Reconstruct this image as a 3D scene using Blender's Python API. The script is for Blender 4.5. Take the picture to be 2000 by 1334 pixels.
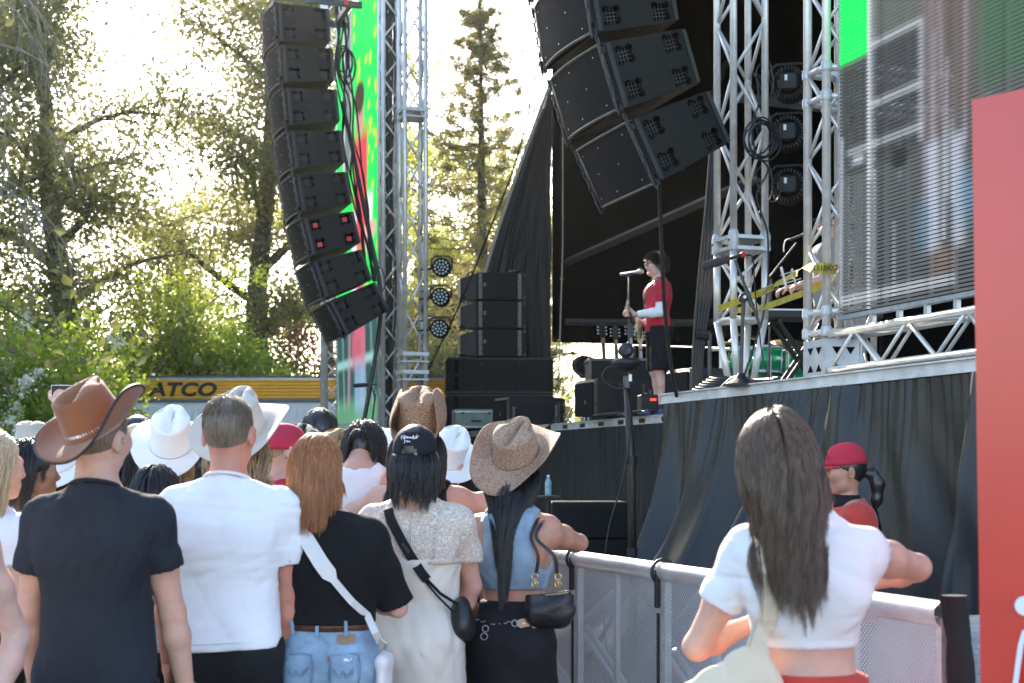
import bpy, math, random
import numpy as np
from math import sin, cos, pi, radians, sqrt, atan2
from mathutils import Vector, Matrix, Euler, Quaternion

for _o in list(bpy.data.objects):
    bpy.data.objects.remove(_o)
scene = bpy.context.scene
COL = scene.collection
rng = np.random.default_rng(7)
random.seed(7)

# ------------------------------------------------------------------ camera
CAMZ, FPX, HORZ = 1.55, 2777.8, 918.0
cam_data = bpy.data.cameras.new('camera')
cam_data.lens = 50.0
cam_data.sensor_width = 36.0
cam_data.shift_y = (HORZ - 667.0) / 2000.0
cam_data.clip_start = 0.05
cam_data.clip_end = 3000
cam_data.dof.use_dof = True
cam_data.dof.focus_distance = 8.0
cam_data.dof.aperture_fstop = 4.5
cam = bpy.data.objects.new('camera', cam_data)
COL.objects.link(cam)
cam.location = (0, 0, CAMZ)
cam.rotation_euler = (radians(90), 0, 0)
scene.camera = cam

# ------------------------------------------------------------------ light
SUN_EL, SUN_AZ = radians(29), radians(-14)      # azimuth from +Y towards +X
sun_dir = Vector((sin(SUN_AZ) * cos(SUN_EL), cos(SUN_AZ) * cos(SUN_EL), sin(SUN_EL)))
world = bpy.data.worlds.new('World')
scene.world = world
world.use_nodes = True
wn = world.node_tree
wn.nodes.clear()
sky = wn.nodes.new('ShaderNodeTexSky')
sky.sky_type = 'NISHITA'
sky.sun_disc = False
sky.sun_elevation = SUN_EL
sky.sun_rotation = SUN_AZ
sky.dust_density = 1.2
sky.ozone_density = 1.0
bg = wn.nodes.new('ShaderNodeBackground')
bg.inputs['Strength'].default_value = 0.15
wo = wn.nodes.new('ShaderNodeOutputWorld')
wn.links.new(sky.outputs[0], bg.inputs['Color'])
wn.links.new(bg.outputs[0], wo.inputs['Surface'])
sl = bpy.data.lights.new('sun', 'SUN')
sl.energy = 4.0
sl.angle = radians(0.6)
sl.color = (1.0, 0.90, 0.74)
sun = bpy.data.objects.new('sun', sl)
COL.objects.link(sun)
sun.rotation_euler = sun_dir.to_track_quat('Z', 'Y').to_euler()
sun.location = (-20, 30, 30)
scene.view_settings.view_transform = 'Standard'
scene.view_settings.look = 'None'
scene.view_settings.gamma = 1.0
scene.view_settings.exposure = 2.15
scene.view_settings.use_curve_mapping = False
scene.render.engine = 'CYCLES'
scene.cycles.use_denoising = True
scene.cycles.max_bounces = 6
scene.cycles.diffuse_bounces = 3
scene.cycles.glossy_bounces = 3
scene.cycles.transmission_bounces = 4
scene.cycles.transparent_max_bounces = 8
scene.cycles.sample_clamp_indirect = 6

# ------------------------------------------------------------------ frames
def P(x, y, d):
    """point seen at photo pixel (x, y) at depth d metres"""
    return Vector(((x - 1000) / FPX * d, d, CAMZ + (HORZ - y) / FPX * d))

SA = atan2(.3236, .9462)                 # stage yaw: local x = upstage, local y = along the stage away from us
BV, SV = Vector((cos(SA), sin(SA), 0)), Vector((-sin(SA), cos(SA), 0))
SO = Vector((1.70, 15.95, 0))
DECK = 2.17
def ST(k, t, z=0):
    return SO + BV * k + SV * t + Vector((0, 0, z))
def to_stage(p):
    r = Vector(p) - SO
    return Vector((r.dot(BV), r.dot(SV), r.z))
# ------------------------------------------------------------------ materials
MATS = {}
def node_mat(name):
    m = bpy.data.materials.new(name)
    m.use_nodes = True
    nt = m.node_tree
    nt.nodes.clear()
    out = nt.nodes.new('ShaderNodeOutputMaterial')
    pr = nt.nodes.new('ShaderNodeBsdfPrincipled')
    nt.links.new(pr.outputs[0], out.inputs['Surface'])
    MATS[name] = m
    return m, nt, pr, out

def mat(name, col, rough=.6, metal=0.0, var=.18, scale=18.0, bump=0.0, bscale=60.0, stretch=(1, 1, 1), sheen=0.0, spec=.5,
        sss=0.0, detail=4, hue=None, bdist=.004):
    """principled with noise in colour, roughness and fine relief"""
    if name in MATS:
        return MATS[name]
    m, nt, pr, out = node_mat(name)
    L = nt.links.new
    tc = nt.nodes.new('ShaderNodeTexCoord')
    mp = nt.nodes.new('ShaderNodeMapping')
    mp.inputs['Scale'].default_value = stretch
    L(tc.outputs['Object'], mp.inputs[0])
    nz = nt.nodes.new('ShaderNodeTexNoise')
    nz.inputs['Scale'].default_value = scale
    nz.inputs['Detail'].default_value = detail
    nz.inputs['Roughness'].default_value = .6
    L(mp.outputs[0], nz.inputs['Vector'])
    mx = nt.nodes.new('ShaderNodeMix')
    mx.data_type = 'RGBA'
    c2 = hue if hue else tuple(min(1, c * (1 + var)) for c in col)
    mx.inputs[6].default_value = (*[c * (1 - var) for c in col], 1)
    mx.inputs[7].default_value = (*c2, 1)
    mr = nt.nodes.new('ShaderNodeMapRange')
    mr.inputs[1].default_value = .32
    mr.inputs[2].default_value = .68
    L(nz.outputs[0], mr.inputs[0])
    L(mr.outputs[0], mx.inputs[0])
    L(mx.outputs[2], pr.inputs['Base Color'])
    m2 = nt.nodes.new('ShaderNodeMapRange')
    m2.inputs[1].default_value = .3
    m2.inputs[2].default_value = .7
    m2.inputs[3].default_value = max(.02, rough * .88)
    m2.inputs[4].default_value = min(1, rough * 1.12)
    L(nz.outputs[0], m2.inputs[0])
    L(m2.outputs[0], pr.inputs['Roughness'])
    pr.inputs['Metallic'].default_value = metal
    pr.inputs['Specular IOR Level'].default_value = spec
    if sheen:
        pr.inputs['Sheen Weight'].default_value = sheen
    if sss:
        pr.inputs['Subsurface Weight'].default_value = sss
        pr.inputs['Subsurface Radius'].default_value = (.012, .004, .002)
        pr.inputs['Subsurface Scale'].default_value = 1.0
    if bump:
        n2 = nt.nodes.new('ShaderNodeTexNoise')
        n2.inputs['Scale'].default_value = bscale
        n2.inputs['Detail'].default_value = 3
        L(mp.outputs[0], n2.inputs['Vector'])
        bp = nt.nodes.new('ShaderNodeBump')
        bp.inputs['Strength'].default_value = bump
        bp.inputs['Distance'].default_value = bdist
        L(n2.outputs[0], bp.inputs['Height'])
        L(bp.outputs[0], pr.inputs['Normal'])
    return m

def attr_mat(name, rough=.6, emit=0.0, base=1.0, bump=0.0, bscale=300, sheen=0.0):
    """colour read from the mesh's own 'Col' attribute (prints, screens, weave)"""
    if name in MATS:
        return MATS[name]
    m, nt, pr, out = node_mat(name)
    at = nt.nodes.new('ShaderNodeAttribute')
    at.attribute_name = 'Col'
    if emit:
        pr.inputs['Base Color'].default_value = (.01, .01, .01, 1)
        nt.links.new(at.outputs['Color'], pr.inputs['Emission Color'])
        pr.inputs['Emission Strength'].default_value = emit
        pr.inputs['Specular IOR Level'].default_value = .04
    else:
        nt.links.new(at.outputs['Color'], pr.inputs['Base Color'])
    pr.inputs['Roughness'].default_value = rough
    if sheen:
        pr.inputs['Sheen Weight'].default_value = sheen
    if bump:
        tc = nt.nodes.new('ShaderNodeTexCoord')
        n2 = nt.nodes.new('ShaderNodeTexNoise')
        n2.inputs['Scale'].default_value = bscale
        nt.links.new(tc.outputs['Object'], n2.inputs['Vector'])
        bp = nt.nodes.new('ShaderNodeBump')
        bp.inputs['Strength'].default_value = bump
        bp.inputs['Distance'].default_value = .003
        nt.links.new(n2.outputs[0], bp.inputs['Height'])
        nt.links.new(bp.outputs[0], pr.inputs['Normal'])
    return m

def emit_mat(name, col, strength):
    if name in MATS:
        return MATS[name]
    m, nt, pr, out = node_mat(name)
    pr.inputs['Base Color'].default_value = (*col, 1)
    pr.inputs['Emission Color'].default_value = (*col, 1)
    pr.inputs['Emission Strength'].default_value = strength
    return m

# ------------------------------------------------------------------ objects
def link(o, parent=None):
    COL.objects.link(o)
    if parent is not None:
        o.parent = parent
    return o

def raw_mesh(name, V, F, smooth=False, cols=None):
    """V (n,3) array, F list of arrays of equal-sized faces or one array"""
    me = bpy.data.meshes.new(name)
    V = np.asarray(V, dtype=np.float32).reshape(-1, 3)
    fl = F if isinstance(F, list) and len(F) and isinstance(F[0], np.ndarray) and F[0].ndim == 2 else None
    if fl is None and isinstance(F, np.ndarray):
        fl = [F]
    if fl is not None:
        loops = np.concatenate([f.ravel() for f in fl]).astype(np.int32)
        tot = np.concatenate([np.full(len(f), f.shape[1], dtype=np.int32) for f in fl])
    else:
        loops = np.array([i for f in F for i in f], dtype=np.int32)
        tot = np.array([len(f) for f in F], dtype=np.int32)
    me.vertices.add(len(V))
    me.vertices.foreach_set('co', V.ravel())
    me.loops.add(len(loops))
    me.loops.foreach_set('vertex_index', loops)
    me.polygons.add(len(tot))
    st = np.zeros(len(tot), dtype=np.int32)
    if len(tot) > 1:
        st[1:] = np.cumsum(tot)[:-1]
    me.polygons.foreach_set('loop_start', st)
    me.polygons.foreach_set('loop_total', tot)
    if cols is not None:
        a = me.attributes.new('Col', 'FLOAT_COLOR', 'POINT')
        c4 = np.ones((len(V), 4), dtype=np.float32)
        c4[:, :3] = cols
        a.data.foreach_set('color', c4.ravel())
    me.update(calc_edges=True)
    me.validate()
    me.polygons.foreach_set('use_smooth', np.full(len(me.polygons), bool(smooth)))
    return me

def tag(o, label=None, cat=None, group=None, kind=None):
    if label: o['label'] = label
    if cat: o['category'] = cat
    if group: o['group'] = group
    if kind: o['kind'] = kind
    return o

def obj_from(name, me, m, parent=None):
    o = bpy.data.objects.new(name, me)
    if m is not None and not me.materials:
        me.materials.append(m)
    return link(o, parent)

def thing(name, label, cat, loc=(0, 0, 0), rotz=0, group=None):
    o = bpy.data.objects.new(name, None)
    o.empty_display_size = .1
    link(o)
    o.location = loc
    o.rotation_euler = (0, 0, rotz)
    return tag(o, label, cat, group)

def copy_tree(o, parent=None):
    c = o.copy()
    link(c)
    if parent is not None:
        c.parent = parent
    for ch in o.children:
        copy_tree(ch, c)
    return c

class MB:
    """collects boxes, tubes, lathes, grids into ONE mesh"""
    def __init__(s):
        s.v, s.f, s.n, s.fr = [], [], 0, []
    def add(s, V, F):
        V = np.asarray(V, dtype=float).reshape(-1, 3)
        s.v.append(V)
        s.fr.append((s.n, len(s.f)))
        s.f.extend([tuple(i + s.n for i in f) for f in F])
        s.n += len(V)
        return s
    def box(s, c, size, R=None, bev=0.0):
        hx, hy, hz = [q / 2 for q in size]
        if bev > 0:
            b = min(bev, hx * .9, hy * .9, hz * .9)
            V = []
            for sx in (-1, 1):
                for sy in (-1, 1):
                    for sz in (-1, 1):
                        V += [(sx * hx, sy * (hy - b), sz * (hz - b)), (sx * (hx - b), sy * hy, sz * (hz - b)), (sx * (hx - b), sy * (hy - b), sz * hz)]
            ix = lambda sx, sy, sz, a: (((sx > 0) * 4 + (sy > 0) * 2 + (sz > 0)) * 3 + a)
            F = []
            for q in (-1, 1):
                a = [ix(q, -1, -1, 0), ix(q, 1, -1, 0), ix(q, 1, 1, 0), ix(q, -1, 1, 0)]
                F.append(a if q > 0 else a[::-1])
                a = [ix(-1, q, -1, 1), ix(-1, q, 1, 1), ix(1, q, 1, 1), ix(1, q, -1, 1)]
                F.append(a if q > 0 else a[::-1])
                a = [ix(-1, -1, q, 2), ix(1, -1, q, 2), ix(1, 1, q, 2), ix(-1, 1, q, 2)]
                F.append(a if q > 0 else a[::-1])
            for p in (-1, 1):
                for q in (-1, 1):
                    F.append([ix(p, q, -1, 0), ix(p, q, 1, 0), ix(p, q, 1, 1), ix(p, q, -1, 1)][::(-1 if p * q > 0 else 1)][::-1])
                    F.append([ix(p, -1, q, 0), ix(p, 1, q, 0), ix(p, 1, q, 2), ix(p, -1, q, 2)][::(1 if p * q > 0 else -1)][::-1])
                    F.append([ix(-1, p, q, 1), ix(1, p, q, 1), ix(1, p, q, 2), ix(-1, p, q, 2)][::(-1 if p * q > 0 else 1)][::-1])
                    for r in (-1, 1):
                        F.append([ix(p, q, r, 0), ix(p, q, r, 1), ix(p, q, r, 2)][::(1 if p * q * r > 0 else -1)])
        else:
            V = [(x, y, z) for x in (-hx, hx) for y in (-hy, hy) for z in (-hz, hz)]
            F = [(0, 1, 3, 2), (4, 6, 7, 5), (0, 4, 5, 1), (2, 3, 7, 6), (0, 2, 6, 4), (1, 5, 7, 3)]
        V = np.array(V)
        if R is not None:
            V = V @ np.array(R.to_3x3() if hasattr(R, 'to_3x3') else R).T
        return s.add(V + np.array(c), F)
    def tube(s, p0, p1, r, n=8, r1=None, caps=True):
        return s.path([p0, p1], [r, r if r1 is None else r1], n, caps)
    def path(s, pts, r, n=6, caps=True):
        pts = [Vector(p) for p in pts]
        rs = r if isinstance(r, (list, tuple)) else [r] * len(pts)
        V, F = [], []
        up = None
        for i, p in enumerate(pts):
            a = pts[max(0, i - 1)]
            b = pts[min(len(pts) - 1, i + 1)]
            t = (b - a)
            if t.length < 1e-9: t = Vector((0, 0, 1))
            t.normalize()
            if up is None:
                up = Vector((0, 0, 1)) if abs(t.z) < .9 else Vector((1, 0, 0))
            x = t.cross(up)
            if x.length < 1e-6:
                x = t.cross(Vector((0, 1, .1)))
            x.normalize()
            y = x.cross(t).normalized()
            up = y
            for j in range(n):
                an = 2 * pi * j / n
                V.append(p + (x * cos(an) + y * sin(an)) * rs[i])
        for i in range(len(pts) - 1):
            for j in range(n):
                F.append((i * n + j, (i + 1) * n + j, (i + 1) * n + (j + 1) % n, i * n + (j + 1) % n))
        if caps:
            F.append(tuple(range(n)))
            F.append(tuple((len(pts) - 1) * n + j for j in reversed(range(n))))
        return s.add([tuple(v) for v in V], F)
    def ribbon(s, pts, normals, w, th=.003):
        """flat strap along pts, width w across, thickness along the normals"""
        pts = [Vector(p) for p in pts]
        V, F = [], []
        for i, p in enumerate(pts):
            t = (pts[min(len(pts) - 1, i + 1)] - pts[max(0, i - 1)]).normalized()
            nn = Vector(normals[i]).normalized()
            x = t.cross(nn).normalized()
            ww = w[i] if isinstance(w, (list, tuple)) else w
            for a, b in ((-1, 0), (1, 0), (1, 1), (-1, 1)):
                V.append(p + x * (a * ww / 2) + nn * (b * th))
        m = len(pts)
        for i in range(m - 1):
            for j in range(4):
                F.append((i * 4 + j, i * 4 + (j + 1) % 4, (i + 1) * 4 + (j + 1) % 4, (i + 1) * 4 + j))
        F.append((3, 2, 1, 0))
        F.append(tuple((m - 1) * 4 + j for j in range(4)))
        return s.add([tuple(v) for v in V], F)
    def lathe(s, prof, n=20, c=(0, 0, 0), axis='z', R=None, caps=True):
        V, F = [], []
        for r, z in prof:
            for j in range(n):
                an = 2 * pi * j / n
                V.append((r * cos(an), r * sin(an), z))
        for i in range(len(prof) - 1):
            for j in range(n):
                F.append((i * n + j, i * n + (j + 1) % n, (i + 1) * n + (j + 1) % n, (i + 1) * n + j))
        if caps:
            F.append(tuple(reversed(range(n))))
            F.append(tuple((len(prof) - 1) * n + j for j in range(n)))
        V = np.array(V)
        if R is not None:
            V = V @ np.array(R.to_3x3() if hasattr(R, 'to_3x3') else R).T
        return s.add(V + np.array(c), F)
    def prism(s, poly, y0, y1, frame=None):
        """poly in (x, z), extruded y0..y1"""
        n = len(poly)
        V = [(x, y0, z) for x, z in poly] + [(x, y1, z) for x, z in poly]
        F = [tuple(range(n)), tuple(reversed(range(n, 2 * n)))]
        F += [(i, n + i, n + (i + 1) % n, (i + 1) % n) for i in range(n)]
        if frame is not None:
            V = [tuple(frame @ Vector(v)) for v in V]
        return s.add(V, F)
    def grid(s, fn, nu, nv, closed_u=False):
        V = [fn(i / (nu if closed_u else nu - 1), j / (nv - 1)) for j in range(nv) for i in range(nu)]
        F = []
        for j in range(nv - 1):
            for i in range(nu if closed_u else nu - 1):
                F.append((j * nu + i, j * nu + (i + 1) % nu, (j + 1) * nu + (i + 1) % nu, (j + 1) * nu + i))
        return s.add([tuple(v) for v in V], F)
    def build_each(s, name, m, parent=None, smooth=False):
        """every primitive an object of its own"""
        o = None
        for i, (v0, f0) in enumerate(s.fr):
            f1 = s.fr[i + 1][1] if i + 1 < len(s.fr) else len(s.f)
            o = obj_from(name, raw_mesh(name, s.v[i], [tuple(k - v0 for k in f) for f in s.f[f0:f1]], smooth), m, parent)
        return o
    def build_stuff(s, name, m, parent=None, smooth=False):
        o = s.build(name, m, parent, smooth)
        o['kind'] = 'stuff'
        return o
    def build(s, name, m, parent=None, smooth=False, autosmooth=None):
        V = np.concatenate(s.v) if s.v else np.zeros((0, 3))
        me = raw_mesh(name, V, s.f, smooth)
        if autosmooth is not None:
            me.polygons.foreach_set('use_smooth', np.ones(len(me.polygons), dtype=bool))
            try:
                me.set_sharp_from_angle(angle=radians(autosmooth))
            except Exception:
                pass
        return obj_from(name, me, m, parent)

def rotz(a): return Matrix.Rotation(a, 3, 'Z')
def rotx(a): return Matrix.Rotation(a, 3, 'X')
def roty(a): return Matrix.Rotation(a, 3, 'Y')

def text_obj(txt, size, m, name='lettering', extrude=.002, shear=0.0, bold=0.0, parent=None, align='CENTER', space=1.0):
    """built-in font lettering as a mesh lying in local xy"""
    cu = bpy.data.curves.new(name, 'FONT')
    cu.body = txt
    cu.size = size
    cu.extrude = extrude
    cu.shear = shear
    cu.offset = bold
    cu.align_x = align
    cu.align_y = 'CENTER'
    cu.space_character = space
    cu.resolution_u = 3
    tmp = bpy.data.objects.new(name + '_tmp', cu)
    COL.objects.link(tmp)
    dg = bpy.context.evaluated_depsgraph_get()
    dg.update()
    me = bpy.data.meshes.new_from_object(tmp.evaluated_get(dg))
    me.name = name
    bpy.data.objects.remove(tmp)
    bpy.data.curves.remove(cu)
    me.materials.clear()
    return obj_from(name, me, m, parent)

def sag(p0, p1, drop, n=14):
    p0, p1 = Vector(p0), Vector(p1)
    return [p0.lerp(p1, i / n) - Vector((0, 0, 4 * drop * (i / n) * (1 - i / n))) for i in range(n + 1)]

def smooth_path(pts, n=6):
    """Catmull-Rom through pts"""
    pts = [Vector(p) for p in pts]
    q = [pts[0] * 2 - pts[1]] + pts + [pts[-1] * 2 - pts[-2]]
    out = []
    for i in range(1, len(q) - 2):
        a, b, c, d = q[i - 1], q[i], q[i + 1], q[i + 2]
        for k in range(n):
            t = k / n
            out.append(.5 * ((2 * b) + (c - a) * t + (2 * a - 5 * b + 4 * c - d) * t * t + (3 * b - a - 3 * c + d) * t ** 3))
    out.append(pts[-1])
    return out

# shared materials
m_alu = mat('brushed_aluminium', (.72, .70, .66), .36, .4, var=.12, scale=9, bump=.15, bscale=40)
m_alu2 = mat('dull_aluminium', (.5, .51, .53), .45, .4, var=.18, scale=7, bump=.2, bscale=30)
m_black = mat('black_paint', (.012, .012, .013), .55, var=.25, scale=25, bump=.25, bscale=180)
m_cab = mat('cabinet_black', (.010, .0108, .0108), .6, var=.25, scale=14, bump=.4, bscale=260, spec=.22)
m_cab2 = mat('cabinet_charcoal', (.019, .020, .022), .6, var=.2, scale=14, bump=.3, bscale=260)
m_edge = mat('worn_cabinet_edge', (.11, .10, .088), .5, .3, var=.4, scale=20)
m_rubber = mat('cable_rubber', (.012, .012, .013), .45, var=.2, scale=30)
m_steel = mat('galvanised_steel', (.45, .46, .48), .4, .8, var=.2, scale=12)
m_dsteel = mat('dark_steel', (.06, .06, .065), .4, .6, var=.3, scale=20)
m_white = mat('white_print', (.8, .8, .8), .6, var=.04)
# ------------------------------------------------------------------ implicit-surface body and cloth modelling
def cone(a, b, ra, rb, k=.03): return ('cone', np.array(a, float), np.array(b, float), ra, rb, k)
def ell(c, r, k=.04, R=None): return ('ell', np.array(c, float), np.array(r, float), R, None, k)
def loft(rows, k=.02): return ('loft', np.array(rows, float), None, None, None, k)      # z, rx, ry, cx, cy

def prim_box(p):
    if p[0] == 'cone':
        r = max(p[3], p[4])
        return np.minimum(p[1], p[2]) - r, np.maximum(p[1], p[2]) + r
    if p[0] == 'ell':
        r = p[2] if p[3] is None else np.full(3, p[2].max())
        return p[1] - r, p[1] + r
    w = p[1]
    return (np.array([(w[:, 3] - w[:, 1]).min(), (w[:, 4] - w[:, 2]).min(), w[:, 0].min()]),
            np.array([(w[:, 3] + w[:, 1]).max(), (w[:, 4] + w[:, 2]).max(), w[:, 0].max()]))

def prim_eval(p, X, Y, Z):
    if p[0] == 'cone':
        a, b, ra, rb = p[1:5]
        ba = b - a
        L2 = max(1e-9, ba @ ba)
        t = np.clip(((X - a[0]) * ba[0] + (Y - a[1]) * ba[1] + (Z - a[2]) * ba[2]) / L2, 0, 1)
        return np.sqrt((X - a[0] - t * ba[0]) ** 2 + (Y - a[1] - t * ba[1]) ** 2 + (Z - a[2] - t * ba[2]) ** 2) - (ra + t * (rb - ra))
    if p[0] == 'ell':
        c, r = p[1], p[2]
        x, y, z = X - c[0], Y - c[1], Z - c[2]
        if p[3] is not None:
            R = np.array(p[3]).T
            x, y, z = (R[0, 0] * x + R[0, 1] * y + R[0, 2] * z, R[1, 0] * x + R[1, 1] * y + R[1, 2] * z, R[2, 0] * x + R[2, 1] * y + R[2, 2] * z)
        k0 = np.sqrt((x / r[0]) ** 2 + (y / r[1]) ** 2 + (z / r[2]) ** 2)
        k1 = np.sqrt((x / r[0] ** 2) ** 2 + (y / r[1] ** 2) ** 2 + (z / r[2] ** 2) ** 2) + 1e-9
        return k0 * (k0 - 1) / k1
    w = p[1]
    zz = Z
    f = lambda i: np.interp(zz, w[:, 0], w[:, i])
    rx, ry, cx, cy = f(1), f(2), f(3), f(4)
    d = (np.sqrt(((X - cx) / rx) ** 2 + ((Y - cy) / ry) ** 2) - 1) * np.minimum(rx, ry)
    return np.maximum(d, np.maximum(w[0, 0] - zz, zz - w[-1, 0]))

class Field:
    def __init__(s, lo, hi, h):
        s.lo, s.h = np.array(lo, float), h
        s.n = np.maximum(4, np.ceil((np.array(hi) - s.lo) / h).astype(int) + 1)
        s.v = np.full(tuple(s.n), 1.0, dtype=np.float32)
        s.ax = [s.lo[i] + h * np.arange(s.n[i]) for i in range(3)]
    def slab(s, lo, hi):
        i0 = np.clip(np.floor((lo - s.lo) / s.h).astype(int), 0, s.n)
        i1 = np.clip(np.ceil((hi - s.lo) / s.h).astype(int) + 1, 0, s.n)
        sl = tuple(slice(a, b) for a, b in zip(i0, i1))
        return sl, s.ax[0][sl[0]][:, None, None], s.ax[1][sl[1]][None, :, None], s.ax[2][sl[2]][None, None, :]
    def add(s, p, e=0.0, k=None):
        k = p[5] if k is None else k
        lo, hi = prim_box(p)
        m = e + k + 2.5 * s.h
        sl, X, Y, Z = s.slab(lo - m, hi + m)
        if min(q.stop - q.start for q in sl) <= 0: return s
        d = prim_eval(p, X, Y, Z).astype(np.float32) - e
        a = s.v[sl]
        hh = np.maximum(k - np.abs(a - d), 0) / max(k, 1e-6)
        s.v[sl] = np.minimum(a, d) - hh * hh * k / 4
        return s
    def sub(s, p, e=0.0, k=.012):
        lo, hi = prim_box(p)
        m = e + k + 2.5 * s.h
        sl, X, Y, Z = s.slab(lo - m, hi + m)
        if min(q.stop - q.start for q in sl) <= 0: return s
        a, b = s.v[sl], -(prim_eval(p, X, Y, Z).astype(np.float32) - e)
        hh = np.maximum(k - np.abs(a - b), 0) / max(k, 1e-6)
        s.v[sl] = np.maximum(a, b) + hh * hh * k / 4
        return s
    def cut(s, pt, nrm, lim=None):
        """remove the side the normal points to (optionally only inside a box)"""
        nrm = np.array(nrm, float) / np.linalg.norm(nrm)
        if lim is None:
            sl, X, Y, Z = s.slab(s.lo, s.lo + s.h * s.n)
        else:
            sl, X, Y, Z = s.slab(np.array(lim[0]), np.array(lim[1]))
        d = (X - pt[0]) * nrm[0] + (Y - pt[1]) * nrm[1] + (Z - pt[2]) * nrm[2]
        s.v[sl] = np.maximum(s.v[sl], d.astype(np.float32))
        return s
    def folds(s, layers, seed=0):
        """layers: (amp, kx, kz, sharp); wrinkled cloth as true relief"""
        r = np.random.default_rng(seed)
        m = np.abs(s.v) < .045
        ii = np.argwhere(m)
        p = s.lo + ii * s.h
        add = np.zeros(len(ii))
        for amp, kx, kz, sharp in layers:
            for q in range(3):
                th = r.normal(0, .35)
                ph = r.uniform(0, 6.28, 4)
                fx, fz = kx * r.uniform(.7, 1.35), kz * r.uniform(.6, 1.4)
                u = p[:, 0] * cos(th) + p[:, 1] * (.6 + .3 * q) * (1 if q != 1 else -1) + p[:, 2] * sin(th)
                w = 1.3 * np.sin(fz * .9 * p[:, 2] + ph[1] + 3 * p[:, 0]) + .8 * np.sin(5 * p[:, 0] + 9 * p[:, 2] + ph[2])
                g = np.sin(fx * u + fz * p[:, 2] * (1 if q % 2 else -1) + w + ph[0])
                if sharp: g = (1 - np.abs(g)) ** 1.6 * 1.5 - .5
                gate = .55 + .45 * np.sin(4.2 * p[:, 0] + ph[3] + 5.1 * p[:, 2] + 2 * q)
                add += amp * g * gate / 1.6
        s.v[m] += add.astype(np.float32)
        return s
    def mesh(s):
        v = s.v
        s.v[0], s.v[-1], s.v[:, 0], s.v[:, -1], s.v[:, :, 0], s.v[:, :, -1] = 1, 1, 1, 1, 1, 1
        b = (v < 0)
        cnt = np.zeros(tuple(np.array(v.shape) - 1), dtype=np.int8)
        cor = [(i, j, k) for i in (0, 1) for j in (0, 1) for k in (0, 1)]
        for i, j, k in cor:
            cnt += b[i:b.shape[0] - 1 + i, j:b.shape[1] - 1 + j, k:b.shape[2] - 1 + k]
        act = (cnt > 0) & (cnt < 8)
        ijk = np.argwhere(act)
        idx = np.full(act.shape, -1, dtype=np.int32)
        idx[act] = np.arange(len(ijk))
        cv = np.stack([v[ijk[:, 0] + i, ijk[:, 1] + j, ijk[:, 2] + k] for i, j, k in cor], 1)
        acc, wt = np.zeros((len(ijk), 3)), np.zeros(len(ijk))
        for a in range(8):
            for q in range(3):
                if cor[a][q]: continue
                c2 = list(cor[a]); c2[q] = 1
                bb = cor.index(tuple(c2))
                va, vb = cv[:, a], cv[:, bb]
                m = (va < 0) != (vb < 0)
                t = va[m] / (va[m] - vb[m])
                pos = np.tile(np.array(cor[a], float), (m.sum(), 1))
                pos[:, q] += t
                acc[m] += pos
                wt[m] += 1
        V = s.lo + s.h * (ijk + acc / wt[:, None])
        F = []
        for q in range(3):
            sl0 = [slice(None)] * 3; sl1 = [slice(None)] * 3
            sl0[q], sl1[q] = slice(0, -1), slice(1, None)
            ch = b[tuple(sl0)] != b[tuple(sl1)]
            e = np.argwhere(ch)
            u, w = (q + 1) % 3, (q + 2) % 3
            ok = (e[:, u] > 0) & (e[:, w] > 0) & (e[:, u] < v.shape[u] - 1) & (e[:, w] < v.shape[w] - 1)
            e = e[ok]
            ins = b[e[:, 0], e[:, 1], e[:, 2]]
            def c(du, dw):
                g = e.copy(); g[:, u] -= du; g[:, w] -= dw
                return idx[g[:, 0], g[:, 1], g[:, 2]]
            quad = np.stack([c(1, 1), c(0, 1), c(0, 0), c(1, 0)], 1)
            quad[~ins] = quad[~ins][:, ::-1]
            F.append(quad)
        F = np.concatenate(F)
        F = F[(F >= 0).all(1)]
        return V, F

def field_for(prims, h, e=.03):
    lo = np.min([prim_box(p)[0] for p in prims], 0) - e - 3 * h
    hi = np.max([prim_box(p)[1] for p in prims], 0) + e + 3 * h
    return Field(lo, hi, h)

def solid(prims, h, e=0.0):
    f = field_for(prims, h, e + .01)
    for p in prims: f.add(p, e)
    return f.mesh()

# --------------------------------------------------------------- hands: palm, four unequal bent fingers, thumb from the palm's side
HANDS = {}
def hand_mesh(curl, mirror, spread=.0, h=.0042):
    key = (curl, mirror, spread)
    if key in HANDS: return HANDS[key]
    pr = [cone((0, -.03, 0), (0, .015, 0), .024, .026, .012), ell((0, .05, 0), (.040, .052, .015), .015),
          ell((-.02, .04, -.006), (.016, .035, .014), .012), ell((.022, .032, -.008), (.017, .03, .015), .012)]
    for x, L, r, a in ((.029, .072, .0088, .06), (.0098, .082, .0092, .015), (-.0098, .076, .0088, -.03), (-.028, .06, .0078, -.09)):
        p = np.array((x, .088 - abs(x) * .25, -.001))
        ang = 0
        yaw = a * (1 + spread * 5)
        for f, c, rr in ((.45, .75, 1), (.30, 1.0, .93), (.25, .7, .84)):
            ang += curl * c
            dv = np.array((sin(yaw) * cos(ang), cos(ang) * cos(yaw), -sin(ang)))
            q = p + dv * L * f
            pr.append(cone(p, q, r * rr, r * rr * .94, .004))
            p = q
    p = np.array((.03, .025, -.006))
    for dv, L, r in (((.75, .62, -.25), .042, .0115), ((.45, .82, -.35 - .3 * curl), .032, .0098), ((.18, .9, -.4 - .4 * curl), .026, .0085)):
        dv = np.array(dv) / np.linalg.norm(dv)
        q = p + dv * L
        pr.append(cone(p, q, r, r * .93, .005))
        p = q
    V, F = solid(pr, h)
    if mirror:
        V = V * np.array((1, 1, -1)); F = F[:, ::-1]
    HANDS[key] = (V, F)
    return V, F

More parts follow.
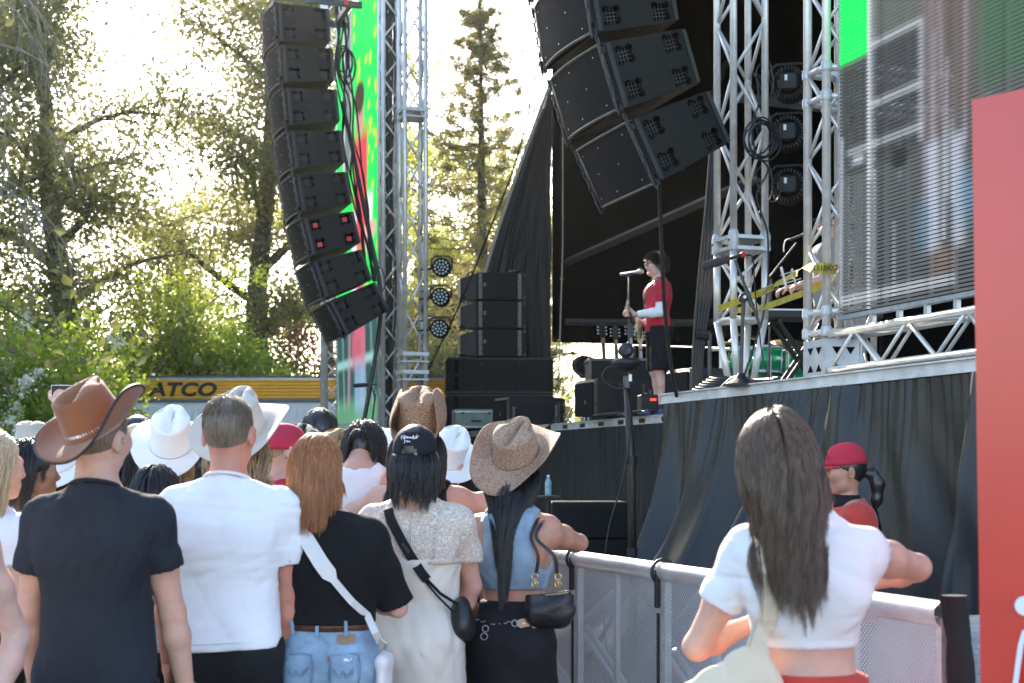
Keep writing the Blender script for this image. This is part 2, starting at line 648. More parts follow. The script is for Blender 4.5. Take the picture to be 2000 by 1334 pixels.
def place_hand(W, d, th, side, curl, spread=0):
    V, F = hand_mesh(curl, side == 'r', spread)
    d = np.array(d, float); d /= np.linalg.norm(d)
    th = np.array(th, float); th -= d * (th @ d); th /= np.linalg.norm(th)
    z = np.cross(th, d)
    return np.array(W) + V[:, :1] * th + (V[:, 1:2] + .012) * d + V[:, 2:] * z, F

def join_meshes(parts):
    Vs, Fs, n = [], [], 0
    for V, F in parts:
        Vs.append(V); Fs.append(F + n); n += len(V)
    return np.concatenate(Vs), np.concatenate(Fs)

# --------------------------------------------------------------- materials for people
def skin(name, col, blotch=.12):
    return mat(name, col, .52, var=blotch * 1.4, scale=22, bump=.30, bscale=260, sss=.10, detail=8, bdist=.003, hue=(min(1, col[0] * 1.08), col[1] * .92, col[2] * .88))
sk_tan = skin('tanned_skin', (.50, .27, .18))
sk_fair = skin('fair_skin', (.62, .38, .29))
sk_pale = skin('pale_skin', (.66, .42, .34))
sk_dark = skin('brown_skin', (.30, .155, .09))
sk_burn = skin('sunburnt_skin', (.55, .25, .18))
def cloth(name, col, rough=.85, bump=.35, bscale=420, var=.08, sheen=.15, scale=6):
    if max(col) < .05: sheen = .02
    return mat(name, col, rough, var=var, scale=scale, bump=bump, bscale=bscale, sheen=sheen, bdist=.002, spec=.15)

def hair_mat(name, col, tip=None, rough=.32):
    if name in MATS: return MATS[name]
    m, nt, pr, out = node_mat(name)
    L = nt.links.new
    tc = nt.nodes.new('ShaderNodeTexCoord')
    nz = nt.nodes.new('ShaderNodeTexNoise')
    nz.inputs['Scale'].default_value = 1
    nz.inputs['Detail'].default_value = 5
    mp = nt.nodes.new('ShaderNodeMapping'); mp.inputs['Scale'].default_value = (120, 120, 3)
    L(tc.outputs['Object'], mp.inputs[0]); L(mp.outputs[0], nz.inputs['Vector'])
    mr = nt.nodes.new('ShaderNodeMapRange')
    mr.inputs[1].default_value, mr.inputs[2].default_value = .30, .70
    L(nz.outputs[0], mr.inputs[0])
    mx = nt.nodes.new('ShaderNodeMix'); mx.data_type = 'RGBA'
    mx.inputs[6].default_value = (*[c * .65 for c in col], 1)
    mx.inputs[7].default_value = (*(tip or [min(1, c * 1.5) for c in col]), 1)
    L(mr.outputs[0], mx.inputs[0])
    L(mx.outputs[2], pr.inputs['Base Color'])
    pr.inputs['Roughness'].default_value = rough
    pr.inputs['Specular IOR Level'].default_value = .6
    return m

h_black = hair_mat('black_hair', (.010, .008, .008), (.02, .017, .016))
h_brown = hair_mat('brown_hair', (.075, .043, .027), (.20, .12, .068))
h_dbrown = hair_mat('dark_brown_hair', (.028, .018, .013), (.055, .035, .024))
h_ginger = hair_mat('ginger_hair', (.34, .12, .036), (.52, .21, .07))
h_blond = hair_mat('blond_hair', (.56, .40, .21), (.76, .60, .38))
h_dblond = hair_mat('dark_blond_hair', (.24, .16, .085), (.46, .34, .19))
h_short = hair_mat('short_fair_brown_hair', (.12, .085, .055), (.21, .155, .10), .5)

# --------------------------------------------------------------- the figure
HC = np.array((0, 0, 1.63))          # head centre in the reference body (1.75 m tall)
def ang(v): v = np.array(v, float); return v / np.linalg.norm(v)

class Fig:
    def __init__(s, label, x, d, H, yaw=0.0, sex='m', skin=sk_fair, head=(0, 0, 0), wide=1.0, group='concert goers at the barrier',
                 z0=0.0, lean=(0, 0), name='person', sh=None, seat=None):
        s.q = H / 1.75
        s.H, s.sex, s.skin, s.wide = H, sex, skin, wide
        s.loc = Vector(((x - 1000) / FPX * d, d, z0))
        s.yaw = yaw
        s.root = thing(name, label, 'person', s.loc, yaw, group)
        s.root.scale = (s.q,) * 3
        s.sw = (.178 if sex == 'm' else .152) * wide if sh is None else sh
        s.hw = (.158 if sex == 'm' else .165) * wide
        s.wa = (.148 if sex == 'm' else .122) * wide
        s.hatplane = None
        s.neckr = .057 if sex == 'm' else .046
        s.HM = Matrix.Translation(Vector((lean[0], lean[1], 0)) + Vector(HC)) @ (Matrix.Rotation(head[0], 4, 'Z') @ Matrix.Rotation(head[1], 4, 'X') @ Matrix.Rotation(head[2], 4, 'Y'))
        s.lean = lean
        s.arms = {}
        for sd, m in (('l', -1), ('r', 1)):
            s.arms[sd] = dict(S=np.array((m * s.sw, -.005, 1.368)), E=np.array((m * (s.sw + .055), -.03, 1.105)), W=np.array((m * (s.sw + .06), .035, .865)),
                              d=(m * -.03, .12, -1), th=(0, 1, .1), curl=.35)
    def L(s, px, py, d):
        """local reference coordinates of the point seen at pixel (px, py), depth d"""
        p = P(px, py, d) - s.loc
        p.rotate(Matrix.Rotation(-s.yaw, 3, 'Z'))
        return np.array(p) / s.q
    def arm(s, sd, E=None, W=None, d=None, th=None, curl=None, S=None):
        a = s.arms[sd]
        for k, v in (('E', E), ('W', W), ('d', d), ('th', th), ('curl', curl), ('S', S)):
            if v is not None: a[k] = np.array(v, float) if k in 'EWS' else v
        # keep human bone lengths: slide the elbow and the wrist along their directions
        a['E'] = a['S'] + ang(a['E'] - a['S']) * (.285 if s.sex == 'm' else .275)
        a['W'] = a['E'] + ang(a['W'] - a['E']) * (.25 if s.sex == 'm' else .235)
        return s
    def torso(s, full=True):
        sw, hw, wa, f = s.sw, s.hw, s.wa, s.sex == 'f'
        pr = [ell((0, 0, 1.29), (sw * .95, .108 if f else .118, .165), .06), ell((0, .005, 1.12), (wa, .088 if f else .10, .19), .07),
              ell((0, -.005, .95), (hw, .112, .135), .07)]
        for m in (-1, 1):
            pr += [cone((0, -.02, 1.458), (m * sw * .88, -.012, 1.388), .042, .043 if f else .046, .05),
                   ell((m * sw, -.005, 1.368), (.050 if f else .058, .056 if f else .062, .068), .045),
                   ell((m * .078, -.055, .895), (.088, .088 if f else .078, .105), .05),
                   ell((m * sw * .5, -.075, 1.31), (.075, .035, .11), .05)]
            if f: pr.append(ell((m * .07, .085, 1.245), (.068, .062, .07), .04))
            else: pr.append(ell((m * .075, .07, 1.32), (.085, .05, .07), .05))
        return pr
    def arm_prims(s, sd, e0=0.0, e1=0.0, part='both'):
        a = s.arms[sd]
        f = s.sex == 'f'
        g = (.86 if f else 1.0) * (1 + (s.wide - 1) * .5)
        S, E, W = a['S'], a['E'], a['W']
        up = ang(E - S); mid = S + up * .12
        fo = ang(W - E); fm = E + fo * .075
        pr = []
        if part in ('both', 'upper'):
            pr += [cone(S, mid, .056 * g + e0, .053 * g + e0, .03), cone(mid, E, .052 * g + e0, .040 * g + e1, .03)]
        if part in ('both', 'fore'):
            pr += [cone(E, fm, .041 * g + e0, .044 * g + e0, .02), cone(fm, W, .043 * g + e0, .027 * g + e1, .02)]
        return pr
    def leg_prims(s, e0=0.0, e1=0.0, e2=0.0, stance=.0):
        pr = []
        for m in (-1, 1):
            hip = (m * .085 * s.wide, -.005, .90); kn = (m * (.09 + stance), .01, .49); an = (m * (.095 + stance * 1.6), -.025, .085)
            calf = (m * (.094 + stance), -.028, .34)
            pr += [cone(hip, kn, .09 + e0, .056 + e1, .05), cone(kn, calf, .052 + e1, .054 + e1, .03), cone(calf, an, .052 + e1, .036 + e2, .03)]
        return pr
    def feet(s, stance=0):
        return [p for m in (-1, 1) for p in (cone((m * (.097 + stance * 1.6), -.05, .045), (m * (.115 + stance * 1.6), .13, .03), .043, .032, .03),)]
    def neck(s):
        lx, ly = s.lean
        return [cone((0, -.02, 1.43), (lx * .7, .0 + ly * .7, 1.585), s.neckr + .006, s.neckr, .035)]
    def head_field(s, h, mouth=0, face=True):
        m = 1 if s.sex == 'm' else .95
        pr = [ell((0, -.008, .02), (.077 * m, .099 * m, .10), .03), ell((0, .03, -.045), (.058 * m, .062, .078), .04),
              cone((-.04 * m, .02, -.075), (.04 * m, .02, -.075), .022, .022, .03), cone((0, .06, -.098), (0, .072, -.1), .022, .02, .025),
              cone((0, -.03, -.2), (0, -.012, -.05), s.neckr + .002, s.neckr - .004, .03)]
        if face:
            pr += [cone((0, .088, .008), (0, .107, -.034), .008, .012, .012), cone((-.01, .098, -.04), (.01, .098, -.04), .0085, .0085, .008),
                   cone((-.036, .082, .018), (.036, .082, .018), .011, .011, .018),
                   cone((-.016, .09, -.064 + .006 * mouth), (.016, .09, -.064 + .006 * mouth), .0075, .0075, .006),
                   cone((-.014, .087, -.078 - .02 * mouth), (.014, .087, -.078 - .02 * mouth), .0085, .0085, .008),
                   ell((.042, .062, -.02), (.025, .03, .028), .03), ell((-.042, .062, -.02), (.025, .03, .028), .03)]
        f = field_for(pr, h, .03)
        for p in pr: f.add(p)
        if face:
            for q in (-1, 1):
                f.sub(ell((q * .032, .102, -.003), (.017, .016, .011)), k=.003)
                f.add(ell((q * .032, .080, -.004), (.0125, .0125, .0125), .002))
            if mouth: f.sub(ell((0, .094, -.074), (.015, .026, .012)), k=.002)
        for q in (-1, 1):
            R = np.array(rotz(q * -.45) @ rotx(-.15))
            f.add(ell((q * .083 * m, -.012, -.012), (.0085, .021, .034), .008, R))
            f.sub(ell((q * .094 * m, -.006, -.012), (.008, .010, .016)), k=.002)
        return f
    def body(s, h=.01, hh=.006, legs=True, face=True, mouth=0, hands='lr', shoes=None, stance=0, m=None):
        parts = []
        V, F = s.head_field(hh, mouth, face).mesh()
        M4 = np.array(s.HM)
        parts.append((V @ M4[:3, :3].T + M4[:3, 3], F))
        pr = s.torso() + s.neck()
        for sd in 'lr': pr += s.arm_prims(sd)
        f = field_for(pr + (s.leg_prims() if legs else []), h, .02)
        for p in pr: f.add(p)
        if legs:
            for p in s.leg_prims(stance=stance) + s.feet(stance): f.add(p)
        parts.append(f.mesh())
        for sd in hands:
            a = s.arms[sd]
            parts.append(place_hand(a['W'], a['d'], a['th'], sd, a['curl']))
        V, F = join_meshes(parts)
        s.body_obj = obj_from('body', raw_mesh('body', V, F, True), m or s.skin, s.root)
        s.bodyfield = f
        if shoes is not None:
            for q, p in zip((-1, 1), s.feet(stance)):
                f2 = field_for([p], .009, .05)
                f2.add(p, .008).add(cone((q * (.097 + stance * 1.6), -.035, .05), (q * (.097 + stance * 1.6), -.03, .10), .05, .045, .03))
                f2.cut((0, 0, .003), (0, 0, -1))
                V, F = f2.mesh()
                obj_from('shoe', raw_mesh('shoe', V, F, True), shoes, s.root)
        return s.body_obj
    def mesh_part(s, name, f, m, parent=None):
        V, F = f.mesh()
        return obj_from(name, raw_mesh(name, V, F, True), m, parent or s.root)
    def top(s, name, m, h=.009, ease=.012, hem=.90, sleeve=.62, slv_ease=.022, neck=.075, drape=None, folds=((.005, 26, 7, 1), (.0035, 14, 10, 0)), seed=1,
            neck_front=0.0, cuff_gap=True, straps=None, hem_slope=0.0):
        """T-shirt, vest or crop top over the body"""
        pr = s.torso() + s.neck()
        up = []
        slv = sleeve if isinstance(sleeve, tuple) else (sleeve, sleeve)
        sleeve = max(slv)
        if sleeve > 0:
            for sd in 'lr': up += s.arm_prims(sd, slv_ease, slv_ease + .012, 'upper')
        f = field_for(pr + up + ([drape] if drape is not None else []), h, ease + .02)
        for p in pr: f.add(p, ease)
        if drape is not None: f.add(drape, 0, .05)
        cuffs = []
        if sleeve > 0:
            for sd in 'lr':
                a = s.arms[sd]
                dv = ang(a['E'] - a['S'])
                c = a['S'] + dv * (.285 * slv['lr'.index(sd)])
                fs = Field(f.lo, f.lo + f.h * (f.n - 1), f.h)
                for p in s.arm_prims(sd, slv_ease, slv_ease + .012, 'upper'): fs.add(p, 0.0)
                fs.cut(c, dv)
                n_ = np.minimum(f.n, fs.n)
                sl_ = tuple(slice(0, q) for q in n_)
                A_, B_ = f.v[sl_], fs.v[sl_]
                hh = np.maximum(.03 - np.abs(A_ - B_), 0) / .03
                # blend only well above the cuff, so that its edge stays crisp
                X_, Y_, Z_ = (f.ax[0][:n_[0], None, None], f.ax[1][None, :n_[1], None], f.ax[2][None, None, :n_[2]])
                up_ = np.clip(-((X_ - c[0]) * dv[0] + (Y_ - c[1]) * dv[1] + (Z_ - c[2]) * dv[2]) / .05 - .2, 0, 1)
                f.v[sl_] = np.minimum(A_, B_) - hh * hh * .03 / 4 * up_
                if cuff_gap:
                    g_ = .86 if s.sex == 'f' else 1
                    cuffs.append(cone(c - dv * .035, c + dv * .05, .053 * g_ + .004, .05 * g_ + .004))
        if folds: f.folds(folds, seed)
        f.cut((0, 0, hem), (hem_slope, 0, -1))
        if sleeve > 0:
            for q in cuffs: f.sub(q, k=.004)
        else:
            for m_ in (-1, 1):
                f.sub(ell((m_ * (s.sw + .018), -.02, 1.35), (.072, .22, .15)), k=.02)
        if neck < .075:
            zc = 1.492 if s.sex == 'm' else 1.486
            f.cut((0, -.08, zc), (0, .32, 1), ((-.12, -.3, 1.40), (.12, .3, 1.8)))
        else:
            f.sub(cone((s.lean[0] * .2, -.02, 1.40 + neck * .62), (s.lean[0], -.01, 1.72), neck - .012, neck + .03))
        if neck_front: f.sub(ell((0, .12, 1.47), (neck_front, .14, neck_front)))
        s.topfield = f
        return s.mesh_part(name, f, m)
    def trousers(s, name, m, h=.011, ease=.012, waist=1.04, leg=.03, end=.06, folds=((.004, 22, 9, 1),), seed=3, stance=0):
        pr = [p for p in s.torso() if prim_box(p)[1][2] < 1.35]
        lp = s.leg_prims(leg * .5, leg, leg * 1.3, stance)
        f = field_for(pr + lp, h, ease + .02)
        for p in pr: f.add(p, ease)
        for p in lp: f.add(p, 0.0)
        if folds: f.folds(folds, seed)
        f.cut((0, 0, waist), (0, 0, 1))
        f.cut((0, 0, end), (0, 0, -1))
        s.botfield = f
        return s.mesh_part(name, f, m)
    def surf(s, f, x, z, back=True, off=.002):
        """back (or front) surface y of a field at local x, z"""
        i = int(round((x - f.lo[0]) / f.h)); k = int(round((z - f.lo[2]) / f.h))
        i = min(max(i, 1), f.n[0] - 2); k = min(max(k, 1), f.n[2] - 2)
        col = f.v[i, :, k]
        w = np.where(col < 0)[0]
        if len(w) == 0: return None
        j = w[0] if back else w[-1]
        return f.lo[1] + f.h * j - (off if back else -off) - (f.h * .6 if back else -f.h * .6)
    # ---------------------------------------------------------- hair
    def hair_cap(s, m, thick=.008, line=-.03, back=-.075, h=.007, name='hair', extra=(), front=.4, fr=.022):
        """close cap of hair over the skull, cut at the hairline"""
        k = 1 if s.sex == 'm' else .95
        pr = [ell((0, -.010, .022), (.077 * k + thick, .099 * k + thick, .10 + thick), .03)] + list(extra)
        f = field_for(pr, h, .02)
        for p in pr: f.add(p)
        f.cut((0, 0, back), (0, .12, -1))
        if s.hatplane is not None: f.cut(s.hatplane[0] - s.hatplane[1] * .004, s.hatplane[1])
        f.sub(ell((0, .125, -.035), (.075, .11, .105)))
        f.sub(ell((.095, .03, -.05), (.05, .045, .055)))
        f.sub(ell((-.095, .03, -.05), (.05, .045, .055)))
        V, F = f.mesh()
        M4 = np.array(s.HM)
        V = V @ M4[:3, :3].T + M4[:3, 3]
        o = obj_from(name, raw_mesh(name, V, F, True), m, s.root)
        return o
    def hair_fall(s, parent, m, n=2600, length=(.25, .4), layer=(.003, .018), wave=.0, gather=1.6, wfreq=3.0, steps=18, part=0.0, clump=.5, K=70, seed=5, rad=.0010,
                  top_open=True, spread=1.0, flow=(0, -.12, -1), colliders=None, taper=.25, name='strands', lowest=-.04, stiff=.55, frizz=.002, only_below=None, ytop=.02, fwd=0.0):
        """thousands of single hairs that fall from the scalp over head, neck, shoulders and back"""
        r = np.random.default_rng(seed)
        k = 1 if s.sex == 'm' else .95
        R = np.array((.077 * k + .004, .099 * k + .004, .104))
        u = r.normal(size=(n * 4, 3)); u /= np.linalg.norm(u, axis=1)[:, None]
        ok = (u[:, 2] > lowest * 10 - 0.0) if False else (u[:, 2] > -.45)
        ok &= ~((u[:, 1] > .25) & (u[:, 2] < .55))
        if s.hatplane is not None:
            hp, hn = s.hatplane
            ok |= (u[:, 2] > -.8) & (u[:, 2] < -.2) & (u[:, 1] < .1)
            ok &= ((u * R + np.array((0, -.01, .022)) - hp) @ hn) < -.030
        if only_below is not None: ok &= u[:, 2] < only_below
        u = u[ok][:n]
        n = len(u)
        M4 = np.array(s.HM)
        c = np.array((0, -.01, .022))
        pos = (u * R + c) @ M4[:3, :3].T + M4[:3, 3]
        nor = u @ M4[:3, :3].T
        lens = r.uniform(length[0], length[1], n)
        lay = r.uniform(layer[0], layer[1], n) * (.35 + .65 * np.clip(u[:, 2] + .5, 0, 1))
        side = np.where(u[:, 0] > part, 1, -1)[:, None]
        d = nor * .35 + np.array((0, -.45, .0)) + side * np.array((.24, 0, 0)) * np.clip(u[:, 2:3], 0, 1)
        if fwd: d = d + np.array((0, fwd, 0)) * np.clip(u[:, 1:2] + .3, 0, 1)
        d /= np.linalg.norm(d, axis=1)[:, None]
        flow = np.tile(np.array(flow, float), (n, 1))
        flow[:, 0] += (u[:, 0] * .10 * spread)
        flow /= np.linalg.norm(flow, axis=1)[:, None]
        hc = np.array((0, -.01, .022)) @ M4[:3, :3].T + M4[:3, 3]
        col = [(hc, R, 1.0)]
        for cc, rr in (colliders if colliders is not None else s.colliders()):
            col.append((np.array(cc), np.array(rr), .8))
        path = [pos.copy()]
        for i in range(steps):
            g = 1 - stiff * (1 - i / steps) ** 1.2
            d = d * (1 - g * .62) + flow * g * .62
            low = np.clip((hc[2] + .02 - pos[:, 2]) / .12, 0, 1)
            d[:, 0] -= gather * low * (pos[:, 0] - hc[0] - flow[:, 0] * .35) * .55
            d /= np.linalg.norm(d, axis=1)[:, None]
            new = pos + d * (lens / steps)[:, None]
            for cc, rr, w in col:
                q = (new - cc) / (rr + lay[:, None] * w)
                l = np.linalg.norm(q, axis=1)
                ins = l < 1
                if ins.any():
                    new[ins] = cc + (q[ins] / l[ins][:, None]) * (rr + lay[ins][:, None] * w)
            d2 = new - pos
            l2 = np.linalg.norm(d2, axis=1)[:, None] + 1e-9
            d = d2 / l2
            pos = pos + d * np.minimum(l2, (lens / steps)[:, None] * 1.3)
            path.append(pos.copy())
        path = np.stack(path, 1)
        gi = r.choice(n, min(K, n), replace=False)
        dd = ((path[:, 0][:, None] - path[gi, 0][None]) ** 2).sum(2)
        near = gi[dd.argmin(1)]
        t = np.linspace(0, 1, steps + 1)
        off = r.normal(0, 1, (n, 1, 3)) * .006
        if clump: path = path * (1 - clump * t[None, :, None] ** 1.3) + (path[near] + off) * (clump * t[None, :, None] ** 1.3)
        if wave:
            ph = r.uniform(0, 6.28, n)[near] + r.normal(0, .35, n)
            am = wave * (.6 + .8 * r.uniform(0, 1, n)[near])
            fr = wfreq * (.8 + .4 * r.uniform(0, 1, n)[near])
            sw_ = np.sin(2 * pi * fr[:, None] * t[None] + ph[:, None]) * am[:, None] * np.clip(t * 2.2 - .25, 0, 1)[None]
            path[:, :, 0] += sw_
            path[:, :, 1] += .6 * np.cos(2 * pi * fr[:, None] * t[None] + ph[:, None]) * am[:, None] * np.clip(t * 2.2 - .25, 0, 1)[None] - .3 * wave
        if frizz:
            path += (r.normal(0, frizz, (n, steps + 1, 3)) * t[None, :, None])
        rr = np.tile(rad * (1 - (1 - taper) * t), (n, 1))
        return curves_obj(name, path, rr, m, parent, s.root if parent is None else None)
    def set_hat(s, up=.045, tilt=(0, 0, 0), **k):
        n = Matrix.Rotation(tilt[0], 3, 'X') @ Matrix.Rotation(tilt[1], 3, 'Y') @ Vector((0, 0, 1))
        s.hatplane = (np.array((0, -.004, up)), np.array(n))
    def collar(s, m, r=.006, zc=None):
        zc = zc or (1.494 if s.sex == 'm' else 1.488)
        a, b = s.neckr + .019, s.neckr + .021
        pts = [(a * sin(t), -.020 + b * cos(t), zc - .32 * (-.020 + b * cos(t) + .08)) for t in np.linspace(0, 2 * pi, 33)]
        MB().path(pts, r, 6, False).build('collar', m, s.root, True)
    def colliders(s):
        sw = s.sw
        cs = [((0, 0, 1.29), (sw * .95 + .012, .125, .17)), ((0, .005, 1.12), (s.wa + .012, .108, .2)), ((0, -.01, 1.5), (.052, .055, .12)), ((0, -.01, .93), (s.hw + .01, .14, .16))]
        for m in (-1, 1):
            cs += [((m * sw, -.005, 1.385), (.07, .075, .075)), ((m * sw * .5, -.015, 1.42), (sw * .5, .065, .055)), ((m * sw * .5, -.075, 1.31), (.085, .05, .12))]
        return cs
    def fuzz(s, m, parent, n=5000, length=(.008, .02), seed=2, rad=.0007, up=.6, zmin=-.55, fadeback=True, crown=(.15, -.55, .8), longtop=1.0):
        """short clipped hair standing off the skull around a crown whorl"""
        r = np.random.default_rng(seed)
        k = 1 if s.sex == 'm' else .95
        R = np.array((.077 * k, .099 * k, .10)) + .002
        u = r.normal(size=(n * 3, 3)); u /= np.linalg.norm(u, axis=1)[:, None]
        ok = (u[:, 2] > zmin) & ~((u[:, 1] > .45) & (u[:, 2] < .5)) & ~((np.abs(u[:, 0]) > .8) & (u[:, 1] > -.1) & (u[:, 2] < .0))
        u = u[ok][:n]; n = len(u)
        cr = ang(crown)
        tan = u - cr; tan -= u * (tan * u).sum(1)[:, None]
        tan /= np.linalg.norm(tan, axis=1)[:, None] + 1e-9
        sw_ = np.cross(u, tan)
        d = u * up + tan * .8 + sw_ * .25 + r.normal(0, .15, (n, 3))
        d /= np.linalg.norm(d, axis=1)[:, None]
        L = r.uniform(length[0], length[1], n) * np.clip(.35 + 1.2 * (u[:, 2] + .35), .25, 1) * np.where(u[:, 2] > .45, longtop, 1)
        base = u * R + np.array((0, -.008, .02))
        t = np.linspace(0, 1, 4)
        path = base[:, None] + d[:, None] * (L[:, None] * t[None])[:, :, None] - u[:, None] * ((.25 * L)[:, None] * t[None] ** 2)[:, :, None]
        M4 = np.array(s.HM)
        path = path @ M4[:3, :3].T + M4[:3, 3]
        return curves_obj('strands', path, np.tile(rad * (1 - .5 * t), (n, 1)), m, parent)

def curves_obj(name, path, rad, m, parent=None, root=None):
    n, k = path.shape[:2]
    hc = bpy.data.hair_curves.new(name)
    hc.add_curves([k] * n)
    hc.attributes['position'].data.foreach_set('vector', path.astype(np.float32).ravel())
    ra = hc.attributes.get('radius') or hc.attributes.new('radius', 'FLOAT', 'POINT')
    ra.data.foreach_set('value', rad.astype(np.float32).ravel())
    hc.materials.append(m)
    o = bpy.data.objects.new(name, hc)
    return link(o, parent if parent is not None else root)

# --------------------------------------------------------------- hats
def hat_grid(nphi, rows):
    V = np.array(rows).reshape(-1, 3)
    nr = len(rows)
    F = [(i * nphi + j, i * nphi + (j + 1) % nphi, (i + 1) * nphi + (j + 1) % nphi, (i + 1) * nphi + j) for i in range(nr - 1) for j in range(nphi)]
    return V, F

def cowboy_hat(fig, m, M=None, parent=None, crown_h=.115, brim=(.165, .19), curl=.075, dip=.02, pinch=.6, crease=.03, band=None, binding=None, rx=.088, ry=.108,
               label=None, curlpow=2.0, wob=0.0, seed=0, flare=1.0, tilt=(0, 0, 0), up=.045, curl_l=None, back=.004):
    """western hat: creased, pinched crown; brim that rolls up at the sides and dips fore and aft"""
    r = np.random.default_rng(seed)
    N = 64
    rows = []
    ph = np.linspace(0, 2 * pi, N, endpoint=False)
    sx, sy = np.sin(ph), np.cos(ph)          # phi 0 = front (+y)
    wv = wob * (np.sin(3 * ph + r.uniform(0, 6)) + .6 * np.sin(5 * ph + r.uniform(0, 6)))
    cl = np.where(sx < 0, curl if curl_l is None else curl_l, curl)
    # brim, from the outer edge to the crown
    for t in np.linspace(1, 0, 10):
        ax, ay = rx + (brim[0] - rx) * t, ry + (brim[1] - ry) * t
        e = t ** 1.7
        z = cl * np.abs(sx) ** curlpow * e - dip * np.abs(sy) ** 2 * e + wv * e
        pull = 1 - np.abs(sx) ** 2 * .22 * e * np.clip(cl / .07, 0, 1.6) * flare
        rows.append(np.stack([ax * sx * pull, ay * sy, z], 1))
    # crown wall
    for t in np.linspace(.04, 1, 14):
        w = 1 - .13 * t - .02 * sin(pi * t)
        x, y = rx * sx * w, ry * sy * w
        fr = np.clip(sy, 0, 1)
        pin = 1 - pinch * .42 * t ** 1.5 * fr * np.abs(sx) ** .5 * 1.2 * np.clip(1.4 - np.abs(sx), 0, 1)
        z = crown_h * t * (1 + .06 * fr * t)
        rows.append(np.stack([x * pin, y, np.full(N, 0.0) + z - .0], 1))
    last = rows[-1]
    # rounded shoulder and the long crease of the top
    for q, t in enumerate((.96, .86, .7, .5, .28, .06)):
        x, y = last[:, 0] * t, last[:, 1] * (t * .97)
        dome = .022 * (1 - t ** 3)
        cre = -crease * 1.7 * np.exp(-(x / (.020 + .012 * np.clip(-y / .1, -.5, 1))) ** 2) * (1 - t ** 6) * (1 + .25 * np.clip(y / .1, -1, 1))
        side_p = -.018 * np.exp(-((np.abs(x) - .05) / .02) ** 2) * np.exp(-((y - .05) / .035) ** 2) * (pinch > 0)
        rows.append(np.stack([x, y, last[:, 2] + dome + cre + side_p], 1))
    V, F = hat_grid(N, rows)
    n0 = len(V)
    F.append(tuple(range(n0 - N, n0)))
    base = fig.HM @ Matrix.Translation((0, -back, up)) @ (Matrix.Rotation(tilt[0], 4, 'X') @ Matrix.Rotation(tilt[1], 4, 'Y') @ Matrix.Rotation(tilt[2], 4, 'Z'))
    me = raw_mesh('hat', V, F, True)
    o = obj_from('hat', me, m, parent or fig.root)
    o.matrix_local = base
    so = o.modifiers.new('solid', 'SOLIDIFY'); so.thickness = .004; so.offset = -1
    if label: o['label'] = label
    if band is not None:
        z0, z1, bm = band
        br = []
        for z, e in ((z0, .0015), (z0, .004), (z1, .004), (z1, .0015)):
            t = z / crown_h
            w = 1 - .13 * t - .02 * sin(pi * t)
            br.append(np.stack([(rx * w + e) * sx, (ry * w + e) * sy, np.full(N, z)], 1))
        V2, F2 = hat_grid(N, br)
        b = obj_from('hat_band', raw_mesh('hat_band', V2, F2, True), bm, o)
    if binding is not None:
        e = rows[0]
        pts = [tuple(p) for p in e] + [tuple(e[0])]
        mb = MB().path(pts, .0045, 6, caps=False)
        mb.build('brim_binding', binding, o, True)
    return o

def ball_cap(fig, m, parent=None, up=.02, tilt=(0, 0, 0), visor=True, back_hole=False, visor_len=.075, high=1.0, label=None, yaw=0):
    N, k = 48, (1 if fig.sex == 'm' else .96)
    a, b, c = .086 * k, .110 * k, .098 * high
    rows = []
    for t in np.linspace(0, 1, 12):
        th = t * pi / 2 * .98
        ph = np.linspace(0, 2 * pi, N, endpoint=False)
        seam = 1 - .012 * np.exp(-((((ph / (2 * pi) * 6 + .5) % 1) - .5) / .05) ** 2)
        w = cos(th) ** .82
        sq = 1 + .05 * (high > 1.05) * np.clip(np.cos(ph), 0, 1) * (sin(th) ** 2) * (1 - t) * 4
        rows.append(np.stack([a * w * np.sin(ph) * seam, b * w * np.cos(ph) * seam * sq, np.full(N, c * sin(th) ** .95)], 1))
    V, F = hat_grid(N, rows)
    F.append(tuple(range(len(V) - N, len(V))))
    if back_hole:
        cut = set(i for i in range(len(V)) if V[i][1] < 0 and (V[i][0] / .042) ** 2 + ((V[i][2] - .012) / .036) ** 2 < 1)
        F = [f for f in F if not all(i in cut for i in f)]
        use = sorted(set(i for f in F for i in f)); ren = {a: b for b, a in enumerate(use)}
        V = V[use]; F = [tuple(ren[i] for i in f) for f in F]
    me = raw_mesh('cap', V, F, True)
    o = obj_from('cap', me, m, parent or fig.root)
    o.matrix_local = fig.HM @ Matrix.Rotation(yaw, 4, 'Z') @ Matrix.Translation((0, -.004, up)) @ (Matrix.Rotation(tilt[0], 4, 'X') @ Matrix.Rotation(tilt[1], 4, 'Y'))
    so = o.modifiers.new('solid', 'SOLIDIFY'); so.thickness = .003; so.offset = -1
    if label: o['label'] = label
    mb = MB().lathe([(.001, c + .006), (.006, c + .004), (.008, c - .001)], 12)
    mb.build('cap_button', m, o, True)
    if visor:
        def fn(u, v):
            x = (u * 2 - 1) * .074
            y0 = b * sqrt(max(0, 1 - (x / (a * 1.02)) ** 2))
            y1 = y0 + visor_len * (1 - (abs(u * 2 - 1)) ** 2.6)
            y = y0 + (y1 - y0) * v - .004
            return (x, y, .004 - .35 * v * (y1 - y0) * .5 - (x * x) * 2.6)
        mv = MB().grid(fn, 21, 8)
        vo = mv.build('visor', m, o, True)
        so = vo.modifiers.new('solid', 'SOLIDIFY'); so.thickness = .004
    return o
